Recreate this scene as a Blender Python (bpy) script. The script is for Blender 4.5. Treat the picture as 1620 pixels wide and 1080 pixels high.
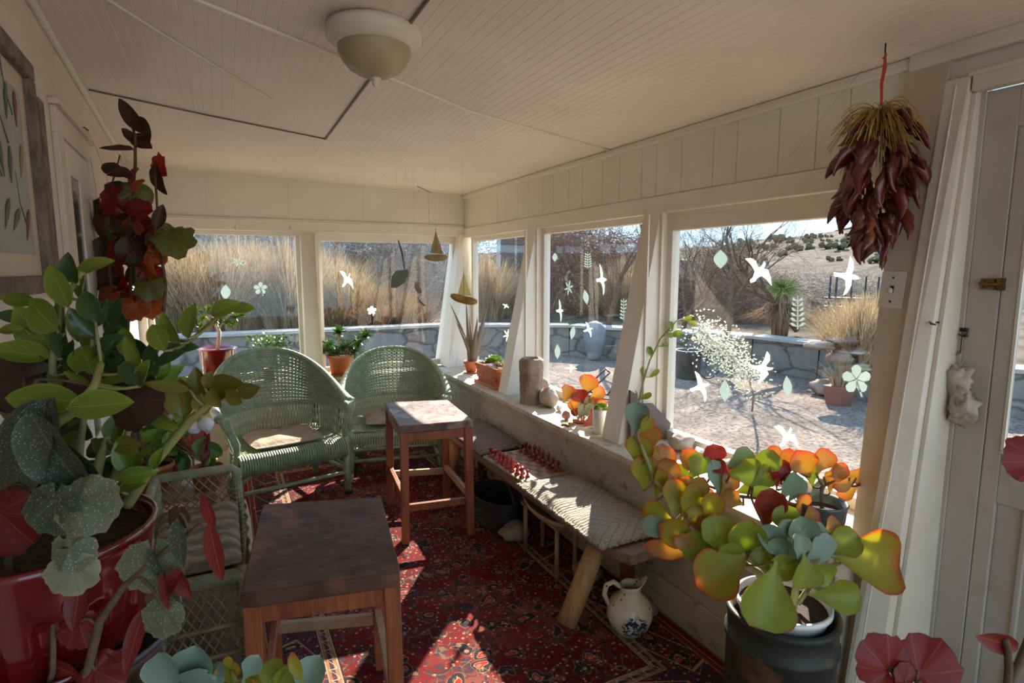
import bpy, math, random
from mathutils import Vector, Matrix, Euler, noise
for o in list(bpy.data.objects): bpy.data.objects.remove(o)
SC = bpy.context.scene; COL = SC.collection
R = math.radians; PI = math.pi
V = Vector
# ---------------------------------------------------------------- camera
FPX = 901.0; YAW = R(26.8); PITCH = math.atan(115/901); EYE = V((0, 0, 1.6))
camd = bpy.data.cameras.new('camera'); cam = bpy.data.objects.new('camera', camd); COL.objects.link(cam)
camd.sensor_width = 36; camd.lens = 36*FPX/1620; camd.clip_start = .02; camd.clip_end = 600
cam.location = EYE; cam.rotation_euler = (PI/2-PITCH, 0, -YAW)
SC.camera = cam
FW = V((math.sin(YAW)*math.cos(PITCH), math.cos(YAW)*math.cos(PITCH), -math.sin(PITCH)))
RT = V((math.cos(YAW), -math.sin(YAW), 0)); UP = RT.cross(FW)
def ray(x, y): return FW + RT*((x-810)/FPX) - UP*((y-540)/FPX)
def P(x, y, ax, v):
    d = ray(x, y); return EYE + d*((v-EYE[ax])/d[ax])
def PD(x, y, d): return EYE + ray(x, y)*d
# ---------------------------------------------------------------- sky, sun, exposure
SC.view_settings.view_transform = 'Standard'; SC.view_settings.look = 'None'
SC.view_settings.gamma = 1; SC.view_settings.exposure = 1.74
w = bpy.data.worlds.new('world'); SC.world = w; w.use_nodes = True
nt = w.node_tree; nt.nodes.clear()
tc = nt.nodes.new('ShaderNodeTexCoord'); sx = nt.nodes.new('ShaderNodeSeparateXYZ'); rp = nt.nodes.new('ShaderNodeValToRGB')
bg = nt.nodes.new('ShaderNodeBackground'); wo = nt.nodes.new('ShaderNodeOutputWorld')
nt.links.new(tc.outputs['Generated'], sx.inputs[0]); nt.links.new(sx.outputs['Z'], rp.inputs[0])
nt.links.new(rp.outputs[0], bg.inputs[0]); nt.links.new(bg.outputs[0], wo.inputs[0])
e = rp.color_ramp.elements
e[0].position = 0.0; e[0].color = (.27, .36, .42, 1); e[1].position = .9; e[1].color = (.15, .25, .42, 1)
m = e.new(.15); m.color = (.20, .34, .48, 1)
bg.inputs[1].default_value = 1.75
sun = bpy.data.lights.new('sun', 'SUN'); so = bpy.data.objects.new('sun', sun); COL.objects.link(so)
SUN_AZ, SUN_EL = R(43.5), R(33)
sd = V((math.sin(SUN_AZ)*math.cos(SUN_EL), math.cos(SUN_AZ)*math.cos(SUN_EL), math.sin(SUN_EL)))
so.location = sd*30; so.rotation_euler = sd.to_track_quat('Z', 'Y').to_euler()
sun.energy = 6.6; sun.angle = R(.6); sun.color = (1, .92, .8)
# ---------------------------------------------------------------- materials
def nodes(name):
    m = bpy.data.materials.new(name); m.use_nodes = True
    t = m.node_tree; b = t.nodes['Principled BSDF']; return m, t, b
def N(t, typ, **kw):
    n = t.nodes.new(typ)
    for k, v in kw.items():
        if k in n.inputs: n.inputs[k].default_value = v
        else: setattr(n, k, v)
    return n
def ramp(t, stops, const=False):
    r = t.nodes.new('ShaderNodeValToRGB'); el = r.color_ramp.elements
    if const: r.color_ramp.interpolation = 'CONSTANT'
    while len(el) > 1: el.remove(el[-1])
    el[0].position = stops[0][0]; el[0].color = (*stops[0][1], 1)
    for p, c in stops[1:]:
        q = el.new(p); q.color = (*c, 1)
    return r
def mixc(t, fac, a, b, mode='MIX'):
    n = t.nodes.new('ShaderNodeMix'); n.data_type = 'RGBA'; n.blend_type = mode
    for i, val in ((0, fac), (6, a), (7, b)):
        if isinstance(val, bpy.types.NodeSocket): t.links.new(val, n.inputs[i])
        else: n.inputs[i].default_value = val if i == 0 else (*val, 1)
    return n.outputs[2]
def math_(t, op, a, b=0.0, c=None):
    n = t.nodes.new('ShaderNodeMath'); n.operation = op
    for i, val in enumerate((a, b, c)):
        if val is None: continue
        if isinstance(val, bpy.types.NodeSocket): t.links.new(val, n.inputs[i])
        else: n.inputs[i].default_value = val
    return n.outputs[0]
def translucify(t, b, amt, colsock=None, col=None):
    tr = t.nodes.new('ShaderNodeBsdfTranslucent'); mx = t.nodes.new('ShaderNodeMixShader'); mx.inputs[0].default_value = amt
    out = [n for n in t.nodes if n.type == 'OUTPUT_MATERIAL'][0]
    if colsock: t.links.new(colsock, tr.inputs[0])
    else: tr.inputs[0].default_value = (*col, 1)
    t.links.new(b.outputs[0], mx.inputs[1]); t.links.new(tr.outputs[0], mx.inputs[2]); t.links.new(mx.outputs[0], out.inputs[0])
def pm(name, c1, c2=None, scale=8, rough=.6, bump=.0, bscale=None, metal=0, trans=0, stretch=(1, 1, 1), coat=0, lo=.35, hi=.65, c3=None, s3=40, f3=.35, spec=None):
    m, t, b = nodes(name)
    b.inputs['Roughness'].default_value = rough; b.inputs['Metallic'].default_value = metal
    if name in ('gravel', 'hill_earth', 'far_mesa', 'cap_stone', 'garden_rock', 'white_stucco', 'dry_grass', 'brown_grass', 'grey_twigs', 'russet_twigs', 'sage_shrub', 'bark', 'blue_grey_reflection', 'pale_blossom', 'yucca_leaf', 'plaster'): spec = .03
    if spec is not None: b.inputs['Specular IOR Level'].default_value = spec
    if coat: b.inputs['Coat Weight'].default_value = coat; b.inputs['Coat Roughness'].default_value = .08
    co = N(t, 'ShaderNodeTexCoord'); mp = N(t, 'ShaderNodeMapping'); mp.inputs['Scale'].default_value = stretch
    t.links.new(co.outputs['Object'], mp.inputs[0])
    c2 = c2 or tuple(x*.75 for x in c1)
    nz = N(t, 'ShaderNodeTexNoise', Scale=scale, Detail=5.0, Roughness=.6); t.links.new(mp.outputs[0], nz.inputs['Vector'])
    rr = ramp(t, [(lo, c1), (hi, c2)]); t.links.new(nz.outputs['Fac'], rr.inputs[0]); c = rr.outputs[0]
    if c3:
        n3 = N(t, 'ShaderNodeTexNoise', Scale=s3, Detail=4.0); t.links.new(mp.outputs[0], n3.inputs['Vector'])
        r3 = ramp(t, [(1-f3-.1, (0, 0, 0)), (1-f3+.05, (1, 1, 1))]); t.links.new(n3.outputs['Fac'], r3.inputs[0])
        c = mixc(t, r3.outputs[0], c, c3)
    t.links.new(c, b.inputs['Base Color'])
    if bump:
        bp = N(t, 'ShaderNodeBump', Strength=bump, Distance=.01)
        nb = N(t, 'ShaderNodeTexNoise', Scale=bscale or scale*4, Detail=6.0); t.links.new(mp.outputs[0], nb.inputs['Vector'])
        t.links.new(nb.outputs['Fac'], bp.inputs['Height']); t.links.new(bp.outputs[0], b.inputs['Normal'])
    if trans: translucify(t, b, trans, c)
    return m
def leafmat(name, mid, edge, vein=None, radial=False, spots=None, trans=.45, rough=.35, edgew=.82, tipred=0.0, tip=None, var=.35, wrinkle=0):
    """leaf colour from its own UV: u across, v along"""
    m, t, b = nodes(name); b.inputs['Roughness'].default_value = rough
    uv = N(t, 'ShaderNodeUVMap'); s = N(t, 'ShaderNodeSeparateXYZ'); t.links.new(uv.outputs[0], s.inputs[0])
    u = math_(t, 'ABSOLUTE', math_(t, 'SUBTRACT', s.outputs[0], .5)); u = math_(t, 'MULTIPLY', u, 2.0)
    co = N(t, 'ShaderNodeTexCoord'); nz = N(t, 'ShaderNodeTexNoise', Scale=9.0, Detail=3.0); t.links.new(co.outputs['Object'], nz.inputs['Vector'])
    dark = tuple(x*(1-var) for x in mid)
    c = mixc(t, nz.outputs['Fac'], dark, mid)
    if tip:
        f = math_(t, 'MULTIPLY', math_(t, 'POWER', s.outputs[1], 2.2), 1.0)
        f = math_(t, 'MULTIPLY', f, math_(t, 'ADD', nz.outputs['Fac'], .25)); c = mixc(t, f, c, tip)
    d = math_(t, 'MAXIMUM', u, math_(t, 'MULTIPLY', s.outputs[1], .99))
    ef = math_(t, 'SMOOTH_MIN', 1.0, math_(t, 'MULTIPLY', math_(t, 'MAXIMUM', math_(t, 'SUBTRACT', d, edgew), 0.0), 1.0/(1-edgew)), .1)
    c = mixc(t, ef, c, edge)
    if vein and radial:
        wv = math_(t, 'SINE', math_(t, 'MULTIPLY', s.outputs[0], 62.8)); wd = math_(t, 'GREATER_THAN', wv, math_(t, 'ADD', .90, math_(t, 'MULTIPLY', s.outputs[1], .09))); c = mixc(t, math_(t, 'MULTIPLY', wd, .38), c, vein)
    elif vein:
        vf = math_(t, 'LESS_THAN', u, .05); c = mixc(t, math_(t, 'MULTIPLY', vf, .6), c, vein)
        wv = math_(t, 'SINE', math_(t, 'MULTIPLY', math_(t, 'SUBTRACT', s.outputs[1], math_(t, 'MULTIPLY', u, .25)), 45.0))
        vf2 = math_(t, 'GREATER_THAN', wv, .93); c = mixc(t, math_(t, 'MULTIPLY', vf2, .22), c, vein)
    if spots:
        vo = N(t, 'ShaderNodeTexVoronoi', Scale=spots[1]); t.links.new(co.outputs['Object'], vo.inputs['Vector'])
        sf = math_(t, 'LESS_THAN', vo.outputs['Distance'], spots[2]); c = mixc(t, math_(t, 'MULTIPLY', sf, .75), c, spots[0])
    t.links.new(c, b.inputs['Base Color'])
    if trans:
        bright = mixc(t, 1.0, c, (1, 1, 1), 'MULTIPLY'); translucify(t, b, trans, bright)
    return m
M = {}
CRM = (.78, .71, .60)
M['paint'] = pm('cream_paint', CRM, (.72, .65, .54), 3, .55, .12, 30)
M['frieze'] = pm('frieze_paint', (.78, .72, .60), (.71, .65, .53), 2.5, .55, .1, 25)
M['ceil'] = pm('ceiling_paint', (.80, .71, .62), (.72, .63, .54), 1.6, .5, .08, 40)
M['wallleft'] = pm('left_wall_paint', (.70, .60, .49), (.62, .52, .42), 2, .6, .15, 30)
M['plaster'] = pm('rough_plaster', (.52, .45, .33), (.42, .35, .24), 6, .85, .5, 30, c3=(.22, .15, .09), s3=14, f3=.30)
M['sill'] = pm('sill_paint', (.60, .52, .38), (.47, .38, .26), 6, .6, .3, 40, c3=(.30, .22, .14), s3=20, f3=.32)
M['trim'] = pm('trim_paint', (.72, .65, .53), (.64, .57, .45), 4, .45, .08, 40)
M['doorpaint'] = pm('door_paint', (.50, .45, .38), (.44, .38, .32), 3, .5, .12, 30, c3=(.36, .27, .19), s3=5, f3=.30)
M['postbeige'] = pm('beige_post', (.56, .46, .34), (.50, .40, .28), 4, .6, .15, 30)
M['dark'] = pm('dark_gap', (.03, .02, .015), None, 5, .9)
M['floorwood'] = pm('floor_wood', (.22, .13, .07), (.12, .07, .04), 5, .6, .3, 20, stretch=(6, .6, 1))
M['stooltop'] = pm('worn_dark_wood', (.135, .064, .042), (.06, .028, .018), 5, .55, .5, 22, c3=(.24, .08, .05), s3=6, f3=.34, spec=.18)
M['stoolleg'] = pm('red_brown_wood', (.33, .09, .028), (.18, .042, .014), 7, .42, .2, 25, stretch=(5, 5, .6))
M['stretch'] = pm('worn_bare_wood', (.42, .26, .14), (.28, .14, .06), 7, .55, .2, 25)
M['benchtop'] = pm('old_plank', (.26, .165, .115), (.16, .09, .06), 6, .6, .5, 22, stretch=(5, .5, 3))
M['benchleg'] = pm('peeled_log', (.50, .27, .10), (.34, .16, .05), 7, .55, .3, 20, stretch=(4, 4, .6))
M['wicker'] = pm('green_wicker', (.30, .35, .22), (.20, .255, .15), 22, .5, .2, 80, c3=(.40, .44, .30), s3=50, f3=.30)
M['wicker2'] = pm('dull_green_wicker', (.27, .28, .18), (.17, .17, .10), 18, .55, .2, 80, c3=(.34, .22, .11), s3=20, f3=.35)
M['cane'] = pm('weathered_cane', (.30, .21, .11), (.16, .10, .05), 15, .6, .2, 60)
M['terra'] = pm('terracotta', (.52, .17, .07), (.40, .12, .05), 8, .75, .2, 40, c3=(.60, .34, .22), s3=10, f3=.28)
M['redglaze'] = pm('red_glaze', (.17, .005, .007), (.09, .003, .005), 5, .16, .05, 12, coat=.6)
M['soil'] = pm('soil', (.06, .035, .022), (.025, .015, .01), 30, .95, .8, 60)
M['stem'] = pm('green_stem', (.30, .30, .09), (.20, .16, .05), 10, .5)
M['bark'] = pm('bark', (.17, .11, .075), (.09, .055, .035), 20, .8, .4, 40)
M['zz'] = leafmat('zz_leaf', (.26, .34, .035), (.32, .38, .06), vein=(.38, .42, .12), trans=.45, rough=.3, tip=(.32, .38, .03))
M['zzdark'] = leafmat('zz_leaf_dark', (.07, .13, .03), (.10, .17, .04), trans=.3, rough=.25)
M['olive'] = leafmat('olive_leaf', (.29, .27, .04), (.30, .16, .03), vein=(.28, .10, .03), trans=.42, rough=.3)
M['begred'] = leafmat('begonia_red_leaf', (.26, .022, .015), (.10, .03, .02), vein=(.45, .12, .05), trans=.45, rough=.45, edgew=.9)
M['begdark'] = leafmat('begonia_dark_leaf', (.075, .03, .02), (.04, .015, .01), vein=(.13, .05, .03), trans=.25, rough=.5)
M['begor'] = leafmat('begonia_orange_leaf', (.38, .07, .02), (.42, .20, .05), vein=(.50, .20, .08), trans=.5, rough=.45)
M['beggreen'] = leafmat('begonia_green_leaf', (.14, .15, .03), (.20, .06, .03), vein=(.10, .03, .02), trans=.35, rough=.45)
M['spot'] = leafmat('spotted_leaf', (.055, .07, .04), (.07, .085, .05), vein=(.12, .14, .085), spots=((.34, .35, .28), 240, .22), trans=.12, rough=.5)
M['spotpale'] = leafmat('spotted_leaf_pale', (.15, .16, .09), (.18, .15, .08), vein=(.09, .10, .05), spots=((.42, .42, .33), 240, .22), trans=.15, rough=.5)
M['pale'] = leafmat('pale_leaf', (.28, .28, .17), (.32, .26, .16), vein=(.14, .17, .09), trans=.15, rough=.5)
M['kal'] = leafmat('kalanchoe_leaf', (.58, .60, .07), (.68, .16, .05), trans=.6, rough=.42, edgew=.84, tip=(.60, .33, .05), var=.3)
M['kalor'] = leafmat('kalanchoe_orange_leaf', (.66, .45, .10), (.66, .14, .07), trans=.55, rough=.42, edgew=.8, tip=(.64, .25, .10), var=.3)
M['kalgreen'] = leafmat('kalanchoe_green_leaf', (.42, .48, .06), (.52, .20, .06), trans=.5, rough=.4, edgew=.92, var=.25)
M['kalblue'] = leafmat('kalanchoe_grey_leaf', (.26, .36, .24), (.50, .20, .12), trans=.2, rough=.5, edgew=.93, var=.2)
M['kalred'] = leafmat('kalanchoe_red_leaf', (.42, .06, .03), (.55, .09, .04), trans=.45, rough=.4, var=.4)
M['rosette'] = leafmat('blue_green_leaf', (.24, .34, .25), (.34, .40, .28), trans=.15, rough=.5, edgew=.93, var=.2)
M['aloe'] = pm('aloe_leaf', (.22, .15, .11), (.17, .15, .10), 14, .5, trans=.15)
M['succ'] = pm('bright_succulent', (.28, .40, .07), (.18, .30, .05), 12, .45, trans=.3)
M['darkgreen'] = pm('dark_green_leaf', (.06, .14, .03), (.10, .20, .04), 20, .4, trans=.25)
M['brightgreen'] = pm('light_green_leaf', (.24, .36, .05), (.14, .26, .04), 20, .4, trans=.4)
M['chili'] = pm('dried_chili', (.15, .009, .007), (.045, .005, .005), 14, .28, .6, 30, coat=.3, c3=(.34, .10, .03), s3=9, f3=.3)
M['raffia'] = pm('raffia', (.48, .30, .07), (.34, .20, .05), 18, .8)
M['ribbon'] = pm('red_ribbon', (.42, .03, .02), None, 20, .6)
M['milkcan'] = pm('dark_milk_can', (.036, .040, .026), (.018, .02, .015), 7, .6, .3, 30, metal=.15, c3=(.16, .08, .04), s3=10, f3=.36)
M['whitepot'] = pm('white_glaze', (.78, .76, .70), (.70, .67, .6), 6, .25)
M['stone'] = pm('tan_stone', (.34, .25, .18), (.22, .15, .11), 10, .9, .8, 40)
M['palestone'] = pm('pale_stone', (.50, .42, .33), (.34, .26, .20), 9, .85, .5, 30)
M['slate'] = pm('brown_slate', (.17, .12, .105), (.12, .085, .075), 6, .7, .3, 20)
M['brass'] = pm('old_brass', (.30, .19, .07), (.12, .07, .03), 25, .4, metal=.8)
M['iron'] = pm('dark_iron', (.045, .04, .038), (.02, .02, .02), 12, .5, metal=.5)
M['steel'] = pm('grey_tray_metal', (.16, .15, .15), (.09, .085, .085), 10, .4, metal=.6)
M['plastic'] = pm('ivory_plastic', (.62, .56, .46), (.58, .52, .42), 6, .35)
M['wire'] = pm('painted_wire', (.20, .15, .10), None, 6, .5)
M['frame'] = pm('weathered_frame', (.24, .18, .13), (.10, .07, .05), 12, .8, .8, 30, stretch=(2, 1, 1))
M['linen'] = pm('beige_linen', (.42, .34, .25), (.34, .26, .18), 12, .9, .4, 60)
M['amber'] = pm('banana_skin', (.50, .28, .06), (.24, .12, .03), 15, .6, trans=.2)
M['sail'] = pm('sail_paper', (.85, .80, .50), (.75, .68, .38), 12, .7, trans=.75)
M['tan'] = pm('tan_paper', (.50, .38, .19), (.42, .30, .14), 12, .7, trans=.3)
M['basket'] = pm('dark_basket', (.055, .032, .022), (.025, .015, .012), 30, .55, .3, 70)
M['bowl'] = pm('blond_wood', (.50, .31, .14), (.36, .20, .08), 8, .5, .1, 20)
M['chess'] = pm('red_lacquer', (.42, .035, .02), (.30, .02, .012), 20, .3, coat=.3)
M['chess2'] = pm('dark_red_lacquer', (.24, .03, .018), (.17, .02, .012), 20, .35, coat=.2)
M['chessboard'] = pm('board_wood', (.42, .30, .18), (.33, .22, .12), 10, .5)
M['decal'] = pm('white_film', (.88, .93, .92), (.85, .90, .90), 10, .6, trans=.75)
M['decalgrey'] = pm('frosted_film', (.60, .66, .64), (.52, .60, .58), 10, .6, trans=.6)
M['pink'] = pm('pink_felt', (.55, .09, .09), (.42, .05, .05), 12, .9)
M['fluff'] = pm('white_fluff', (.78, .76, .76), (.7, .67, .68), 30, .95, 1, 60)
M['gravel'] = pm('gravel', (.27, .21, .17), (.18, .138, .112), 2.2, .95, 1, 30, c3=(.10, .078, .064), s3=22, f3=.42)
M['hill'] = pm('hill_earth', (.15, .108, .085), (.105, .075, .06), .35, .95, .9, 2.5, c3=(.055, .05, .035), s3=1.6, f3=.46)
M['straw'] = pm('dry_grass', (.56, .41, .24), (.24, .155, .085), 26, .85, trans=.25, stretch=(1, 1, .06), lo=.42, hi=.58)
M['straw2'] = pm('brown_grass', (.34, .21, .12), (.13, .075, .045), 30, .85, trans=.2, stretch=(1, 1, .08), lo=.42, hi=.58)
M['twig'] = pm('grey_twigs', (.38, .315, .26), (.22, .175, .14), 3, .85)
M['twigred'] = pm('russet_twigs', (.27, .16, .11), (.20, .11, .08), 3, .85)
M['sage'] = pm('sage_shrub', (.15, .13, .075), (.10, .09, .05), 3, .9)
M['yucca'] = pm('yucca_leaf', (.26, .30, .09), (.18, .22, .07), 3, .6)
M['bloom'] = pm('pale_blossom', (.60, .60, .50), (.42, .43, .34), 8, .8, trans=.3)
M['rock'] = pm('garden_rock', (.33, .25, .20), (.21, .15, .12), 3, .9, .8, 12)
M['whitehouse'] = pm('white_stucco', (.60, .61, .62), (.54, .54, .55), 2, .9, .2, 10)
M['bluegrey'] = pm('blue_grey_reflection', (.22, .24, .26), (.18, .20, .22), 3, .6)
M['rustwood'] = pm('rust_beam', (.24, .09, .06), None, 3, .8)
def glassmat():
    m, t, b = nodes('window_glass'); t.nodes.remove(b)
    out = [n for n in t.nodes if n.type == 'OUTPUT_MATERIAL'][0]
    tr = N(t, 'ShaderNodeBsdfTransparent'); gl = N(t, 'ShaderNodeBsdfGlossy', Roughness=.0); lw = N(t, 'ShaderNodeLayerWeight', Blend=.5)
    tr.inputs[0].default_value = (.96, .97, .965, 1)
    f = math_(t, 'ADD', .03, math_(t, 'MULTIPLY', .55, math_(t, 'POWER', lw.outputs['Facing'], 5.0)))
    mx = N(t, 'ShaderNodeMixShader'); t.links.new(f, mx.inputs[0]); t.links.new(tr.outputs[0], mx.inputs[1]); t.links.new(gl.outputs[0], mx.inputs[2]); t.links.new(mx.outputs[0], out.inputs[0])
    return m
M['glass'] = glassmat()
M['stooltop2'] = pm('sunlit_worn_wood', (.17, .10, .078), (.09, .05, .036), 6, .55, .5, 24, c3=(.30, .22, .17), s3=9, f3=.42, spec=.35)  # scuffed wood, colour also lightened for sun and sky on the far stool
for k_, a_ in (('begred', dict(mid=(.30, .02, .015), edge=(.14, .03, .02), vein=(.45, .12, .06), trans=.5, rough=.45, edgew=.93)), ('begdark', dict(mid=(.075, .03, .02), edge=(.04, .015, .01), vein=(.13, .05, .03), trans=.25, rough=.5)), ('begor', dict(mid=(.48, .10, .02), edge=(.50, .24, .06), vein=(.55, .25, .10), trans=.55, rough=.45, edgew=.9)), ('beggreen', dict(mid=(.17, .18, .035), edge=(.22, .07, .03), vein=(.10, .03, .02), trans=.4, rough=.45, edgew=.93)), ('spot', dict(mid=(.055, .07, .04), edge=(.07, .085, .05), vein=(.12, .14, .085), spots=((.34, .35, .28), 240, .22), trans=.12, rough=.5)), ('spotpale', dict(mid=(.15, .16, .09), edge=(.18, .15, .08), vein=(.06, .07, .035), spots=((.42, .42, .33), 240, .22), trans=.15, rough=.5)), ('pale', dict(mid=(.28, .28, .17), edge=(.32, .26, .16), vein=(.10, .13, .07), trans=.15, rough=.5))):
    M[k_+'F'] = leafmat(k_+'_rounded_leaf', radial=True, **a_)
def adopt(child, parent):
    """make child a sub-part of another part of the same thing, keeping its place"""
    m = parent.matrix_basis.inverted() @ child.matrix_basis; child.parent = parent; child.matrix_basis = m
# ---------------------------------------------------------------- mesh helpers
class MB:
    def __init__(s): s.v = []; s.f = []; s.uv = []; s.mi = []; s.cur = 0
    def add(s, vs, fs, uvs=None):
        o = len(s.v); s.v += [V(p) for p in vs]; s.uv += (uvs or [(0.5, 0.3)]*len(vs))
        for f in fs: s.f.append([i+o for i in f]); s.mi.append(s.cur)
    def box(s, c, d, rot=None, taper=1.0):
        c = V(c); x, y, z = d[0]/2, d[1]/2, d[2]/2
        vs = [V((sx*x*(taper if sz < 0 else 1), sy*y*(taper if sz < 0 else 1), sz*z)) for sz in (-1, 1) for sx, sy in ((-1, -1), (1, -1), (1, 1), (-1, 1))]
        if rot: vs = [Euler(rot).to_matrix() @ p for p in vs]
        s.add([c+p for p in vs], [(3, 2, 1, 0), (4, 5, 6, 7), (0, 1, 5, 4), (1, 2, 6, 5), (2, 3, 7, 6), (3, 0, 4, 7)])
    def b2(s, p0, p1): s.box([(a+b)/2 for a, b in zip(p0, p1)], [abs(a-b) for a, b in zip(p0, p1)])
    def hexa(s, bot, top):
        s.add(list(bot)+list(top), [(3, 2, 1, 0), (4, 5, 6, 7), (0, 1, 5, 4), (1, 2, 6, 5), (2, 3, 7, 6), (3, 0, 4, 7)])
    def prism(s, poly, off):
        n = len(poly); off = V(off); a = [V(p) for p in poly]; b = [p+off for p in a]
        s.add(a+b, [tuple(range(n-1, -1, -1)), tuple(range(n, 2*n))]+[(i, (i+1) % n, n+(i+1) % n, n+i) for i in range(n)])
    def tube(s, pts, r, n=6, cap=True, close=False):
        pts = [V(p) for p in pts]; k = len(pts)
        if k < 2: return
        rs = r if isinstance(r, (list, tuple)) else [r]*k
        t0 = (pts[1]-pts[0]).normalized(); a = t0.orthogonal().normalized()
        vs = []; uvs = []
        for i in range(k):
            if close: t = pts[(i+1) % k]-pts[i-1]
            else: t = pts[min(i+1, k-1)]-pts[max(i-1, 0)]
            if t.length < 1e-9: t = t0
            t = t.normalized(); a = a-t*a.dot(t)
            if a.length < 1e-6: a = t.orthogonal()
            a.normalize(); b = t.cross(a)
            for j in range(n):
                an = 2*PI*j/n; vs.append(pts[i]+(a*math.cos(an)+b*math.sin(an))*rs[i]); uvs.append((j/n, i/(k-1)))
        fs = []
        for i in range(k if close else k-1):
            i2 = (i+1) % k
            for j in range(n): fs.append((i*n+j, i*n+(j+1) % n, i2*n+(j+1) % n, i2*n+j))
        if cap and not close: fs += [tuple(range(n-1, -1, -1)), tuple((k-1)*n+j for j in range(n))]
        s.add(vs, fs, uvs)
    def lathe(s, prof, c=(0, 0, 0), n=32, mod=None, axis=None):
        c = V(c); vs = []; k = len(prof); uvs = []
        for i, (r, z) in enumerate(prof):
            for j in range(n):
                a = 2*PI*j/n; rr = max(r, 1e-4)*(mod(a, z) if mod else 1)
                p = V((rr*math.cos(a), rr*math.sin(a), z))
                if axis: p = axis @ p
                vs.append(c+p); uvs.append((j/n, i/(k-1)))
        fs = [(i*n+j, i*n+(j+1) % n, (i+1)*n+(j+1) % n, (i+1)*n+j) for i in range(k-1) for j in range(n)]
        s.add(vs, fs, uvs)
    def disc(s, c, r, n=24, nrm=(0, 0, 1)):
        c = V(c); q = V(nrm).to_track_quat('Z', 'Y')
        s.add([c]+[c+q @ V((r*math.cos(2*PI*j/n), r*math.sin(2*PI*j/n), 0)) for j in range(n)], [(0, 1+j, 1+(j+1) % n) for j in range(n)])
    def blob(s, c, r, seed=0, amp=.2, n=3, fr=1.5):
        """noisy rock-like ellipsoid"""
        c = V(c); r = V(r) if not isinstance(r, (int, float)) else V((r, r, r)); A, B = 8*n//2, 5*n//2+1
        vs = [c+V((0, 0, -r.z))]; off = V((seed*7.3, seed*3.1, seed*1.7))
        for i in range(1, B):
            th = PI*i/B
            for j in range(A):
                ph = 2*PI*j/A; d = V((math.sin(th)*math.cos(ph), math.sin(th)*math.sin(ph), -math.cos(th)))
                k = 1+amp*noise.noise(d*fr+off)*1.6
                vs.append(c+V((d.x*r.x, d.y*r.y, d.z*r.z))*k)
        vs.append(c+V((0, 0, r.z))); fs = []
        for j in range(A): fs.append((0, 1+(j+1) % A, 1+j)); fs.append((len(vs)-1, 1+(B-2)*A+j, 1+(B-2)*A+(j+1) % A))
        for i in range(B-2):
            for j in range(A): fs.append((1+i*A+j, 1+i*A+(j+1) % A, 1+(i+1)*A+(j+1) % A, 1+(i+1)*A+j))
        s.add(vs, fs)
    def ribbon(s, pts, wds, side):
        side = V(side).normalized(); vs = []; uvs = []
        for i, (p, w_) in enumerate(zip(pts, wds)):
            vs += [V(p)-side*w_/2, V(p)+side*w_/2]; uvs += [(0, i/(len(pts)-1)), (1, i/(len(pts)-1))]
        s.add(vs, [(2*i, 2*i+1, 2*i+3, 2*i+2) for i in range(len(pts)-1)], uvs)
    def leaf(s, base, d, nrm, L, W, shape='ovate', droop=.15, cup=.12, thick=0, nu=10, nv=6, wav=0, twist=0):
        d = V(d).normalized(); nrm = V(nrm); sd_ = d.cross(nrm)
        if sd_.length < 1e-4: sd_ = d.orthogonal()
        sd_.normalize(); n = sd_.cross(d).normalized(); base = V(base)
        def prof(a):
            if shape == 'ovate': return math.sin(PI*min(1, a**.85))**.75 if 0 < a < 1 else 0
            if shape == 'paddle': return (.10+.90*min(1, max(0, (a-.05)/.5))**1.3)*(max(0, 1-max(0, (a-.62)/.38)**2.4))**.5
            if shape == 'spoon': return (.30+.70*math.sin(PI/2*min(1, a/.6))**1.2)*(max(0, 1-max(0, (a-.6)/.4)**2.2))**.5
            if shape == 'lance': return math.sin(PI*min(1, a**.6))**.9*(1-a*.3) if a < 1 else 0
            if shape == 'blade': return (1-a)**.6
            return 1
        def pt(a, j, o=0):
            w_ = W/2*prof(a); cc = base+d*(L*a*(1-abs(droop)*.25*a))-n*(droop*L*a*a)
            sj = sd_*math.cos(twist*a)+n*math.sin(twist*a); nj = n*math.cos(twist*a)-sd_*math.sin(twist*a)
            p = cc+sj*(w_*j)+nj*(cup*W*prof(a)*j*j)
            if wav: p += nj*(wav*W*math.sin(a*17+j*5)*abs(j))
            if o: p += nj*(o*thick*(max(0, 1-j*j)**.5)*min(1, prof(a)*1.5+.1))
            return p
        fs = []; vs = []; uvs = []
        def sheet(o, flip):
            st = len(vs)
            for i in range(nu+1):
                for k in range(nv+1):
                    a = i/nu; j = -1+2*k/nv; vs.append(pt(a, j, o)); uvs.append((k/nv, a))
            for i in range(nu):
                for k in range(nv):
                    q = (st+i*(nv+1)+k, st+i*(nv+1)+k+1, st+(i+1)*(nv+1)+k+1, st+(i+1)*(nv+1)+k)
                    fs.append(q[::-1] if flip else q)
        if thick: sheet(.5, False); sheet(-.5, True)
        else: sheet(0, False)
        s.add(vs, fs, uvs)
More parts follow.
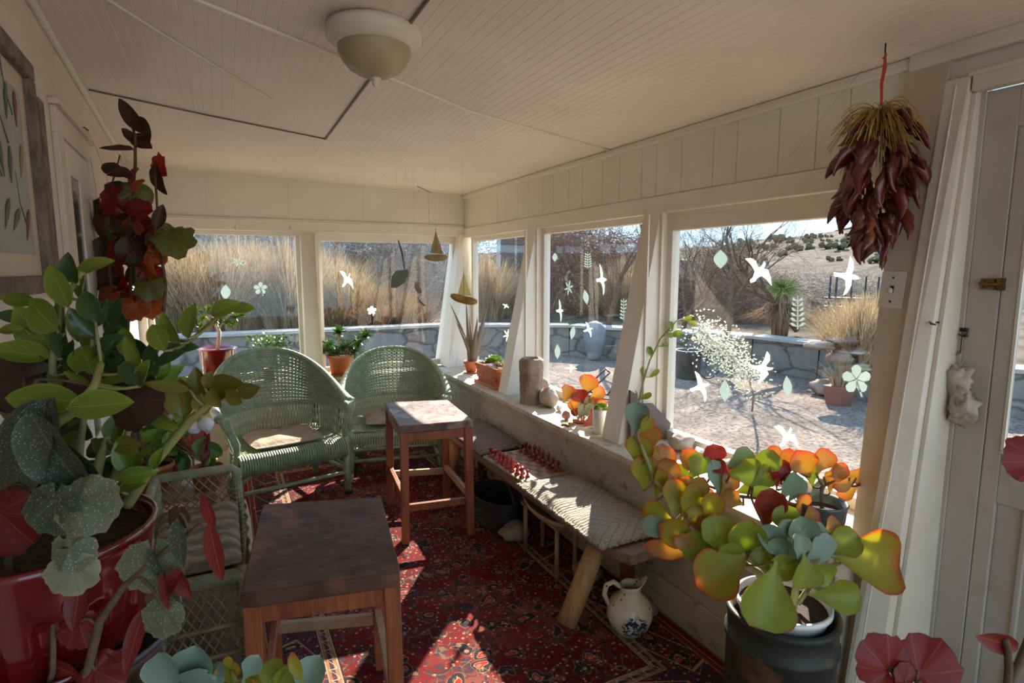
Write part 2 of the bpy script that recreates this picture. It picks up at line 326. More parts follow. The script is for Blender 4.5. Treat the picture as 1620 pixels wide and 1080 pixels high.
    def fan(s, base, d, nrm, size, droop=.2, jag=.12, seed=0, fold=.15, n=26, asym=.25, rings=5):
        """heart/angel-wing shaped leaf: stalk joins at base, blade spreads around it"""
        d = V(d).normalized(); nrm = V(nrm); sd_ = d.cross(nrm)
        if sd_.length < 1e-4: sd_ = d.orthogonal()
        sd_.normalize(); nn = sd_.cross(d).normalized(); base = V(base); rn = random.Random(seed)
        ph = rn.random()*6; vs = [base]; uvs = [(.5, 0)]; fs = []
        for k in range(1, rings+1):
            for i in range(n+1):
                th = -PI*.93+2*PI*.93*i/n
                r = (.42+.58*((1+math.cos(th))/2)**.9)*(1+asym*math.sin(th)*.6)
                r *= 1+jag*math.sin(th*9+ph)*.5+jag*.5*math.sin(th*17+ph*2)
                r *= size*k/rings; q = k/rings
                x = r*math.cos(th); y = r*math.sin(th)
                z = -droop*size*q*q+fold*abs(y)*.8+.05*size*q*math.sin(th*5+ph)
                vs.append(base+d*x+sd_*y+nn*z); uvs.append((.5+.44*th/PI, q))
        for i in range(n): fs.append((0, 1+i, 2+i))
        for k in range(rings-1):
            for i in range(n):
                a = 1+k*(n+1)+i; fs.append((a, a+n+1, a+n+2, a+1))
        s.add(vs, fs, uvs)
    def build(s, name, mat, parent=None, loc=None, smooth=True, world=True, mats=None, bevel=0):
        me = bpy.data.meshes.new(name); vs = s.v
        if parent is not None and world:
            iv = full(parent).inverted(); vs = [iv @ p for p in vs]
        elif parent is None:
            if loc is None:
                xs = [p.x for p in vs]; ys = [p.y for p in vs]; loc = V(((min(xs)+max(xs))/2, (min(ys)+max(ys))/2, min(p.z for p in vs)))
            vs = [p-V(loc) for p in vs]
        me.from_pydata([tuple(p) for p in vs], [], s.f)
        ul = me.uv_layers.new(name='UVMap'); li = [0]*len(me.loops); me.loops.foreach_get('vertex_index', li)
        fl = []
        for i in li: fl += s.uv[i]
        ul.data.foreach_set('uv', fl)
        for mm in (mats or [mat]): me.materials.append(M[mm] if isinstance(mm, str) else mm)
        if mats: me.polygons.foreach_set('material_index', s.mi)
        if smooth: me.polygons.foreach_set('use_smooth', [True]*len(me.polygons))
        me.validate(); me.update()
        o = bpy.data.objects.new(name, me); COL.objects.link(o)
        if parent is not None: o.parent = parent
        else: o.location = loc
        if bevel:
            b = o.modifiers.new('bevel', 'BEVEL'); b.width = bevel; b.segments = 2; b.limit_method = 'ANGLE'
        if not smooth or bevel:
            pass
        return o
def full(o):
    m = Matrix.LocRotScale(o.location, o.rotation_euler, o.scale)
    return full(o.parent) @ m if o.parent else m
def tag(o, label=None, cat=None, group=None, kind=None):
    if label: o['label'] = label
    if cat: o['category'] = cat
    if group: o['group'] = group
    if kind: o['kind'] = kind
    return o
def thing(name, label, cat, loc=(0, 0, 0), rz=0, group=None):
    o = bpy.data.objects.new(name, None); COL.objects.link(o); o.location = loc; o.rotation_euler = (0, 0, rz); o.empty_display_size = .05
    return tag(o, label, cat, group)
def dup(root, loc=None, rz=None, label=None, group=None, scale=None, rot=None):
    r = root.copy(); COL.objects.link(r)
    if loc is not None: r.location = loc
    if rz is not None: r.rotation_euler = (0, 0, rz)
    if rot is not None: r.rotation_euler = rot
    if scale is not None: r.scale = (scale,)*3 if isinstance(scale, (int, float)) else scale
    if label: r['label'] = label
    if group: r['group'] = group
    for ch in [c for c in root.children]:
        c = ch.copy(); COL.objects.link(c); c.parent = r
        for g in ch.children:
            k = g.copy(); COL.objects.link(k); k.parent = c
    return r
def struct(name, mb, mat, parent=None, **kw):
    o = mb.build(name, mat, parent, **kw)
    if parent is None: tag(o, kind='structure')
    return o
rnd = random.Random(5)
def rv(a, b): return rnd.uniform(a, b)
def bez(p0, p1, p2, n=8):
    p0, p1, p2 = V(p0), V(p1), V(p2)
    return [p0*(1-t)**2+p1*2*t*(1-t)+p2*t*t for t in [i/n for i in range(n+1)]]
# ================================================================ ROOM
XW, XG, YB, ZS = 2.11, 2.16, 5.21, .67           # frieze plane, glass plane, back frieze plane, sill height
def zc(x, y):                                    # porch ceiling: low over the windows, a little higher along the house side
    t = max(0, min(1.1, (XW-x)/2.7)); return 2.30+t*(.07+.10*max(0, min(1, (YB-y)/3.2)))
mb = MB(); mb.b2((-.9, -1.6, -.06), (2.12, YB+.1, 0)); struct('floor', mb, 'floorwood', smooth=False)
# ceiling: beadboard strips running away from the camera
mb = MB(); step = .042; xs = []; x = -.75
while x < 2.35: xs += [(x, 0), (x+step-.004, 0), (x+step-.002, .0011)]; x += step
ys = [-1.6+.4*i for i in range(18)]+[5.4]
vs = [V((x_, y_, zc(x_, y_)+g)) for y_ in ys for x_, g in xs]; n = len(xs)
mb.add(vs, [(j*n+i, (j+1)*n+i, (j+1)*n+i+1, j*n+i+1) for j in range(len(ys)-1) for i in range(n-1)])
o = len(mb.v); mb.add([V((a, b, 2.62)) for a, b in ((-.75, -1.6), (2.35, -1.6), (2.35, 5.4), (-.75, 5.4))], [(0, 1, 2, 3)])
struct('ceiling', mb, 'ceil', smooth=False)
# seams / surface wiring on the ceiling
def seam(name, pts, w_=.012, h=.006, mat='ceil'):
    b = MB()
    q = []
    for i in range(len(pts)-1):
        a, c = V(pts[i]), V(pts[i+1])
        for k in range(8): q.append(a.lerp(c, k/8))
    q.append(V(pts[-1])); q = [V((p.x, p.y, zc(p.x, p.y)-h*.5)) for p in q]
    b.tube(q, w_/2, 6); return struct(name, b, mat)
PC = lambda x, y: P(x, y, 2, 2.37)
seam('trim_1', [PC(215, 0), PC(560, 108), PC(745, 170), V((2.09, 2.86, 0))], .014, .008)
seam('trim_2', [PC(105, 0), PC(250, 75), PC(430, 165)], .012, .01, 'trim')
seam('trim_3', [PC(690, -5), PC(590, 125), PC(515, 218)], .012, .008, 'wire')
seam('trim_4', [PC(515, 218), PC(330, 190), PC(142, 160)], .009, .007, 'wire')
seam('trim_5', [PC(660, 284), PC(690, 297), PC(728, 306)], .008, .006, 'wire')
# left wall, slightly splayed
def xl(y): return -.47-.03*(y-1.5)*1.15
mb = MB(); A, B = 1.2, 5.45
mb.hexa([(xl(A)-.12, A, 0), (xl(A), A, 0), (xl(B), B, 0), (xl(B)-.12, B, 0)], [(xl(A)-.12, A, 2.6), (xl(A), A, 2.6), (xl(B), B, 2.6), (xl(B)-.12, B, 2.6)])
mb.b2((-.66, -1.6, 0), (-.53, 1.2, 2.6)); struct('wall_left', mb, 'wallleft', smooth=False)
mb = MB(); mb.tube([V((xl(y)+.008, y, zc(xl(y), y)-.012)) for y in [i*.5-1.5 for i in range(6, 14)]], .018, 6); struct('trim_6', mb, 'trim')
# unseen end wall behind the viewer; tall opening added to let sky light in
mb = MB(); mb.b2((-.6, -1.72, 0), (2.2, -1.6, .3)); mb.b2((-.6, -1.72, 2.4), (2.2, -1.6, 2.6)); mb.b2((-.6, -1.72, .3), (-.45, -1.6, 2.4)); mb.b2((2.1, -1.72, .3), (2.2, -1.6, 2.4))
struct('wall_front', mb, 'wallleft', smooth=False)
# right wall, low part under the sill
mb = MB(); mb.hexa([(1.765, 1.12, 0), (2.3, 1.12, 0), (2.3, YB+.2, 0), (1.765, YB+.2, 0)], [(1.79, 1.12, ZS-.03), (2.3, 1.12, ZS-.03), (2.3, YB+.2, ZS-.03), (1.79, YB+.2, ZS-.03)])
struct('wall_right', mb, 'plaster', smooth=False)
mb = MB(); mb.hexa([(-.75, 5.055, 0), (1.77, 5.055, 0), (1.77, 5.4, 0), (-.75, 5.4, 0)], [(-.75, 5.085, ZS-.03), (1.79, 5.085, ZS-.03), (1.79, 5.4, ZS-.03), (-.75, 5.4, ZS-.03)])
struct('wall_back', mb, 'plaster', smooth=False)
mb = MB(); mb.b2((-.9, 5.2, ZS), (-.54, 5.35, 2.0)); struct('wall_back_left', mb, 'paint', smooth=False)
mb = MB(); mb.b2((1.748, 1.13, 0), (1.768, 5.05, .075)); mb.b2((1.752, 1.13, .075), (1.768, 5.05, .16)); struct('baseboard_right', mb, 'plaster', smooth=False, bevel=.003)
mb = MB(); mb.b2((-.6, 5.03, 0), (1.75, 5.055, .13)); struct('baseboard_back', mb, 'trim', smooth=False, bevel=.003)
# sills with a stepped moulding below the nosing
mb = MB(); mb.b2((1.735, 1.13, ZS-.03), (2.2, 5.1, ZS)); mb.b2((1.76, 1.13, ZS-.055), (1.80, 5.08, ZS-.03)); mb.b2((1.775, 1.13, ZS-.075), (1.80, 5.08, ZS-.055))
struct('trim_7', mb, 'sill', smooth=False, bevel=.004)
mb = MB(); mb.b2((-.62, 5.02, ZS-.03), (1.735, 5.34, ZS)); mb.b2((-.62, 5.05, ZS-.06), (1.76, 5.09, ZS-.03))
struct('trim_8', mb, 'sill', smooth=False, bevel=.004)
# friezes of vertical boards
mb = MB(); cuts = [1.20]
for w_ in (.20, .13, .17, .22, .14, .21, .19, .12, .20, .17, .22, .16, .20, .15, .22, .18, .21, .16, .22): cuts.append(cuts[-1]+w_)
mb.b2((XW+.006, 1.19, 1.95), (XW+.05, 5.35, 2.34))
for a, b in zip(cuts, cuts[1:]): mb.b2((XW, a+.0015, 1.99), (XW+.008, min(b, 5.2)-.0015, 2.31))
struct('wall_right_upper', mb, 'frieze', smooth=False)
mb = MB(); mb.b2((-.75, YB+.006, 1.97), (2.2, YB+.06, 2.45)); x = -.7
for w_ in (.62, .61, .62, .61, .37):
    mb.b2((x+.001, YB, 2.02), (x+w_-.001, YB+.008, 2.42)); x += w_
struct('wall_back_upper', mb, 'frieze', smooth=False)
mb = MB(); mb.b2((XW-.02, 1.19, 2.262), (XW+.01, 5.22, 2.30)); struct('trim_9', mb, 'paint', smooth=False, bevel=.008)
mb = MB(); mb.b2((XW-.012, 1.16, 1.895), (XW+.05, 5.22, 1.985)); struct('trim_10', mb, 'paint', smooth=False, bevel=.004)
mb = MB(); mb.b2((-.6, YB-.012, 1.91), (2.11, YB+.05, 2.015)); mb.b2((-.6, YB-.018, 1.985), (2.11, YB-.008, 2.0)); struct('trim_11', mb, 'paint', smooth=False, bevel=.004)
# tapering posts that thicken towards the sill
def postr(name, y0, y1, mat='paint'):
    b = MB(); b.hexa([(1.835, y0-.01, ZS), (2.2, y0-.01, ZS), (2.2, y1, ZS), (1.835, y1, ZS)], [(XW-.015, y0+.005, 1.93), (2.2, y0+.005, 1.93), (2.2, y1, 1.93), (XW-.015, y1, 1.93)])
    b.b2((1.99, y0-.018, ZS), (2.0, y0, 1.88)); b.b2((2.085, y0-.016, ZS), (2.095, y0, 1.9))
    return struct(name, b, mat, smooth=False)
postr('trim_12', 3.735, 3.865); postr('trim_13', 2.385, 2.525)
b = MB(); b.hexa([(.60, 5.06, ZS), (.735, 5.06, ZS), (.735, 5.34, ZS), (.60, 5.34, ZS)], [(.61, YB-.01, 1.93), (.74, YB-.01, 1.93), (.74, 5.34, 1.93), (.61, 5.34, 1.93)]); b.b2((.72, 5.05, ZS), (.728, 5.3, 1.9)); struct('trim_14', b, 'paint', smooth=False)
b = MB(); b.hexa([(1.86, 5.02, ZS), (2.2, 5.08, ZS), (2.3, 5.4, ZS), (1.86, 5.4, ZS)], [(2.05, 5.18, 1.93), (2.2, 5.16, 1.93), (2.3, 5.4, 1.93), (2.05, 5.4, 1.93)])
for k in (.25, .5, .75):
    q0 = V((1.86, 5.02, ZS)).lerp(V((2.2, 5.08, ZS)), k); q1 = V((2.05, 5.18, 1.93)).lerp(V((2.2, 5.16, 1.93)), k); b.tube([q0, q1], .006, 4)
struct('trim_15', b, 'paint', smooth=False)
b = MB(); b.hexa([(1.85, 1.08, 0), (2.25, 1.08, 0), (2.25, 1.14, 0), (1.85, 1.14, 0)], [(XW-.01, 1.07, 2.33), (2.25, 1.07, 2.33), (2.25, 1.20, 2.33), (XW-.01, 1.20, 2.33)]); struct('trim_16', b, 'postbeige', smooth=False)
# windows: frame + pane
def win_r(nm, y0, y1, z0=ZS+.05, z1=1.855):
    b = MB(); f = .045; X0, X1 = XG-.025, XG+.03
    b.b2((X0, y0-f, ZS), (X1, y1+f, z0)); b.b2((X0, y0-f, z1), (X1, y1+f, 1.93)); b.b2((X0, y0-f, z0), (X1, y0, z1)); b.b2((X0, y1, z0), (X1, y1+f, z1))
    o = struct(nm, b, 'paint', smooth=False, bevel=.003)
    g = MB(); g.b2((XG-.002, y0-.01, z0-.01), (XG+.002, y1+.01, z1+.01)); g.build('pane', 'glass', o, smooth=False); return o
win_r('window_1', 3.90, 5.05); win_r('window_2', 2.565, 3.70); win_r('window_3', 1.16, 2.345, z1=1.80)
YG = 5.29
def win_b(nm, x0, x1, z0=ZS+.05, z1=1.875):
    b = MB(); f = .04; Y0, Y1 = YG-.025, YG+.03
    b.b2((x0-f, Y0, ZS), (x1+f, Y1, z0)); b.b2((x0-f, Y0, z1), (x1+f, Y1, 1.95)); b.b2((x0-f, Y0, z0), (x0, Y1, z1)); b.b2((x1, Y0, z0), (x1+f, Y1, z1))
    o = struct(nm, b, 'paint', smooth=False, bevel=.003)
    g = MB(); g.b2((x0-.01, YG-.002, z0-.01), (x1+.01, YG+.002, z1+.01)); g.build('pane', 'glass', o, smooth=False); return o
win_b('window_4', -.50, .575); win_b('window_5', .785, 2.01, z1=1.84)
# door wall on the right, beyond the last post
mb = MB(); mb.b2((XW, .98, 2.19), (XW+.1, 1.075, 2.6)); mb.b2((XW, -1.6, 2.19), (XW+.1, .98, 2.6)); mb.b2((XW+.02, 1.0, 0), (XW+.1, 1.075, 2.19)); mb.b2((XW, -1.6, 0), (XW+.1, -.15, .6)); mb.b2((XW, -.3, .6), (XW+.1, -.15, 2.19))  # unseen stretch beside the viewer opened up for more sky light
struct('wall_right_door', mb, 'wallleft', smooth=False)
mb = MB(); mb.b2((XW-.03, -1.5, 2.25), (XW, 1.19, 2.305)); struct('trim_17', mb, 'trim', smooth=False, bevel=.008)
mb = MB(); mb.hexa([(1.845, 1.0, 0), (1.90, 1.0, 0), (1.90, 1.085, 0), (1.80, 1.085, 0)], [(XW-.025, 1.005, 2.19), (XW+.02, 1.005, 2.19), (XW+.02, 1.075, 2.19), (XW-.025, 1.075, 2.19)])
mb.hexa([(1.89, .985, 0), (2.15, .985, 0), (2.15, 1.0, 0), (1.89, 1.0, 0)], [(XW-.01, .99, 2.14), (2.15, .99, 2.14), (2.15, 1.005, 2.14), (XW-.01, 1.005, 2.14)])
mb.b2((XW-.025, -.15, 2.14), (XW+.02, 1.0, 2.195)); mb.b2((XW-.03, -.15, 2.185), (XW+.02, 1.01, 2.2))
mb.tube([V((1.79+.003, 1.045, .02)), V((XW-.03, 1.04, 2.17))], .004, 4)
struct('trim_18', mb, 'trim', smooth=False, bevel=.003)
mb = MB(); mb.b2((XW+.02, .892, 0), (XW+.05, .975, 2.14)); mb.b2((XW+.02, -.1, 2.018), (XW+.05, .892, 2.14)); mb.b2((XW+.014, .975, 0), (XW+.03, .99, 2.14))
struct('trim_19', mb, 'doorpaint', smooth=False, bevel=.002)
mb = MB(); y1, y0 = .889, .12
X0, X1 = XW+.022, XW+.055
mb.b2((X0, y1-.045, .0), (X1, y1, 2.015)); mb.b2((X0, y0, 0), (X1, y0+.05, 2.015)); mb.b2((X0+.0005, y0+.05, 1.74), (X1, y1-.045, 2.015)); mb.b2((X0+.0005, y0+.05, .87), (X1, y1-.045, 1.04)); mb.b2((X0+.0005, y0+.05, 0), (X1, y1-.045, .14))
mb.b2((X0+.012, y0+.05, .14), (X1-.002, y1-.045, .87)); mb.b2((X0+.002, .76, .14), (X1-.004, .775, .87))
door = struct('door_1', mb, 'doorpaint', smooth=False, bevel=.003)
g = MB(); g.b2((X0+.015, y0+.04, 1.03), (X0+.019, y1-.04, 1.75)); g.build('pane', 'glass', door, smooth=False)
g = MB()
g.b2((X0-.003, .838, 1.04), (X0+.006, .846, 1.74)); g.b2((X0-.003, .3, 1.03), (X0+.006, .846, 1.038)); g.build('glazing_bead', 'trim', door, smooth=False)
h = MB()
yl = 1.19-.285; zl = 1.553
h.b2((X0-.012, yl-.002, zl-.017), (X0, yl+.034, zl+.017)); h.b2((X0-.012, yl-.026, zl-.019), (X0, yl-.008, zl+.019)); h.tube([(X0-.016, yl+.036, zl), (X0-.016, yl-.02, zl)], .005, 8)
for q in ((yl+.028, zl+.011), (yl+.028, zl-.011), (yl-.018, zl+.012), (yl-.018, zl-.012)): h.tube([(X0-.016, q[0], q[1]), (X0-.01, q[0], q[1])], .003, 8)
tag(h.build('latch', 'brass', None, smooth=False), 'old brass slide latch across the seam of the glazed door', 'latch')
# door in the house wall, left
mb = MB()
def lbox(b, y0, y1, z0, z1, t0, t1):
    b.hexa([(xl(y0)+t0, y0, z0), (xl(y0)+t1, y0, z0), (xl(y1)+t1, y1, z0), (xl(y1)+t0, y1, z0)], [(xl(y0)+t0, y0, z1), (xl(y0)+t1, y0, z1), (xl(y1)+t1, y1, z1), (xl(y1)+t0, y1, z1)])
lbox(mb, 2.58, 2.68, 0, 2.08, 0, .02); lbox(mb, 3.24, 3.36, 0, 2.08, 0, .02); lbox(mb, 2.58, 3.36, 2.08, 2.17, 0, .02); lbox(mb, 2.56, 3.38, 2.17, 2.19, 0, .035)
struct('trim_20', mb, 'wallleft', smooth=False, bevel=.003)
mb = MB(); lbox(mb, 2.681, 2.80, 0, 2.079, .0, .012); lbox(mb, 3.0, 3.239, 0, 2.079, 0, .012); lbox(mb, 2.8, 3.0, 1.96, 2.079, 0, .012); lbox(mb, 2.8, 3.0, 0, .9, 0, .012)
d2 = struct('door_2', mb, 'paint', smooth=False, bevel=.003)
g = MB(); lbox(g, 2.8, 3.0, .9, 1.96, .002, .006)
m_, t_, b_ = nodes('dark_pane'); b_.inputs['Base Color'].default_value = (.07, .065, .055, 1); b_.inputs['Roughness'].default_value = .15; M['darkpane'] = m_
g.build('pane', 'darkpane', d2, smooth=False)
mb = MB(); lbox(mb, 2.36, 2.43, 0, 2.14, 0, .012); struct('trim_21', mb, 'frame', smooth=False, bevel=.002)
# picture
pic = thing('framed_picture', 'large weathered wooden picture frame with bird print on left wall', 'picture', (xl(1.9)+.001, 1.95, 1.5))
f = MB(); y0, y1, z0, z1 = 1.25, 2.235, 1.53, 2.20
for (a, b_, c, d_) in ((y0, y1, z0, z0+.05), (y0, y1, z1-.05, z1), (y0, y0+.05, z0+.05, z1-.05), (y1-.05, y1, z0+.05, z1-.05)): lbox(f, a, b_, c, d_, .003, .03)
f.build('frame', 'frame', pic, smooth=False, bevel=.006)
f = MB(); lbox(f, y0+.04, y1-.04, z0+.04, z1-.04, .003, .008); f.build('mat_board', 'postbeige', pic, smooth=False)
f = MB(); lbox(f, y0+.12, y1-.12, z0+.11, z1-.11, .006, .011); f.build('print', pm('print_paper', (.34, .35, .29), (.27, .28, .23), 5, .5), pic, smooth=False)
pr_ = [o_ for o_ in pic.children if o_.name.startswith('print')][0]; M['pbird'] = pm('print_ochre', (.30, .22, .07), None, 9, .6); M['pbird2'] = pm('print_red', (.22, .05, .04), None, 9, .6); M['pink_'] = pm('print_ink', (.10, .11, .08), None, 9, .6)
rr = random.Random(3); bt = MB()
yB = y1-.14
for k in range(9):                              # perched small birds painted on the print, simple shapes
    yy = yB-.03-.10*(k % 3)-rr.random()*.03; zz = z0+.17+.15*(k//3)+rr.random()*.05; an = rr.uniform(.6, 1.9)
    dd = V((0, math.cos(an), math.sin(an))); sdn = V((0, -dd.z, dd.y)); c = V((xl(yy)+.0125, yy, zz))
    pts = [c-dd*.055, c-dd*.02+sdn*.009, c+sdn*.014, c+dd*.025+sdn*.010, c+dd*.042+sdn*.003, c+dd*.036-sdn*.007, c+dd*.01-sdn*.012, c-dd*.02-sdn*.008]
    tgt = MB(); tgt.prism(pts, (.0015, 0, 0)); tgt.build('painted_bird', ('pbird', 'pbird2', 'pink_')[2 if k % 3 else (0 if k % 2 else 1)], pr_, smooth=False)
for k in range(7):
    bt = MB(); yy = yB-.02-rr.random()*.28; zz = z0+.14+rr.random()*.35
    bt.tube([V((xl(yy)+.0125, yy, zz)), V((xl(yy)+.0125, yy-.05, zz+.06)), V((xl(yy)+.0125, yy-.06, zz+.14))], .0022, 4); bt.build('painted_twig', 'pink_', pr_, smooth=False)
# ceiling lamp
L0 = PC(592, 62); zl = zc(L0.x, L0.y)
lamp = thing('ceiling_lamp', 'cream dome ceiling lamp with wide rim and small finial', 'lamp', (L0.x, L0.y, zl-.17))
b = MB(); b.lathe([(.02, zl), (.155, zl), (.16, zl-.012), (.158, zl-.035), (.145, zl-.045), (.135, zl-.05), (.128, zl-.062), (.11, zl-.06)], (L0.x, L0.y, 0), 48); b.build('rim', 'trim', lamp)
m_, t_, b_ = nodes('opal_glass'); b_.inputs['Base Color'].default_value = (.50, .40, .25, 1); b_.inputs['Roughness'].default_value = .35; M['opal'] = m_; translucify(t_, b_, .2, None, (.5, .4, .25))
b = MB(); b.lathe([(.122, zl-.058), (.12, zl-.08), (.108, zl-.105), (.085, zl-.13), (.055, zl-.147), (.02, zl-.155), (.001, zl-.156)], (L0.x, L0.y, 0), 48); b.build('lamp_shade', 'opal', lamp)
b = MB(); b.lathe([(.001, zl-.152), (.018, zl-.154), (.02, zl-.160), (.010, zl-.166), (.012, zl-.172), (.009, zl-.180), (.004, zl-.185), (.001, zl-.192)], (L0.x, L0.y, 0), 20); b.build('finial', 'trim', lamp)
# switch plate on the wide post
def postx(z): return 1.85+(XW-.01-1.85)*z/2.33
zsw = 1.53; tilt = math.atan((XW-.01-1.85)/2.33)
swp = thing('light_switch', 'ivory toggle switch plate on the beige post beside the large window', 'switch', (postx(zsw)-.001, 1.14, zsw)); swp.rotation_euler = (0, tilt, 0)
b = MB(); b.box((-.003, 0, 0), (.006, .078, .125)); b.build('plate', 'plastic', swp, world=False, smooth=False, bevel=.002)
b = MB(); b.box((-.0065, 0, 0), (.002, .012, .026)); b.build('slot', 'dark', swp, world=False, smooth=False)
b = MB(); b.box((-.012, 0, -.004), (.016, .008, .012), (0, .5, 0)); b.build('toggle', 'whitepot', swp, world=False, smooth=False, bevel=.001)
for z_ in (.04, -.04):
    b = MB(); b.tube([(-.0075, 0, z_), (-.005, 0, z_)], .0035, 8); b.build('screw', 'iron', swp, world=False)
# things hung on the door jamb board
hx = XW+.018
b = MB(); q = 1.19-.217
b.tube([(hx, q, 1.405), (hx-.012, q, 1.40), (hx-.012, q, 1.33), (hx-.012, q+.012, 1.32), (hx-.012, q+.006, 1.335)], .0018, 5); b.box((hx-.003, q, 1.405), (.006, .022, .012)); b.box((hx-.004, q-.004, 1.385), (.008, .014, .006)); b.tube([(hx-.002, q-.01, 1.395), (hx-.012, q, 1.385), (hx-.01, q+.01, 1.39)], .0022, 5)
tag(b.build('wire_hook', 'iron'), 'small rusty wire hook on the board beside the door', 'hook')
b = MB(); b.tube([(2.03, 1.0, 1.43), (2.0, 1.012, 1.432), (1.985, 1.0, 1.428), (2.0, .995, 1.425)], .003, 6); b.tube([(2.05, 1.02, 1.428), (1.99, 1.03, 1.43)], .0025, 6)
tag(b.build('screw_eye', 'iron'), 'small dark screw eye in the white door casing', 'hook')
b = MB(); c = V((hx-.025, 1.19-.225, 1.20))
b.blob(c+V((0, .008, .045)), (.026, .042, .045), 3, .35, 6, 2.6); b.blob(c+V((.0, -.006, -.005)), (.024, .026, .035), 5, .35, 6, 2.6); b.blob(c+V((0, -.018, -.045)), (.028, .04, .05), 8, .4, 6, 2.6); b.tube([c+V((0, 0, .08)), c+V((.02, 0, .11))], .002, 5)
tag(b.build('coral_pieces', 'palestone'), 'string of two pale crumbly coral lumps hanging beside the door', 'ornament')
# ================================================================ RUG
def rugmat(x0, x1, y0, y1):
    m, t, b = nodes('rug_pile'); b.inputs['Roughness'].default_value = .95; b.inputs['Specular IOR Level'].default_value = .1
    ge = N(t, 'ShaderNodeNewGeometry'); s = N(t, 'ShaderNodeSeparateXYZ'); t.links.new(ge.outputs['Position'], s.inputs[0]); X, Y = s.outputs[0], s.outputs[1]
    dx = math_(t, 'MINIMUM', math_(t, 'SUBTRACT', X, x0), math_(t, 'SUBTRACT', x1, X)); dy = math_(t, 'MINIMUM', math_(t, 'SUBTRACT', Y, y0), math_(t, 'SUBTRACT', y1, Y))
    d = math_(t, 'MINIMUM', dx, dy)
    def vor(sc, feat='F1'):
        v = N(t, 'ShaderNodeTexVoronoi', Scale=sc); v.feature = feat; t.links.new(ge.outputs['Position'], v.inputs['Vector']); return v
    nz = N(t, 'ShaderNodeTexNoise', Scale=2.2, Detail=3.0); t.links.new(ge.outputs['Position'], nz.inputs['Vector'])
    field = ramp(t, [(.38, (.085, .007, .008)), (.52, (.145, .012, .012)), (.64, (.20, .06, .045))]); t.links.new(nz.outputs['Fac'], field.inputs[0])
    nz2 = N(t, 'ShaderNodeTexNoise', Scale=16.0, Detail=3.0); nz2.inputs['Distortion'].default_value = 1.5; t.links.new(ge.outputs['Position'], nz2.inputs['Vector'])
    # warped coordinates for the scrolls
    wn = N(t, 'ShaderNodeTexNoise', Scale=9.0, Detail=2.0); t.links.new(ge.outputs['Position'], wn.inputs['Vector'])
    va = t.nodes.new('ShaderNodeVectorMath'); va.operation = 'MULTIPLY_ADD'; t.links.new(wn.outputs['Color'], va.inputs[0]); va.inputs[1].default_value = (.12, .12, 0); t.links.new(ge.outputs['Position'], va.inputs[2])
    def pat(c, ground):
        c = mixc(t, math_(t, 'GREATER_THAN', nz2.outputs['Fac'], .56), c, ground)
        v1 = N(t, 'ShaderNodeTexVoronoi', Scale=8.5); t.links.new(va.outputs[0], v1.inputs['Vector'])
        r1 = ramp(t, [(0, (.30, .16, .10)), (.10, (.30, .02, .02)), (.17, (.36, .2, .12)), (.20, (.018, .02, .022)), (.34, (.25, .14, .08)), (.365, (0, 0, 0))], True)
        t.links.new(v1.outputs['Distance'], r1.inputs[0]); f1 = math_(t, 'LESS_THAN', v1.outputs['Distance'], .365)
        c = mixc(t, math_(t, 'MULTIPLY', f1, .9), c, r1.outputs[0])
        v2 = N(t, 'ShaderNodeTexVoronoi', Scale=15.0); v2.feature = 'DISTANCE_TO_EDGE'; t.links.new(va.outputs[0], v2.inputs['Vector'])
        c = mixc(t, math_(t, 'MULTIPLY', math_(t, 'MULTIPLY', math_(t, 'LESS_THAN', v2.outputs['Distance'], .03), math_(t, 'GREATER_THAN', nz2.outputs['Fac'], .5)), .6), c, (.22, .12, .07))
        v3 = vor(42); r3 = mixc(t, .5, (.52, .36, .24), (.40, .10, .06))
        f3 = math_(t, 'MULTIPLY', math_(t, 'LESS_THAN', v3.outputs['Distance'], .26), math_(t, 'GREATER_THAN', math_(t, 'FRACT', math_(t, 'MULTIPLY', v3.outputs['Color'], 3.7)), .42))
        c = mixc(t, math_(t, 'MULTIPLY', f3, .8), c, r3)
        v4 = vor(30); f4 = math_(t, 'LESS_THAN', v4.outputs['Distance'], .2); c = mixc(t, math_(t, 'MULTIPLY', f4, .8), c, (.03, .03, .04)); return c
    F = pat(field.outputs[0], (.05, .03, .035)); B_ = pat(mixc(t, nz.outputs['Fac'], (.035, .025, .04), (.07, .03, .04)), (.16, .015, .02))
    bandr = ramp(t, [(0, (.16, .012, .014)), (.09, (.34, .20, .12)), (.11, (.03, .02, .03)), (.13, (.20, .03, .025)), (.19, (.38, .24, .15)), (.205, (0, 0, 0)), (.79, (.38, .24, .15)), (.805, (.24, .12, .06)), (.85, (.05, .03, .035)), (.90, (.26, .14, .08)), (.955, (.40, .26, .16)), (.97, (.03, .02, .02))], True)
    dn = math_(t, 'DIVIDE', d, .29); t.links.new(dn, bandr.inputs[0])
    isb = math_(t, 'MULTIPLY', math_(t, 'GREATER_THAN', dn, .205), math_(t, 'LESS_THAN', dn, .79))
    # zigzag vine in the guard stripes
    q = math_(t, 'ADD', X, Y); zig = math_(t, 'ABSOLUTE', math_(t, 'SINE', math_(t, 'MULTIPLY', q, 48.0)))
    gz = math_(t, 'ADD', .83, math_(t, 'MULTIPLY', zig, .10)); onz = math_(t, 'LESS_THAN', math_(t, 'ABSOLUTE', math_(t, 'SUBTRACT', dn, gz)), .012)
    band = mixc(t, math_(t, 'MULTIPLY', onz, .8), bandr.outputs[0], (.42, .30, .20))
    v5 = vor(34); band = mixc(t, math_(t, 'MULTIPLY', math_(t, 'LESS_THAN', v5.outputs['Distance'], .22), .5), band, (.24, .05, .035))
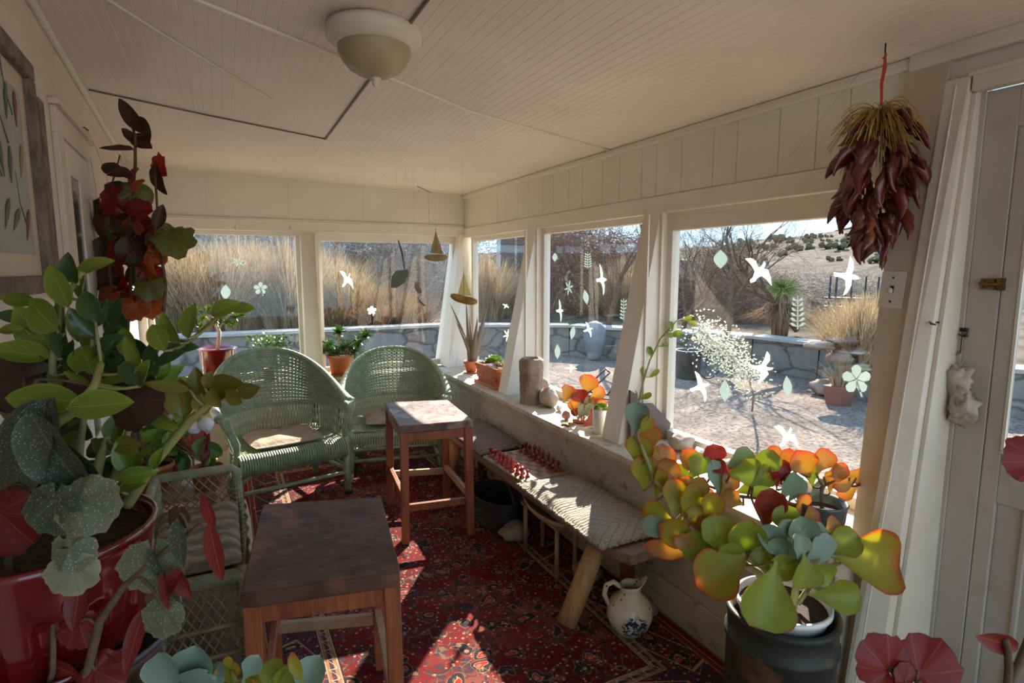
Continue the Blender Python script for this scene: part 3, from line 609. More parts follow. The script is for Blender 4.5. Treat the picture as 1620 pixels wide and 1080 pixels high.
    # diamond linework in the main border
    dg = math_(t, 'ABSOLUTE', math_(t, 'SUBTRACT', math_(t, 'FRACT', math_(t, 'MULTIPLY', q, 2.6)), .5)); dq = math_(t, 'ABSOLUTE', math_(t, 'SUBTRACT', dn, .5))
    di = math_(t, 'LESS_THAN', math_(t, 'ABSOLUTE', math_(t, 'SUBTRACT', math_(t, 'ADD', math_(t, 'MULTIPLY', dg, 1.0), dq), .38)), .018)
    B_ = mixc(t, math_(t, 'MULTIPLY', di, .85), B_, (.42, .24, .15))
    bd = mixc(t, isb, band, B_); c = mixc(t, math_(t, 'GREATER_THAN', dn, 1.0), bd, F)
    nf = N(t, 'ShaderNodeTexNoise', Scale=260.0, Detail=2.0); t.links.new(ge.outputs['Position'], nf.inputs['Vector'])
    c = mixc(t, .45, c, mixc(t, nf.outputs['Fac'], (.25, .25, .25), (1.6, 1.6, 1.6)), 'MULTIPLY'); t.links.new(c, b.inputs['Base Color'])
    bp = N(t, 'ShaderNodeBump', Strength=.6, Distance=.004); t.links.new(nf.outputs['Fac'], bp.inputs['Height']); t.links.new(bp.outputs[0], b.inputs['Normal'])
    return m
RX0, RX1, RY0, RY1 = .05, 1.73, 1.36, 4.93
mb = MB(); nx, ny = 60, 120
def rz_(x, y): return .010+.003*noise.noise(V((x*4, y*4, 0)))
top = [V((RX0+(RX1-RX0)*i/nx, RY0+(RY1-RY0)*j/ny, rz_(RX0+(RX1-RX0)*i/nx, RY0+(RY1-RY0)*j/ny))) for j in range(ny+1) for i in range(nx+1)]
mb.add(top, [(j*(nx+1)+i, j*(nx+1)+i+1, (j+1)*(nx+1)+i+1, (j+1)*(nx+1)+i) for j in range(ny) for i in range(nx)])
mb.b2((RX0, RY0, .001), (RX1, RY1, .006))
tag(mb.build('persian_rug', rugmat(RX0, RX1, RY0, RY1)), 'long red and navy floral oriental rug covering the porch floor', 'rug')
# ================================================================ OUTDOORS
def gz(x, y):
    z = -.15-.02*max(0, y-6)*0
    return z+.05*noise.noise(V((x*.5, y*.5, 3)))+.015*noise.noise(V((x*3, y*3, 1)))
mb = MB(); n = 110; gx = [-14+ (46*i/n) for i in range(n+1)]; gy = [-12+46*i/n for i in range(n+1)]
vs = []
for yy in gy:
    for xx in gx:
        ins = (-.75 < xx < 2.25 and -1.8 < yy < 5.4); vs.append(V((xx, yy, gz(xx, yy)-(.1 if ins else 0))))
mb.add(vs, [(j*(n+1)+i, j*(n+1)+i+1, (j+1)*(n+1)+i+1, (j+1)*(n+1)+i) for j in range(n) for i in range(n)]); struct('ground', mb, 'gravel')
# masonry retaining wall, follows the yard
def masonry():
    m, t, b = nodes('retaining_masonry'); b.inputs['Roughness'].default_value = .95; b.inputs['Specular IOR Level'].default_value = .03
    ge = N(t, 'ShaderNodeNewGeometry'); mp = N(t, 'ShaderNodeMapping'); mp.inputs['Scale'].default_value = (1.0, 1.0, 1.7); t.links.new(ge.outputs['Position'], mp.inputs[0])
    ns = N(t, 'ShaderNodeTexNoise', Scale=2.0, Detail=3.0); t.links.new(mp.outputs[0], ns.inputs['Vector'])
    va = t.nodes.new('ShaderNodeVectorMath'); va.operation = 'MULTIPLY_ADD'; t.links.new(ns.outputs['Color'], va.inputs[0]); va.inputs[1].default_value = (.4, .4, .3); t.links.new(mp.outputs[0], va.inputs[2])
    v = N(t, 'ShaderNodeTexVoronoi', Scale=1.5); v.feature = 'DISTANCE_TO_EDGE'; t.links.new(va.outputs[0], v.inputs['Vector'])
    v2 = N(t, 'ShaderNodeTexVoronoi', Scale=1.5); t.links.new(va.outputs[0], v2.inputs['Vector'])
    r = ramp(t, [(0, (.10, .09, .08)), (.02, (.13, .118, .105)), (.07, (.23, .21, .19))]); t.links.new(v.outputs['Distance'], r.inputs[0])
    c = mixc(t, .45, r.outputs[0], mixc(t, v2.outputs['Color'], (.6, .55, .5), (1.35, 1.3, 1.2)), 'MULTIPLY')
    nf = N(t, 'ShaderNodeTexNoise', Scale=9.0, Detail=6.0); t.links.new(ge.outputs['Position'], nf.inputs['Vector'])
    c = mixc(t, .6, c, mixc(t, nf.outputs['Fac'], (.6, .6, .6), (1.35, 1.3, 1.25)), 'MULTIPLY'); t.links.new(c, b.inputs['Base Color'])
    bp = N(t, 'ShaderNodeBump', Strength=.8, Distance=.05); t.links.new(v.outputs['Distance'], bp.inputs['Height']); t.links.new(bp.outputs[0], b.inputs['Normal'])
    return m
M['masonry'] = masonry()
WP = [V((-9, 10.8, 0)), V((-2, 11.0, 0)), V((4.0, 10.9, 0)), P(900, 562, 2, -.15), P(1090, 578, 2, -.15), P(1187, 585, 2, -.15), P(1290, 600, 2, -.15), P(1380, 640, 2, -.15), V((9.2, 2.4, 0)), V((9.5, -3, 0))]
ZT = [.44, .44, .43, .42, .42, .40, .38, .36, .36, .36]
mb = MB(); cp = MB()
for i in range(len(WP)-1):
    a, c = WP[i], WP[i+1]; t_ = (c-a); t_.z = 0; t_.normalize(); nn = V((-t_.y, t_.x, 0))
    if nn.dot(V((1, 1, 0))) < 0: nn = -nn
    def L4(z, k, e=0): return [V((p.x, p.y, z))+nn*q for p, q in ((a, -e), (c, -e), (c, k), (a, k))]
    mb.add(L4(-.4, .45)+[V((a.x, a.y, ZT[i]))+nn*.05, V((c.x, c.y, ZT[i+1]))+nn*.05, V((c.x, c.y, ZT[i+1]))+nn*.45, V((a.x, a.y, ZT[i]))+nn*.45], [(3, 2, 1, 0), (4, 5, 6, 7), (0, 1, 5, 4), (1, 2, 6, 5), (2, 3, 7, 6), (3, 0, 4, 7)])
    cp.add([V((p.x, p.y, z))+nn*q for p, q, z in ((a, -.01, ZT[i]), (c, -.01, ZT[i+1]), (c, .42, ZT[i+1]), (a, .42, ZT[i]))]+[V((p.x, p.y, z+.05))+nn*q for p, q, z in ((a, -.01, ZT[i]), (c, -.01, ZT[i+1]), (c, .42, ZT[i+1]), (a, .42, ZT[i]))], [(3, 2, 1, 0), (4, 5, 6, 7), (0, 1, 5, 4), (1, 2, 6, 5), (2, 3, 7, 6), (3, 0, 4, 7)])
gw = struct('wall_garden', mb, 'masonry', smooth=False); struct('trim_22', cp, pm('cap_stone', (.44, .41, .37), (.32, .29, .26), 3, .9, .3, 20), smooth=False)
# terrace behind the wall and the hill beyond
def tz(x, y):
    r_ = math.hypot(x, y); az = math.atan2(x, y)
    z = .40+max(0, (r_-15))*.015
    h = max(0, r_-22)
    k = max(0, min(1, (az-R(40))/R(20)))
    z += k*h*.11*(1-.35*min(1, h/60)); z += (1-k)*h*.03
    z += .5*noise.noise(V((x*.12, y*.12, 0)))*min(1, h/8)+.10*noise.noise(V((x*.7, y*.7, 0)))*min(1, max(0, r_-13)/6)
    return z
mb = MB(); nr, na = 60, 90; vs = []
def wallr(az):
    d = V((math.sin(az), math.cos(az), 0)); best = 60
    for a, c in zip(WP, WP[1:]):
        e_ = c-a; den = d.x*e_.y-d.y*e_.x
        if abs(den) < 1e-9: continue
        t_ = (a.x*e_.y-a.y*e_.x)/den; u_ = (a.x*d.y-a.y*d.x)/den
        if t_ > 0 and -.001 <= u_ <= 1.001: best = min(best, t_)
    return best
for j in range(na+1):
    az = R(-38+152*j/na); w0 = wallr(az)+.2; 
    for i in range(nr+1):
        q = (i/nr)**2.2; r_ = w0+(120-w0)*q; x, y = r_*math.sin(az), r_*math.cos(az); vs.append(V((x, y, tz(x, y) if i else .38)))
mb.add(vs, [(j*(nr+1)+i, (j+1)*(nr+1)+i, (j+1)*(nr+1)+i+1, j*(nr+1)+i+1) for j in range(na) for i in range(nr)]); struct('hillside', mb, 'hill')
# blades / twigs makers
def clump(n, h, spread, lean, wd, seed, seg=3, base=.1):
    b = MB(); r_ = random.Random(seed)
    for i in range(n):
        a = r_.uniform(0, 2*PI); q = r_.random(); hh = h*r_.uniform(.55, 1.05); ln = lean*q*r_.uniform(.6, 1.2)
        p0 = V((math.cos(a), math.sin(a), 0))*base*q*3; dr = V((math.cos(a+r_.uniform(-.5, .5)), math.sin(a+r_.uniform(-.5, .5)), 0))
        pts = [p0+dr*(spread*ln*(t**1.6))+V((0, 0, hh*(t-ln*.22*t*t))) for t in [k/seg for k in range(seg+1)]]
        b.ribbon(pts, [wd*(1-.8*k/seg) for k in range(seg+1)], (math.sin(a*3), math.cos(a*3), .2))
    return b
def twigs(n, h, r0, seed, wd=.012, curl=.35, up=.4):
    b = MB(); r_ = random.Random(seed)
    for i in range(n):
        p = V((r_.gauss(0, r0*.45), r_.gauss(0, r0*.45), r_.uniform(0, h*.85))); d = V((r_.gauss(0, 1), r_.gauss(0, 1), r_.gauss(up, .7))).normalized(); L = h*r_.uniform(.15, .4); pts = [p]
        for k in range(4):
            d = (d+V((r_.gauss(0, curl), r_.gauss(0, curl), r_.gauss(0, curl)))).normalized(); pts.append(pts[-1]+d*L/4)
        b.ribbon(pts, [wd, wd*.9, wd*.7, wd*.5, wd*.2], d.cross(V((r_.gauss(0, 1), r_.gauss(0, 1), r_.gauss(0, 1)))))
    return b
def place(protos, spots, name, cat, group, labels):
    out = []
    for i, s_ in enumerate(spots):
        p = protos[i % len(protos)]; loc, sc_ = s_[0], s_[1]
        o = p if i < len(protos) else p.copy()
        if i >= len(protos): COL.objects.link(o)
        o.name = name; o.location = loc; o.scale = (sc_[0], sc_[0], sc_[1]) if isinstance(sc_, tuple) else (sc_,)*3; o.rotation_euler = (0, 0, i*2.1)
        lb = labels[i] if isinstance(labels, list) else labels
        tag(o, lb, cat, group); out.append(o)
    return out
def G(px, py, d):            # ground point on the terrace below a pixel column at distance d
    r_ = ray(px, py); k = d/math.hypot(r_.x, r_.y); p = EYE+r_*k; return V((p.x, p.y, tz(p.x, p.y)-.03))
gp = [clump(1500, 1.95, 1.0, 1.0, .014, s, seg=4, base=.16).build('ornamental_grass', 'straw', loc=(0, 0, 0), smooth=False) for s in (1, 2)]
place(gp, [(G(455, 480, 12.6), 1.0), (G(405, 480, 12.9), (1.0, .95)), (G(350, 480, 12.4), .9), (G(300, 480, 12.8), (1.1, .95)), (G(545, 480, 12.8), (.8, .75)), (G(515, 480, 13.6), (.9, .9)), (G(770, 480, 13.4), (.75, .85)), (G(800, 480, 14.4), .7), (G(985, 480, 14.6), (.95, .8)), (G(1360, 530, 8.9), (.62, .48)), (G(1395, 530, 9.4), (.6, .5)), (G(262, 480, 13.4), 1.0), (G(378, 480, 14.2), (1.1, 1.05)), (G(1335, 525, 9.8), (.5, .4))],
      'ornamental_grass', 'grass', None, ['tall blond ornamental grass clump beside the post of the left back window', 'tall pale dry grass clump in the middle of left back window', 'pale dry grass behind the small red-potted tree', 'dry grass clump at the left of the left back window', 'short straw clump seen above the spiky plant in the right back window', 'dry grass standing just right of the back window post', 'dry grass behind the aloe in the narrow window', 'pale grass below the white house', 'golden grass beyond the wall at the right of the middle side window', 'golden grass by the wall next to the hanging chili bunch', 'golden grass against the beige post beyond the garden wall', 'grass clump glimpsed through the red begonia leaves', 'rearmost blond grass in the left back window', 'small pale grass left of the golden grass by the wall'])
bp_ = [clump(900, .75, .8, 1.0, .016, s, base=.18).build('brown_grass', 'straw2', loc=(0, 0, 0), smooth=False) for s in (4, 5)]
place(bp_, [(G(590, 500, 12.3), 1.0), (G(640, 500, 12.5), (1.0, .8)), (G(530, 500, 12.2), (.8, .9)), (G(620, 500, 13.2), (1.2, 1.3))], 'brown_grass', 'grass', None, ['cut-back russet brown grass clump behind the snowflake decal', 'low brown grass clump left of the corner of the back window', 'dark brown grass just above the garden wall behind spiky plant', 'taller brown grass in the rear of the right back window'])
tb1, tb2 = twigs(2600, 3.4, 1.7, 7, .012), twigs(2600, 3.4, 1.7, 8, .012); mb = MB()
for i, (g_, s1, s2) in enumerate([(G(330, 470, 18), 1.3, .95), (G(460, 470, 19), 1.3, 1.0), (G(560, 470, 18.5), 1.2, .9), (G(660, 470, 18), 1.2, .95), (G(250, 470, 18), 1.2, .95), (G(400, 470, 21), 1.5, 1.15), (G(510, 470, 22), 1.6, 1.1), (G(620, 470, 22), 1.4, 1.1), (G(290, 470, 23), 1.5, 1.2), (G(700, 470, 24), 1.4, 1.1), (G(1040, 470, 17), 1.0, .55), (G(1120, 470, 16), 1.0, .6), (G(1300, 500, 15), 1.0, .35), (G(1360, 500, 16), 1.0, .35)]):
    src = (tb1, tb2)[i % 2]; Rz = Matrix.Rotation(i*2.1, 3, 'Z'); mb.add([g_+Rz @ V((p.x*s1, p.y*s1, p.z*s2)) for p in src.v], src.f, src.uv)
tag(mb.build('bare_thicket', 'twig', smooth=False), 'tangled grey leafless thicket beyond the garden wall and grasses', 'thicket', kind='stuff')
tb1, tb2 = twigs(2200, 2.6, 1.3, 17, .014), twigs(2200, 2.6, 1.3, 18, .014); mb = MB()
for i, (g_, s1, s2) in enumerate([(G(880, 480, 15.5), 1.0, 1.05), (G(925, 480, 16), 1.2, 1.0), (G(970, 480, 17), 1.1, .95), (G(845, 480, 17), 1.0, 1.1)]):
    src = (tb1, tb2)[i % 2]; Rz = Matrix.Rotation(i*2.1, 3, 'Z'); mb.add([g_+Rz @ V((p.x*s1, p.y*s1, p.z*s2)) for p in src.v], src.f, src.uv)
tag(mb.build('russet_thicket', 'twigred', smooth=False), 'reddish-brown leafless thicket seen through the middle side window', 'thicket', kind='stuff')
for (g_, s1, s2, lb) in ((G(1195, 490, 14.2), .62, .5, 'reddish leafless shrub left of the yucca beyond the wall'), (G(1150, 490, 15.4), .62, .72, 'reddish leafless shrub behind the blooming shrub beyond the wall')):
    o = MB(); o.add([V((p.x*s1, p.y*s1, p.z*s2)) for p in tb1.v], tb1.f, tb1.uv); o = o.build('russet_shrub', 'twigred', loc=(0, 0, 0), smooth=False); o.location = g_; tag(o, lb, 'shrub')
# dotted shrubs on the hill
hp = []
for s in (1, 2, 3):
    b = MB(); rr = random.Random(s)
    for k in range(5): b.blob((rr.uniform(-.5, .5), rr.uniform(-.5, .5), rr.uniform(.2, .5)), (rr.uniform(.2, .34), rr.uniform(.2, .34), rr.uniform(.2, .32)), s*9+k, .4, 3, 2.5)
    hp.append(b.build('hill_shrub', 'sage', loc=(0, 0, 0)))
rr = random.Random(9); sp = []
for k in range(160):
    px = rr.uniform(1150, 1420); d = rr.uniform(34, 105); g = G(px, 430, d)
    if any((g-q[0]).length < 2.6 for q in sp): continue
    sp.append((g, rr.uniform(.35, 1.0)*(d/50)**.6))
place(hp, sp, 'hill_shrub', 'shrub', 'scrub dotted over the hill', 'round dark scrub bush growing on the brown hillside')
# bare trees
def tree(b, p, d, L, r_, depth, rn, sp=.5, upb=.12):
    pts = [p]; k = 4; rs = [r_]
    for i in range(k):
        d = (d+V((rn.gauss(0, .13), rn.gauss(0, .13), rn.gauss(upb*.4, .1)))).normalized(); pts.append(pts[-1]+d*L/k); rs.append(r_*(1-.32*(i+1)/k))
    b.tube(pts, rs, 6 if depth > 4 else (4 if depth > 2 else 3), cap=False)
    if depth == 0: return
    nb = 3 if depth > 1 else 4
    for i in range(nb):
        q = pts[-1] if i == 0 else pts[rn.choice((2, 3, 4))]
        ax = V((rn.gauss(0, 1), rn.gauss(0, 1), rn.gauss(0, 1))); nd = (d+ax.normalized()*sp*rn.uniform(.7, 1.5)+V((0, 0, upb))).normalized()
        tree(b, q, nd, L*rn.uniform(.66, .88), rs[-1]*rn.uniform(.62, .85), depth-1, rn, sp, upb)
def mktree(seed, loc, L, r_, depth, lean, label, mat='bark', sp=.5, upb=.1):
    b = MB(); rn = random.Random(seed); tree(b, V((0, 0, 0)), V(lean).normalized(), L, r_, depth, rn, sp, upb)
    o = b.build('bare_tree', mat, loc=(0, 0, 0)); o.location = loc; return tag(o, label, 'tree')
t1 = P(1085, 566, 2, -.15); mktree(3, t1, .85, .075, 6, (-.05, .1, 1), 'bare spreading tree just outside the left edge of the large window', sp=.62, upb=.06)
mktree(12, V((7.6, 7.0, .4)), 1.05, .08, 6, (.5, -.1, 1), 'leafless tree behind the garden wall reaching over the yucca', sp=.6, upb=.02)
mktree(23, V((7.0, 9.5, .4)), 1.1, .07, 6, (-.2, -.1, 1), 'leafless tree behind the wall in the middle side window', sp=.6, upb=.02)
mktree(31, V((9.2, 6.8, .5)), .9, .06, 6, (-.6, .2, .7), 'thin slanting bare tree left of the yucca', sp=.6, upb=.0)
# yucca
yl_ = G(1236, 480, 11.3); yt = thing('yucca', 'yucca with a round green head on a shaggy brown trunk', 'plant', yl_)
b = MB(); 
b.tube([(0, 0, -.1), (0, 0, .3), (.02, 0, .55), (.02, 0, .78)], [.13, .16, .15, .10], 10); b.build('trunk', 'straw2', yt, world=False)
b = clump(500, .55, .5, 1.2, .02, 3, base=.09); b.v = [V((p.x, p.y, .62-p.z*.8)) for p in b.v]; b.build('dead_leaves', 'straw2', yt, world=False, smooth=False)
b = MB(); rr = random.Random(4)
for k in range(420):
    d = V((rr.gauss(0, 1), rr.gauss(0, 1), rr.gauss(.25, .9))).normalized(); L = rr.uniform(.26, .33); c0 = V((.02, 0, .88)); b.ribbon([c0+d*.04, c0+d*L*.6, c0+d*L], [.02, .014, .002], d.orthogonal())
b.build('leaf_head', 'yucca', yt, world=False, smooth=False)
# pale blooming shrub close to the glass
b = MB(); rr = random.Random(6); st = None
spine = [P(1190, 650, 2, -.1), PD(1185, 600, 6.0), PD(1150, 555, 5.9), PD(1105, 522, 5.8)]
sh = thing('blooming_shrub', 'arching shrub with pale creamy flower clusters outside the large window', 'shrub', spine[0])
b.tube([spine[0], PD(1192, 625, 6.2), spine[1], spine[2], spine[3]], .012, 5); b.build('stem', 'twig', sh)
b = MB()
for k in range(1500):
    t_ = .8+rr.random()**.8*2.19; i = int(t_); c = spine[i].lerp(spine[i+1], t_-i)+V((rr.gauss(0, .09), rr.gauss(0, .09), rr.gauss(0, .10))); d = V((rr.gauss(0, 1), rr.gauss(0, 1), rr.gauss(0, 1))).normalized(); b.leaf(c, d, d.orthogonal(), .028, .018, 'ovate', nu=3, nv=2)
b.build('blossoms', 'bloom', sh)
# garden rocks, pot, planter, tank, blue reflection form, seat frame
for i, (px, py, r_, lb) in enumerate(((1308, 618, .20, 'rounded brown rock at the foot of the garden wall below the dry plant'), (1352, 560, .22, 'flat pale capstone lying on the garden wall by the golden grass'), (1358, 585, .20, 'flat pale boulder set in the garden wall near the beige post'), (1330, 572, .16, 'brown stone under the flat pale capstone'), (1365, 612, .24, 'pale boulder behind the five-petal decal'), (1298, 552, .18, 'reddish slab of stone on the wall top'), (1335, 545, .2, 'long reddish flat stone on the wall beside golden grass'))):
    b = MB(); p = P(px, py, 2, -.1) if py > 605 else PD(px, py, 7.6); b.blob(p+V((0, 0, .05)), (r_, r_, r_*(.32 if i in (1, 2, 5, 6) else .6)), i+20, .3, 4, 1.6); tag(b.build('garden_rock', 'rock' if i in (0, 3, 5, 6) else 'palestone'), lb, 'rock')
dp = P(1326, 640, 2, -.15); pt_ = thing('dried_potted_plant', 'square reddish garden pot with dry twiggy plant by the stone wall', 'plant pot', dp)
b = MB(); b.box((0, 0, .12), (.28, .28, .26), taper=.75); b.build('pot', 'rustwood', pt_, world=False, smooth=False, bevel=.01)
b = clump(160, .42, .35, 1, .008, 14, base=.03); b.v = [p+V((0, 0, .25)) for p in b.v]; b.build('dry_stems', 'straw', pt_, world=False, smooth=False)
p = P(1088, 598, 2, -.15); b = MB(); b.lathe([(.16, 0), (.19, .02), (.20, .42), (.215, .43), (.215, .46), (.19, .46), (.18, .36), (.001, .35)], p, 28); tag(b.build('garden_planter', pm('dark_slate_metal', (.05, .055, .06), (.03, .035, .04), 6, .5)), 'dark grey round planter outside at the left of the large window', 'planter')
# folding seat frame lying by the planter
b = MB(); c = P(960, 640, 2, -.15); u_ = RT*.28; w_ = V((FW.x, FW.y, 0)).normalized()*.3
for q in (0, 1):
    o_ = w_*q; b.tube([c-u_*1.0+o_+V((0, 0, .12)), c+u_*.1+o_+V((0, 0, .42))], .012, 6); b.tube([c-u_*1.0+o_+V((0, 0, .12)), c+u_*1.1+o_+V((0, 0, .02))], .012, 6); b.tube([c+u_*.2+o_+V((0, 0, .06)), c+u_*1.3+o_+V((0, 0, .48))], .012, 6); b.tube([c+u_*1.1+o_+V((0, 0, .02)), c+u_*.5+o_+V((0, 0, .25))], .010, 6)
for z_, k in ((.12, -1.0), (.42, .1), (.02, 1.1), (.48, 1.3)): b.tube([c+u_*k+V((0, 0, z_)), c+u_*k+w_+V((0, 0, z_))], .012, 6)
tag(b.build('bent_metal_chair', 'iron'), 'dark bent metal chair frame standing on gravel in the middle side window', 'chair frame')
b = MB(); c = P(1120, 600, 2, -.12); b.tube([c+RT*(.22*math.cos(a))+V((0, 0, .35+.33*math.sin(a))) for a in [R(200+20*k) for k in range(12)]], .012, 6); tag(b.build('garden_hose', 'iron'), 'black curved hose beside the dark planter', 'hose')
p = P(942, 566, 2, -.12); b = MB(); b.lathe([(.10, 0), (.13, .05), (.19, .30), (.22, .45), (.20, .60), (.14, .69), (.04, .73), (.001, .73)], p-V((.1, .1, 0)), 28); tag(b.build('reflection_form', 'bluegrey'), 'pale blue rounded form put in for a reflection in middle window', 'reflection')  # solid form modelled for a pale blue shape that looks like a window reflection
# white house with a window, roof hut, rails and beam
hb = thing('white_house', 'white rendered house with a dark window beyond the dry grasses', 'building', G(815, 470, 16.5))
q0 = G(786, 470, 16.5); q1 = G(868, 470, 16.2); t_ = (q1-q0); t_.z = 0; t_.normalize(); nn = V((-t_.y, t_.x, 0)) if V((-t_.y, t_.x, 0)).dot(V((0, 1, 0))) > 0 else V((t_.y, -t_.x, 0))
b = MB(); zz = q0.z-.5; b.prism([q0+V((0, 0, -.5)), q1+V((0, 0, -.5)), q1+V((0, 0, 2.2)), q0+V((0, 0, 2.2))], nn*5); b.build('wall', 'whitehouse', hb, smooth=False)
b = MB(); a0 = q0+t_*.1-nn*.03; b.prism([a0+V((0, 0, 1.1)), a0+t_*.95+V((0, 0, 1.1)), a0+t_*.95+V((0, 0, 2.3)), a0+V((0, 0, 2.3))], nn*.1); b.build('window', 'darkpane', hb, smooth=False)
b = MB()
for k in (0, .47, .95): b.prism([a0-nn*.02+t_*(k-.03)+V((0, 0, 1.1)), a0-nn*.02+t_*(k+.03)+V((0, 0, 1.1)), a0-nn*.02+t_*(k+.03)+V((0, 0, 2.3)), a0-nn*.02+t_*(k-.03)+V((0, 0, 2.3))], nn*.05)
b.build('window_frame', 'whitehouse', hb, smooth=False)
hh = thing('garden_shed', 'low brown shed with pale pinkish roof behind the bare tree', 'building', G(1080, 460, 16)); q0 = G(1058, 460, 16); q1 = G(1100, 460, 15.6); b = MB(); b.prism([q0-V((0, 0, .3)), q1-V((0, 0, .3)), q1+V((0, 0, .95)), q0+V((0, 0, .95))], V((.8, 1.6, 0))); b.build('wall', 'rustwood', hh, smooth=False)
b = MB(); b.prism([q0+V((-.1, -.1, .95)), q1+V((.1, -.1, .95)), q1+V((-.1, -.1, 1.45)), q0+V((.1, -.1, 1.45))], V((.9, 1.8, .1))); b.build('roof', pm('pink_roof', (.52, .40, .36), None, 3, .8), hh, smooth=False)
def fence_pt(px, z, d=13.5): g = G(px, 470, d); return V((g.x, g.y, z))
fz = 1.1; fr = thing('corral_fence', 'dark low rail fence with thin posts below the hill', 'fence', G(1360, 470, 13.5))
for px in (1312, 1322, 1346, 1368, 1388, 1410):
    b = MB(); b.tube([fence_pt(px, .3), fence_pt(px, 1.45)], .022, 5); b.build('post', 'iron', fr)
for z_ in (.62, .82, 1.0):
    b = MB(); b.tube([fence_pt(1305, z_), fence_pt(1435, z_)], .022, 5); b.build('rail', 'iron', fr)
b = MB(); a_, c_ = fence_pt(1325, .85, 14.2), fence_pt(1440, .85, 14.2); b.prism([a_, c_, c_-V((0, 0, .45)), a_-V((0, 0, .45))], V((.4, .9, 0))); tag(b.build('stock_trough', 'iron', smooth=False), 'long dark trough behind the corral fence', 'trough')
b = MB(); a_, c_ = fence_pt(1308, .68, 11), fence_pt(1440, .62, 11); b.prism([a_, c_, c_-V((0, 0, .07)), a_-V((0, 0, .07))], V((.06, .12, 0))); b.prism([a_-V((0, 0, .07)), a_+V((.08, 0, -.07)), a_+V((.08, 0, -.5)), a_-V((0, 0, .5))], V((.05, .08, 0))); b.prism([c_-V((0, 0, .07)), c_+V((.08, 0, -.07)), c_+V((.08, 0, -.5)), c_-V((0, 0, .5))], V((.05, .08, 0))); tag(b.build('rust_rail', 'rustwood', smooth=False), 'rust-red horizontal beam behind the golden grass', 'beam')
# mesa on the skyline
b = MB(); mp_ = [G(px, 400, 118) for px in range(1100, 1640, 20)]
def mh(px): return 118*(425-(424-58*math.exp(-((px-1400)/120.0)**2)-14*math.exp(-((px-1310)/50.0)**2)))/901
tops = [mh(px) for px in range(1100, 1640, 20)]; k = len(mp_)
b.add([V((p.x, p.y, 0)) for p in mp_]+[V((p.x, p.y, 1.6+h_+.8*noise.noise(V((i*.9, 0, 0))))) for i, (p, h_) in enumerate(zip(mp_, tops))]+[V((p.x*1.3, p.y*1.3, 1.6+h_*.8)) for p, h_ in zip(mp_, tops)], [(i, i+1, k+i+1, k+i) for i in range(k-1)]+[(k+i, k+i+1, 2*k+i+1, 2*k+i) for i in range(k-1)])
struct('mesa', b, pm('far_mesa', (.07, .06, .06), (.05, .05, .055), .05, .95, 1, .3))
# ================================================================ FURNITURE
def make_stool(name, label, poly, topz, grain_seed=1, tm='stooltop'):
    """poly: top corners (FL, FR, BR, BL) in the world"""
    c = sum((V((p[0], p[1], 0)) for p in poly), V())/4; st = thing(name, label, 'stool', (c.x, c.y, 0))
    pl = [V((p[0], p[1], 0)) for p in poly]
    b = MB(); rr = random.Random(grain_seed)
    n = 10; ring = []
    for i in range(4):
        a, d = pl[i], pl[(i+1) % 4]
        for k in range(n):
            q = a.lerp(d, k/n); e_ = (d-a).normalized(); out = V((e_.y, -e_.x, 0)); q = q+out*(.004*noise.noise(V((i*5+k*.7, grain_seed, 0)))+(.0 if k else -.004)); ring.append(q)
    th = .048; m_ = len(ring); lay = [(1-.02, topz-th), (1.0, topz-th+.006), (1.0, topz-.005), (.985, topz)]
    vs = []
    for s_, z in lay: vs += [V((c.x+(q.x-c.x)*s_, c.y+(q.y-c.y)*s_, z)) for q in ring]
    fs = [(l*m_+i, l*m_+(i+1) % m_, (l+1)*m_+(i+1) % m_, (l+1)*m_+i) for l in range(3) for i in range(m_)]
    # dished top grid
    vs += [V((c.x, c.y, topz-.006))]; ci = len(vs)-1
    inner = [V((c.x+(q.x-c.x)*.6, c.y+(q.y-c.y)*.6, topz-.004+.002*noise.noise(q*9))) for q in ring]; o_ = len(vs); vs += inner
    fs += [(3*m_+i, 3*m_+(i+1) % m_, o_+(i+1) % m_, o_+i) for i in range(m_)]+[(o_+i, o_+(i+1) % m_, ci) for i in range(m_)]+[(m_-1-i for i in range(m_))]
    fs = [tuple(f) for f in fs]; b.add(vs, fs); b.build('seat', tm, st, smooth=False, bevel=.002)
    L = []
    for q in pl:
        d = (q-c); d.z = 0; d_ = q-V((d.x*.13, d.y*.09, 0)); L.append(V((d_.x, d_.y, .012)))
    e1 = (pl[1]-pl[0]).normalized(); e2 = V((-e1.y, e1.x, 0)); w_ = .024
    for q in L:
        b = MB(); sp = (q-V((c.x, c.y, 0)))*.04; B_ = [q+sp+e1*sx*w_*.9+e2*sy*w_*.9 for sx, sy in ((-1, -1), (1, -1), (1, 1), (-1, 1))]; T_ = [q+e1*sx*w_+e2*sy*w_+V((0, 0, topz-.047)) for sx, sy in ((-1, -1), (1, -1), (1, 1), (-1, 1))]
        b.hexa(B_, T_); b.build('leg', 'stoolleg', st, smooth=False, bevel=.004)
    def bar(nm, a, d, z, h, w2, mat):
        b = MB(); t_ = (d-a).normalized(); s_ = V((-t_.y, t_.x, 0))*w2; A = [a-s_, a+s_, d+s_, d-s_]; b.hexa([p+V((0, 0, z-h/2)) for p in A], [p+V((0, 0, z+h/2)) for p in A]); b.build(nm, mat, st, smooth=False, bevel=.003)
    for i, z in ((0, .21), (1, .25), (2, .22), (3, .25)):
        bar('stretcher', L[i], L[(i+1) % 4], z, .042, .013, 'stretch' if i in (1, 2) else 'stoolleg')
        bar('apron', L[i], L[(i+1) % 4], topz-.085, .06, .013, 'stoolleg')
    return st
def tp(px, py, z=.72): p = P(px, py, 2, z); return (p.x, p.y)
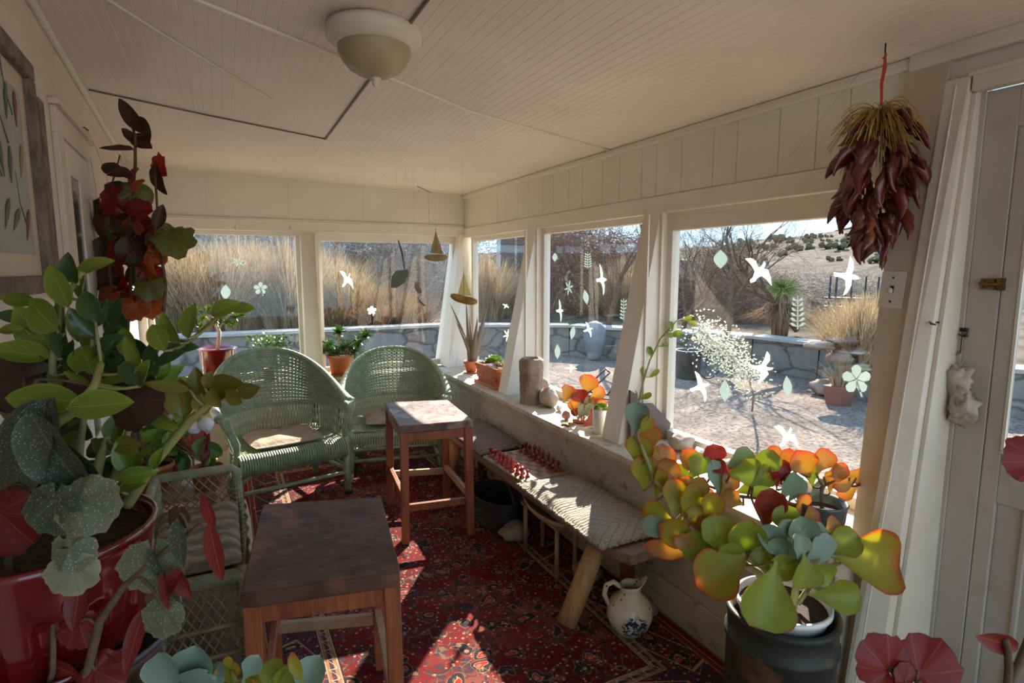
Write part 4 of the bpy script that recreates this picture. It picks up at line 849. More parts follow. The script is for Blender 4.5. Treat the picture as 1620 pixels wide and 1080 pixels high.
make_stool('wooden_stool', 'dark-topped red-brown wooden stool in front, nearest the viewer', [tp(379, 940), tp(635, 905), tp(603, 785), tp(415, 797)], .72, 1)
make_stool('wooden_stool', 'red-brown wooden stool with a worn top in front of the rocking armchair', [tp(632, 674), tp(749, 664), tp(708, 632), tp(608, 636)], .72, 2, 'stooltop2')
# ---------------------------------------------------------------- wicker armchairs
def S_top(u):        # u in 0..1 round the horseshoe
    ph = (u-.5)*PI; c = max(0, math.cos(ph)); return .63+.33*(c**1.5)
def S_pt(u, z):
    ph = (u-.5)*PI; r_ = .30; k = (z-.36)/.55; c = max(0, math.cos(ph)); sn = math.sin(ph)
    x = (.28+.155*max(0, k)**1.2*(1-.35*c))*math.copysign(abs(sn)**.85, sn); y = .02+(.44+.13*k)*c**.8-.02*k
    return V((x, y, z))
def S_nrm(u, z):
    e_ = .004; a = S_pt(min(1, u+e_), z)-S_pt(max(0, u-e_), z); b_ = S_pt(u, z+.01)-S_pt(u, z); n_ = a.cross(b_); return n_.normalized() if n_.length > 1e-9 else V((0, 1, 0))
def wicker_chair(rocker):
    lab = 'green wicker rocking armchair in the corner behind the far stool' if rocker else 'green wicker armchair with a pale cushion left of the rocking chair'
    t = thing('wicker_rocking_chair' if rocker else 'wicker_armchair', lab, 'armchair')
    lat0, lat1 = .42, .56; nst = 56
    b = MB()                                    # dense weave of back and arms
    pitch = .0135; rows = int((.97-lat1)/pitch)
    for r_ in range(rows):
        seg = []
        for i in range(nst*2+1):
            u = i/(nst*2); top = S_top(u)-.012; z = lat1+(top-lat1)*(r_/(rows-1)); 
            if top-lat1 < (r_-.5)*0: pass
            seg.append(S_pt(u, z)+S_nrm(u, z)*(.0035*(1 if (i+r_*1) % 2 == 0 else -1) if True else 0))
        if r_ % 1 == 0: b.tube(seg, .0056, 4, cap=False)
    b.build('back_panel', 'wicker', t, world=False)
    b = MB()
    for i in range(nst+1):
        u = i/nst; tp_ = S_top(u); b.tube([S_pt(u, lat1-.005+(tp_-lat1)*k/5) for k in range(6)], .0042, 4, cap=False)
    adopt(b.build('stakes', 'wicker', t, world=False), [o for o in t.children if o.name.startswith('back_panel')][0])
    b = MB()                                    # open lattice band above the seat
    for i in range(nst):
        u0, u1 = i/nst, min(1, (i+1.6)/nst)
        for a_, c_ in ((u0, u1), (u1, u0)): b.tube([S_pt(a_, lat0-.03), S_pt((a_+c_)/2, (lat0+lat1)/2), S_pt(c_, lat1+.005)], .0038, 4, cap=False)
    b.build('lattice', 'wicker', t, world=False)
    b = MB(); b.tube([S_pt(i/80, lat1) for i in range(81)], .008, 6); b.tube([S_pt(i/80, lat0-.03) for i in range(81)], .009, 6); b.build('hoop', 'wicker', t, world=False)
    b = MB()                                    # rolled braided rim
    pts = [S_pt(i/120, S_top(i/120))+V((0, 0, 0)) for i in range(121)]
    rs = [.026-.013*math.sin(PI*i/120) for i in range(121)]
    b.tube(pts, rs, 8)
    for k in range(2): b.tube([p+(S_nrm(i/120, .7)*math.cos(i*1.1+k*PI)+V((0, 0, math.sin(i*1.1+k*PI))))*(rs[i]*.75) for i, p in enumerate(pts)], .007, 4)
    b.build('top_rim', 'wicker', t, world=False)
    for s_ in (0, 1):                            # arm fronts: the rim turns down into a post
        p = S_pt(s_, .63); sx = -1 if s_ == 0 else 1; b = MB()
        for q in range(4):
            o_ = sx*(-.012*q); b.tube([p+V((o_, .0, 0)), p+V((o_, -.035, -.01)), p+V((-sx*.02+o_*.6, -.055, -.06)), p+V((-sx*.06+o_*.3, -.04, -.16)), V((sx*.285, -.03, .36))], .012, 6)
        b.build('arm_front', 'wicker', t, world=False)
    # woven seat with rolled front edge
    b = MB()
    for k in range(34):
        y = -.03+.44*k/33; hw = .285*math.sqrt(max(.05, 1-max(0, (y-.15)/.32)**2.2)) if y > .15 else .285
        b.tube([V((-hw+2*hw*i/30, y, .385+.0035*(1 if (i+k) % 2 else -1))) for i in range(31)], .0062, 4, cap=False)
    b.b2((-.26, 0, .368), (.26, .36, .376)); b.build('seat', 'wicker', t, world=False)
    b = MB(); R0 = .066 if not rocker else .04
    for k in range(44):
        x = -.275+.55*k/43; b.tube([V((x, -.03+R0*math.cos(a), .328+R0*1.0*math.sin(a))) for a in [2*PI*j/14 for j in range(14)]], .0072, 4, close=True)
    b.tube([(-.27, -.03, .328), (.27, -.03, .328)], R0*.95, 14); b.build('seat_roll', 'wicker', t, world=False)
    if rocker:
        b = MB()
        for k in range(34):
            x = -.27+.54*k/33; b.tube([(x, -.07, .35), (x, -.068, .25)], .0078, 4, cap=False)
        b.tube([(-.28, -.07, .25), (.28, -.07, .25)], .010, 6); b.build('seat_skirt', 'wicker', t, world=False)
    zf = .055 if rocker else 0
    for sx in (-1, 1):
        b = MB(); b.tube([(sx*.285, -.03, .40), (sx*.285, -.035, .2), (sx*.29, -.045, zf+.0)], [.021, .02, .018], 10); b.tube([(sx*.285, -.03, .34+.012*k) for k in range(4)], .025, 10); b.build('leg', 'wicker', t, world=False)
        b = MB(); b.tube([(sx*.23, .38, .40), (sx*.235, .40, .2), (sx*.25, .43, zf)], [.021, .02, .018], 10); b.build('leg', 'wicker', t, world=False)
        b = MB(); b.tube([(sx*.285, -.03, .17), (sx*.24, .40, .17)], .013, 8); b.build('stretcher', 'wicker', t, world=False)
        b = MB(); b.tube([(sx*.285, -.035, .20), (sx*.20, -.03, .285)], .009, 6); b.build('brace', 'wicker', t, world=False)
        if not rocker:
            b = MB(); b.tube([(sx*.29, -.046, .03), (sx*.29, -.046, 0)], .022, 10); adopt(b.build('foot_cap', 'iron', t, world=False), [o for o in t.children if o.name.startswith('leg')][-2])
    b = MB(); b.tube([(-.285, -.035, .15), (.285, -.035, .15)], .014, 8); b.build('stretcher', 'wicker', t, world=False)
    b = MB(); b.tube([(-.24, .41, .15), (.24, .41, .15)], .013, 8); b.build('stretcher', 'wicker', t, world=False)
    if rocker:
        for sx in (-1, 1):
            b = MB(); pr = [V((sx*.29, -.17+.80*k/16, .052+.22*((k/16-.42)**2)-.03)) for k in range(17)]
            for a_, c_ in zip(pr, pr[1:]): b.hexa([a_+V((-.014, 0, -.018)), a_+V((.014, 0, -.018)), c_+V((.014, 0, -.018)), c_+V((-.014, 0, -.018))], [a_+V((-.014, 0, .018)), a_+V((.014, 0, .018)), c_+V((.014, 0, .018)), c_+V((-.014, 0, .018))])
            b.build('rocker', 'wicker', t, world=False, smooth=False)
    return t
c1 = wicker_chair(False); c1.location = (.355, 3.99, .012); c1.rotation_euler = (0, 0, R(11)); c1.scale = (1.24, 1.14, 1.03)
c2 = wicker_chair(True); c2.location = (1.13, 4.21, .012); c2.rotation_euler = (0, 0, R(-13)); c2.scale = (1.20, 1.0, .96)
# cushion maker: bulged rounded slab with folds
def cushion(b, c, sx, sy, th, rz=0, seed=0, n=18, wr=.012, poly=None):
    c = V(c); Rm = Matrix.Rotation(rz, 3, 'Z'); vs = []
    for s_ in (1, -1):
        for j in range(n+1):
            for i in range(n+1):
                u, v = -1+2*i/n, -1+2*j/n
                if poly:
                    a, b_, c_, d = [V((*q, 0)) for q in poly]; uu, vv = (u+1)/2, (v+1)/2; p = (a*(1-uu)+b_*uu)*(1-vv)+(d*(1-uu)+c_*uu)*vv
                else:
                    k = 1-.06*(u*u*v*v); p = Rm @ V((u*sx/2*k, v*sy/2*k, 0))+V((c.x, c.y, 0))
                e_ = (max(0, 1-u**6)*max(0, 1-v**6))**.5
                z = s_*th/2*e_+(wr*noise.noise(V((p.x*9, p.y*9, seed))) if s_ > 0 else 0)*e_
                vs.append(V((p.x, p.y, c.z+z)))
    m_ = n+1; fs = []
    for s_ in (0, 1):
        o_ = s_*m_*m_
        for j in range(n):
            for i in range(n):
                q = (o_+j*m_+i, o_+j*m_+i+1, o_+(j+1)*m_+i+1, o_+(j+1)*m_+i); fs.append(q if s_ == 0 else q[::-1])
    for i in range(n):
        for (a_, b_) in (((i, i+1)), ((n*m_+i+1, n*m_+i)), (((i+1)*m_, i*m_)), ((i*m_+n, (i+1)*m_+n))): fs.append((b_, a_, a_+m_*m_, b_+m_*m_))
    b.add(vs, fs)
cw = Matrix.Rotation(R(11), 3, 'Z')
b = MB(); p = V(c1.location)+cw @ V((-.01, .17, .432)); cushion(b, p, .47, .40, .055, R(11), 2, wr=.03); tag(b.build('seat_cushion', 'linen'), 'crumpled beige linen cushion on the left green armchair', 'cushion')
b = MB(); p = V(c2.location)+Matrix.Rotation(R(-13), 3, 'Z') @ V((0, .17, .415)); cushion(b, p, .46, .36, .04, R(-13), 5, wr=.02); tag(b.build('seat_cushion', 'stone'), 'thin brown cushion on the green rocking armchair', 'cushion')
# small dark side table with a book between the chairs
stt = thing('side_table', 'small dark side table against the wall between the green armchairs', 'table', (.73, 4.86, 0))
b = MB(); b.b2((.60, 4.74, .595), (.86, 5.0, .615)); b.build('table_top', 'stooltop', stt, smooth=False, bevel=.004)
for sx, sy in ((.63, 4.77), (.83, 4.77), (.63, 4.97), (.83, 4.97)):
    b = MB(); b.tube([(sx, sy, .597), (sx+(sx-.73)*.1, sy, 0)], .012, 8); b.build('leg', 'iron', stt)
bk = thing('book', 'worn tan paperback lying on the small side table', 'book', (.73, 4.84, .615)); b = MB(); b.box((.73, 4.84, .6275), (.20, .14, .022), (0, 0, .2)); b.build('pages', 'sail', bk, smooth=False)
b = MB(); b.box((.73, 4.84, .6405), (.205, .145, .004), (0, 0, .2)); b.box((.73, 4.84, .6165), (.205, .145, .003), (0, 0, .2)); b.box((.632, 4.82, .6285), (.004, .145, .025), (0, 0, .2)); b.build('cover', 'tan', bk, smooth=False)
# ---------------------------------------------------------------- plank bench
bt_ = thing('plank_bench', 'long low rough plank bench on log legs under the side windows', 'bench', (1.56, 2.9, 0))
b = MB(); n = 26; Lp = []; Rp = []
for i in range(n+1):
    y = 1.76+(3.98-1.76)*i/n; Lp.append(1.385+.012*noise.noise(V((y*3, 0, 0)))+(.05*(1-min(1, i/2))**2)); Rp.append(1.735+.004*noise.noise(V((y*3, 5, 0))))
vs = []
for i in range(n+1):
    y = 1.76+(3.98-1.76)*i/n; xs_ = [Lp[i]+.008, Lp[i], Lp[i]+.004, Rp[i], Rp[i], Rp[i]-.004]; zs_ = [.378, .395, .425+.003*noise.noise(V((y*5, 1, 0))), .425, .39, .378]
    for a_, z in zip(xs_, zs_): vs.append(V((a_, y+(.05*(a_-1.4) if i == 0 else 0), z)))
fs = [(i*6+j, i*6+(j+1) % 6, (i+1)*6+(j+1) % 6, (i+1)*6+j) for i in range(n) for j in range(6)]+[(5, 4, 3, 2, 1, 0), tuple(n*6+j for j in range(6))]
b.add(vs, [f[::-1] for f in fs]); b.build('plank', 'benchtop', bt_, smooth=False, bevel=.003)
for (tx, ty, fx, fy) in ((1.47, 2.02, 1.295, 2.02), (1.66, 2.06, 1.70, 2.10), (1.47, 3.80, 1.42, 3.85), (1.66, 3.80, 1.69, 3.85), (1.49, 3.55, 1.46, 3.55)):
    b = MB(); rr_ = .045 if ty < 3.9 and tx < 1.5 and ty != 3.55 else .035
    if ty == 3.55: rr_ = .02
    b.tube([(tx, ty, .385), ((tx+fx)/2, (ty+fy)/2, .19), (fx, fy, 0.013)], [rr_*.95, rr_*1.05, rr_], 9); b.build('leg', 'benchleg' if tx < 1.5 else 'stoolleg', bt_, smooth=True)
b = MB(); b.box((1.49, 3.0, .34), (.03, 2.1, .03)); b.build('rail', 'benchtop', bt_, smooth=False)
# woven bench cushions
def weave_mat(name, c1, c2, lines, scale=60):
    m, t, b_ = nodes(name); b_.inputs['Roughness'].default_value = .95
    ge = N(t, 'ShaderNodeNewGeometry'); s = N(t, 'ShaderNodeSeparateXYZ'); t.links.new(ge.outputs['Position'], s.inputs[0])
    nz = N(t, 'ShaderNodeTexNoise', Scale=8.0, Detail=4.0); t.links.new(ge.outputs['Position'], nz.inputs['Vector']); c = mixc(t, nz.outputs['Fac'], c1, c2)
    fn = N(t, 'ShaderNodeTexNoise', Scale=float(scale*3), Detail=2.0); t.links.new(ge.outputs['Position'], fn.inputs['Vector'])
    c = mixc(t, .5, c, mixc(t, fn.outputs['Fac'], (.3, .3, .3), (1.6, 1.6, 1.6)), 'MULTIPLY')
    if lines:
        # nested zigzag stitching
        X, Y = s.outputs[0], s.outputs[1]; zz = math_(t, 'ABSOLUTE', math_(t, 'SUBTRACT', math_(t, 'FRACT', math_(t, 'MULTIPLY', Y, 2.3)), .5))
        q = math_(t, 'FRACT', math_(t, 'MULTIPLY', math_(t, 'ADD', X, math_(t, 'MULTIPLY', zz, .55)), 17.0)); ln = math_(t, 'LESS_THAN', q, .10); c = mixc(t, math_(t, 'MULTIPLY', ln, .65), c, lines)
    wv = N(t, 'ShaderNodeTexWave', Scale=float(scale)*.35); wv.bands_direction = 'Y'; wv.inputs['Distortion'].default_value = 3.5; wv.inputs['Detail'].default_value = 2.0; wv.inputs['Detail Scale'].default_value = 4.0; t.links.new(ge.outputs['Position'], wv.inputs['Vector'])
    c = mixc(t, .55 if not lines else .18, c, mixc(t, wv.outputs['Fac'], (.25, .25, .25), (1.5, 1.5, 1.5)), 'MULTIPLY'); t.links.new(c, b_.inputs['Base Color'])
    bp = N(t, 'ShaderNodeBump', Strength=.7, Distance=.006); t.links.new(wv.outputs['Fac'], bp.inputs['Height']); t.links.new(bp.outputs[0], b_.inputs['Normal']); return m
M['weavelight'] = weave_mat('light_woven_wool', (.36, .30, .24), (.28, .23, .18), (.09, .06, .05), 45); M['weavedark'] = weave_mat('brown_woven_wool', (.13, .09, .08), (.20, .15, .125), None, 38)
def bench_cushion(lab, poly, z, th, mat, seed):
    cu = thing('bench_cushion', lab, 'cushion', (sum(p[0] for p in poly)/4, sum(p[1] for p in poly)/4, .426))
    b = MB(); cushion(b, (0, 0, z), 0, 0, th, 0, seed, 22, .012, poly); b.build('cover', mat, cu)
    b = MB(); pts = []
    for i in range(4):
        a, d = V((*poly[i], z-.004)), V((*poly[(i+1) % 4], z-.004)); pts += [a.lerp(d, k/60) for k in range(60)]
    b.tube([p+V((.003*math.sin(i*1.9), .003*math.cos(i*2.3), .003*math.sin(i*1.1))) for i, p in enumerate(pts)], [.008+.003*(i % 2) for i in range(len(pts))], 5, close=True); fr_ = b.build('fringe', mat, cu); adopt(fr_, [o for o in cu.children if o.name.startswith('cover')][0]); return cu
bench_cushion('light grey-brown woven bench cushion with zigzag stitching, near end of bench', [(1.36, 2.62), (1.345, 1.84), (1.715, 1.84), (1.715, 2.60)], .448, .045, 'weavelight', 3)
bench_cushion('dark brown woven cushion at the far end of the bench', [(1.40, 3.95), (1.38, 3.18), (1.71, 3.22), (1.71, 3.95)], .448, .045, 'weavedark', 6)
# chess set
bd = thing('chess_board', 'thin wooden chess board on the bench between the cushions', 'board', (1.55, 2.9, .426)); b = MB(); b.box((1.545, 2.905, .435), (.30, .50, .016), (0, 0, .03)); b.build('board', 'chessboard', bd, smooth=False, bevel=.003)
def squares():
    b = MB()
    for i in range(8):
        for j in range(8):
            if (i+j) % 2: c = V((-.128+.0366*i, -.128*1.6+.0585*j, 0)); c = Matrix.Rotation(.03, 3, 'Z') @ c; b.box((1.545+c.x, 2.905+c.y, .4435), (.0355, .0575, .0012), (0, 0, .03))
    return b
adopt(squares().build('dark_squares', 'benchtop', bd, smooth=False), [o for o in bd.children if o.name.startswith('board')][0])
PROF = {'pawn': ([(.011, 0), (.011, .004), (.006, .009), (.0045, .02), (.007, .022), (.0075, .028), (.004, .034), (.0001, .035)]),
 'tall': ([(.014, 0), (.014, .005), (.008, .012), (.0055, .034), (.009, .038), (.008, .044), (.010, .052), (.006, .056), (.003, .060), (.004, .064), (.0001, .066)]),
 'mid': ([(.013, 0), (.013, .005), (.007, .011), (.0055, .028), (.009, .032), (.009, .042), (.011, .045), (.007, .047), (.0001, .047)])}
def chess_row(x0, mat, lab, grp, back_dx):
    protos = {}
    for k in PROF:
        b = MB(); b.lathe(PROF[k], n=12)
        if k == 'mid': b.box((.004, 0, .044), (.014, .007, .012), (0, .4, 0))
        b.v = [p*1.25 for p in b.v]; protos[k] = b.build('chess_'+{'pawn': 'pawn', 'tall': 'king', 'mid': 'knight'}[k], mat, loc=(0, 0, 0))
    used = {}
    for r_ in (0, 1):
        for j in range(8):
            k = 'pawn' if r_ else ('tall' if j in (2, 3, 4, 5) else 'mid'); o = protos[k]
            if used.get(k): o = o.copy(); COL.objects.link(o)
            used[k] = 1; o.location = (x0+back_dx*r_+rv(-.003, .003), 2.70+.058*j+rv(-.004, .004), .4445); o.rotation_euler = (0, 0, rv(0, 6)); tag(o, {'pawn': 'short pawn-like ', 'tall': 'tall king-like ', 'mid': 'medium-tall '}[k]+lab.replace('small ', ''), 'chess piece', grp)
chess_row(1.425, 'chess', 'small glossy red chess piece lined up along the room side of the board', 'bright red chess pieces', .034)
chess_row(1.665, 'chess2', 'dark red chess piece lined up along the wall side of the board', 'dark red chess pieces', -.034)
# basket, wooden bowl, stones and jug
bs = thing('wicker_basket', 'round dark wicker basket with an arched handle under the bench', 'basket', (1.47, 3.12, 0.012)); b = MB()
for k in range(16):
    z = .02+.012*k; r_ = .15+.035*(k/15); b.tube([V((1.47+(r_+.004*(1 if (j+k) % 2 else -1))*math.cos(a)*.8, 3.12+(r_*1.2+.004*(1 if (j+k) % 2 else -1))*math.sin(a), z)) for j, a in enumerate([2*PI*i/48 for i in range(48)])], .0065, 4, close=True)
b.build('body', 'basket', bs)
b = MB(); b.lathe([(.001, .014), (.15, .016), (.178, .2)], (0, 0, 0), 32); b.v = [V((1.47+p.x*.78, 3.12+p.y*1.25, p.z)) for p in b.v]; b.build('lining', 'dark', bs)
b = MB(); b.tube([V((1.47, 3.12+.235*math.cos(a), .2+.14*math.sin(a))) for a in [PI*i/20 for i in range(21)]], .009, 6); b.build('handle', 'basket', bs)
b = MB(); b.lathe([(.001, .30), (.08, .305), (.13, .33), (.155, .375), (.15, .377), (.12, .335), (.001, .318)], (0, 0, 0), 32); Rr = Euler((.10, -.05, 0)).to_matrix(); b.v = [V((1.50, 2.52, -.01))+Rr @ V((p.x*.75, p.y*1.5, p.z-.34))+V((0, 0, .33)) for p in b.v]
wb = thing('wooden_bowl', 'long blond wooden trough bowl on a stand under the bench', 'bowl', (1.50, 2.52, .012)); b.build('bowl', 'bowl', wb)
for qx, qy in ((1.45, 2.36), (1.56, 2.36), (1.45, 2.70), (1.56, 2.70)):
    b = MB(); b.tube([(qx, qy, .30), (qx, qy, .012)], .012, 6); b.build('stand_leg', 'stretch', wb)
b = MB(); b.b2((1.43, 2.34, .285), (1.58, 2.72, .30)); b.build('stand_top', 'stretch', wb, smooth=False)
for i, (x, y, r_, lb) in enumerate(((1.46, 2.86, .085, 'flat tan stone on the rug beside the dark basket'), (1.60, 2.30, .07, 'grey-brown stone in the shadow under the near end of the bench'), (1.66, 1.92, .05, 'small round stone against the wall behind the bench leg'))):
    b = MB(); b.blob((x, y, .012+r_*.5), (r_, r_*1.2, r_*.55), 40+i, .2, 4); tag(b.build('floor_stone', 'stone'), lb, 'stone')
# jug
J = P(1003, 1012, 2, .012); J = V((J.x+.02, J.y+.06, .013)); jg = thing('painted_jug', 'round cream ceramic jug with blue flowers on the rug', 'jug', J); b = MB()
def lip(a, z): 
    if z < .175: return 1
    k = (z-.175)/.05; return 1+k*(.55*max(0, math.cos(a+.45))**4-.12)
prof = [(.001, .004), (.055, .0), (.06, .008), (.085, .035), (.10, .075), (.098, .115), (.08, .148), (.055, .17), (.042, .185), (.042, .20), (.052, .222), (.048, .222), (.038, .20), (.038, .185), (.05, .168)]
vs = []; n = 40
for i, (r_, z) in enumerate(prof):
    for j in range(n):
        a = 2*PI*j/n; k = lip(a, z); up = (max(0, math.cos(a+.45))**5*.045-.012*math.cos(a+.45)**2) if z > .19 and i >= 9 else 0
        vs.append(V((r_*k*math.cos(a), r_*k*math.sin(a), z+up)))
b.add([J+p for p in vs], [(i*n+j, i*n+(j+1) % n, (i+1)*n+(j+1) % n, (i+1)*n+j) for i in range(len(prof)-1) for j in range(n)])
m, t, b_ = nodes('painted_ceramic'); b_.inputs['Roughness'].default_value = .2; co = N(t, 'ShaderNodeTexCoord'); s = N(t, 'ShaderNodeSeparateXYZ'); t.links.new(co.outputs['Object'], s.inputs[0])
nz = N(t, 'ShaderNodeTexNoise', Scale=34.0, Detail=2.0); nz.inputs['Distortion'].default_value = 2.0; t.links.new(co.outputs['Object'], nz.inputs['Vector'])
# flower spray on the front belly
ctr = V((J.x*-1, J.y*-1, 0)).normalized()*.1; vd = t.nodes.new('ShaderNodeVectorMath'); vd.operation = 'DISTANCE'; t.links.new(co.outputs['Object'], vd.inputs[0]); vd.inputs[1].default_value = (ctr.x+.03, ctr.y, .068)
inner = math_(t, 'LESS_THAN', math_(t, 'ADD', vd.outputs['Value'], math_(t, 'MULTIPLY', math_(t, 'SUBTRACT', nz.outputs['Fac'], .5), .06)), .058)
fl = math_(t, 'MULTIPLY', inner, math_(t, 'GREATER_THAN', nz.outputs['Fac'], .46)); v5 = N(t, 'ShaderNodeTexVoronoi', Scale=26.0); t.links.new(co.outputs['Object'], v5.inputs['Vector']); dots = math_(t, 'LESS_THAN', v5.outputs['Distance'], .13)
c = mixc(t, dots, (.62, .53, .36), (.07, .06, .06)); c = mixc(t, fl, c, (.03, .035, .075)); t.links.new(c, b_.inputs['Base Color']); b.build('body', m, jg)
b = MB(); hd = V((math.cos(R(158)), math.sin(R(158)), 0)); b.tube([J+hd*.045+V((0, 0, .21)), J+hd*.075+V((0, 0, .235)), J+hd*.105+V((0, 0, .22)), J+hd*.115+V((0, 0, .18)), J+hd*.095+V((0, 0, .13))], [.011, .012, .012, .011, .009], 8); b.build('handle', m, jg)
# ---------------------------------------------------------------- small low wicker chair at left, with a woven seat
lc = thing('small_wicker_chair', 'low weathered wicker chair with a braided seat cushion left of the near stool', 'chair', (-.16, 2.72, 0))
X0, X1, Y0, Y1 = -.34, .005, 2.38, 3.08
for x, y in ((X0, Y0), (X1, Y0), (X0, Y1), (X1, Y1)):
    b = MB(); top = .43 if y < 2.5 else .60; b.tube([(x, y, 0), (x, y, top)], .022, 10)
    for k in range(24): b.tube([V((x+.024*math.cos(a), y+.024*math.sin(a), .02+k*(top-.04)/24)) for a in [2*PI*j/8 for j in range(8)]], .004, 4, close=True)
    b.build('leg', 'cane' if y < 2.5 else 'wicker2', lc)
b = MB(); b.tube([(X0, Y1, .60), (X0, Y1, .612), (X1-.02, Y1, .612), (X1, Y1, .60), (X1, Y1, .43)], .022, 10); b.tube([(X0, Y1, .612), (X0-.0, Y0+.3, .612)], .02, 8); b.build('back_rail', 'wicker2', lc)
b = MB()
for k in range(-8, 14):
    for sgn in (1, -1):
        x_ = X0+.04*k; a_ = V((x_, Y1-.0, .42)); d_ = V((x_+sgn*.16, Y1-.0, .60))
        pts = [a_.lerp(d_, q/6)+V((sgn*.01*math.sin(PI*q/6), .004*sgn, 0)) for q in range(7)]; pts = [p for p in pts if X0 <= p.x <= X1]
        if len(pts) > 2: b.tube(pts, .0035, 4)
b.build('back_lattice', 'cane', lc)
b = MB(); b.tube([(X0, Y0, .40), (X1, Y0, .40)], .025, 10)
for k in range(60): b.tube([V((X0+.01+(X1-X0-.02)*k/59, Y0+.028*math.cos(a), .40+.028*math.sin(a))) for a in [2*PI*j/8 for j in range(8)]], .003, 4, close=True)
b.build('front_rail', 'wicker2', lc)
b = MB(); b.b2((X0+.01, Y0+.01, .395), (X1-.01, Y1-.01, .41)); b.build('seat', 'cane', lc, smooth=False)
b = MB()
for side in (0, 1):
    for k in range(-4, 14):
        for sgn in (1, -1):
            if side == 0: a_ = V((X0+.035*k, Y0, .08)); d_ = a_+V((sgn*.17, 0, .30)); lo_, hi_, ax = X0, X1, 0
            else: a_ = V((X1, Y0+.06*k, .08)); d_ = a_+V((0, sgn*.2, .30)); lo_, hi_, ax = Y0, Y1, 1
            pts = [a_.lerp(d_, q/6) for q in range(7)]; pts = [p for p in pts if lo_ <= p[ax] <= hi_]
            if len(pts) > 2: b.tube(pts, .0038, 4)
b.tube([(X0, Y0, .20), (X1, Y0, .20)], .01, 6); b.tube([(X0, Y0, .08), (X1, Y0, .08)], .01, 6); b.tube([(X1, Y0, .08), (X1, Y1, .08)], .01, 6); b.build('under_lattice', 'cane', lc)
M['braid'] = weave_mat('braided_grey_wool', (.30, .235, .17), (.13, .09, .07), None, 9)
cu = thing('braided_cushion', 'thick grey-brown braided cushion on the low wicker chair', 'cushion', (-.165, 2.72, .412)); b = MB(); cushion(b, (0, 0, .445), 0, 0, .07, 0, 8, 20, .02, [(X0+.02, Y0), (X1+.0, Y0+.01), (X1, Y1-.03), (X0+.02, Y1-.03)]); b.build('cover', 'braid', cu)
b = MB(); vs = []                               # linen border hanging down the side
n = 24
for i in range(n+1):
    y = Y0+.0+(Y1-Y0-.04)*i/n
    for k in range(7): z = .455-.06*k; vs.append(V((X1+.03+.006*math.sin(i*1.3+k*.5)+.012*math.sin(k*.9), y, z)))
b.add(vs, [(i*7+k, (i+1)*7+k, (i+1)*7+k+1, i*7+k+1) for i in range(n) for k in range(6)]); ob = b.build('side_flap', 'linen', cu); adopt(ob, [o for o in cu.children if o.name.startswith('cover')][0]); sm = ob.modifiers.new('thick', 'SOLIDIFY'); sm.thickness = .006
# ================================================================ POTS AND SILL OBJECTS
def SP(px, py, z=ZS): return P(px, py, 2, z)
def potprof(r0, r1, h, lip=.01, wall=.008): return [(.001, 0), (r0, 0), (r1*.985, h-.022), (r1+lip*.5, h-.022), (r1+lip*.6, h), (r1-wall, h), (r1-wall, h-.02), (.001, h-.022)]
def pot(t, c, r0, r1, h, mat, saucer=None, nm='pot'):
    b = MB(); z0 = .012 if saucer else 0; b.lathe([(r_, z+z0) for r_, z in potprof(r0, r1, h)], c, 36); b.build(nm, mat, t)
    b = MB(); b.disc(V(c)+V((0, 0, h+z0-.016)), r1*.93, 24); b.build('soil', 'soil', t)
    if saucer: b = MB(); b.lathe([(.001, 0), (r0*1.25, 0), (r1*1.15, .016), (r1*1.1, .016), (r0*1.15, .006), (.001, .006)], c, 36); b.build('saucer', saucer, t)
# aloe
c = SP(742, 590)+V((0.02, 0, 0)); al = thing('potted_aloe', 'tall thin-leaved brownish aloe in a small terracotta pot with saucer in the window corner', 'potted plant', c)
pot(al, c, .042, .062, .10, 'terra', 'terra'); top = c+V((0, 0, .10))
b = MB(); dA = (c-EYE).dot(FW)
for (x, y, w_, bend) in ((712, 480, 9, -.3), (720, 506, 8, -.3), (737, 470, 8, 0), (748, 545, 9, 0), (756, 500, 13, .15), (773, 478, 14, .15), (770, 520, 10, .2), (778, 545, 8, .35), (742, 500, 8, -.1), (762, 512, 12, .1)):
    tipp = PD(x, y, dA+rv(-.08, .08)); base = top+V((rv(-.02, .02), rv(-.02, .02), 0)); mid = base.lerp(tipp, .45)+V((0, 0, .0))+RT*bend*.06*(-1); pts = bez(base, mid, tipp, 10); wd = w_*dA/901
    b.tube(pts, [wd*.42*(1-(i/10)**1.6)+.001 for i in range(11)], 6)
b.build('leaves', 'aloe', al)
# long terracotta planter
c = V((1.905, 4.08, ZS)); tr = thing('terracotta_planter', 'rectangular moulded terracotta planter of small succulents on its tray', 'planter', c)
b = MB(); x0, x1, y0, y1 = 1.835, 1.985, 3.90, 4.30; b.b2((x0-.012, y0-.012, ZS), (x1+.012, y1+.012, ZS+.022)); b.build('tray', 'terra', tr, smooth=False, bevel=.004)
b = MB(); zt = ZS+.165
b.hexa([(x0+.015, y0+.015, ZS+.02), (x1-.015, y0+.015, ZS+.02), (x1-.015, y1-.015, ZS+.02), (x0+.015, y1-.015, ZS+.02)], [(x0, y0, zt-.03), (x1, y0, zt-.03), (x1, y1, zt-.03), (x0, y1, zt-.03)])
b.b2((x0-.006, y0-.006, zt-.03), (x1+.006, y0+.008, zt)); b.b2((x0-.006, y1-.008, zt-.03), (x1+.006, y1+.006, zt)); b.b2((x0-.006, y0, zt-.03), (x0+.008, y1, zt)); b.b2((x1-.008, y0, zt-.03), (x1+.006, y1, zt))
b.build('box', 'terra', tr, smooth=False, bevel=.003)
b = MB()                                        # moulded relief of leaf shapes
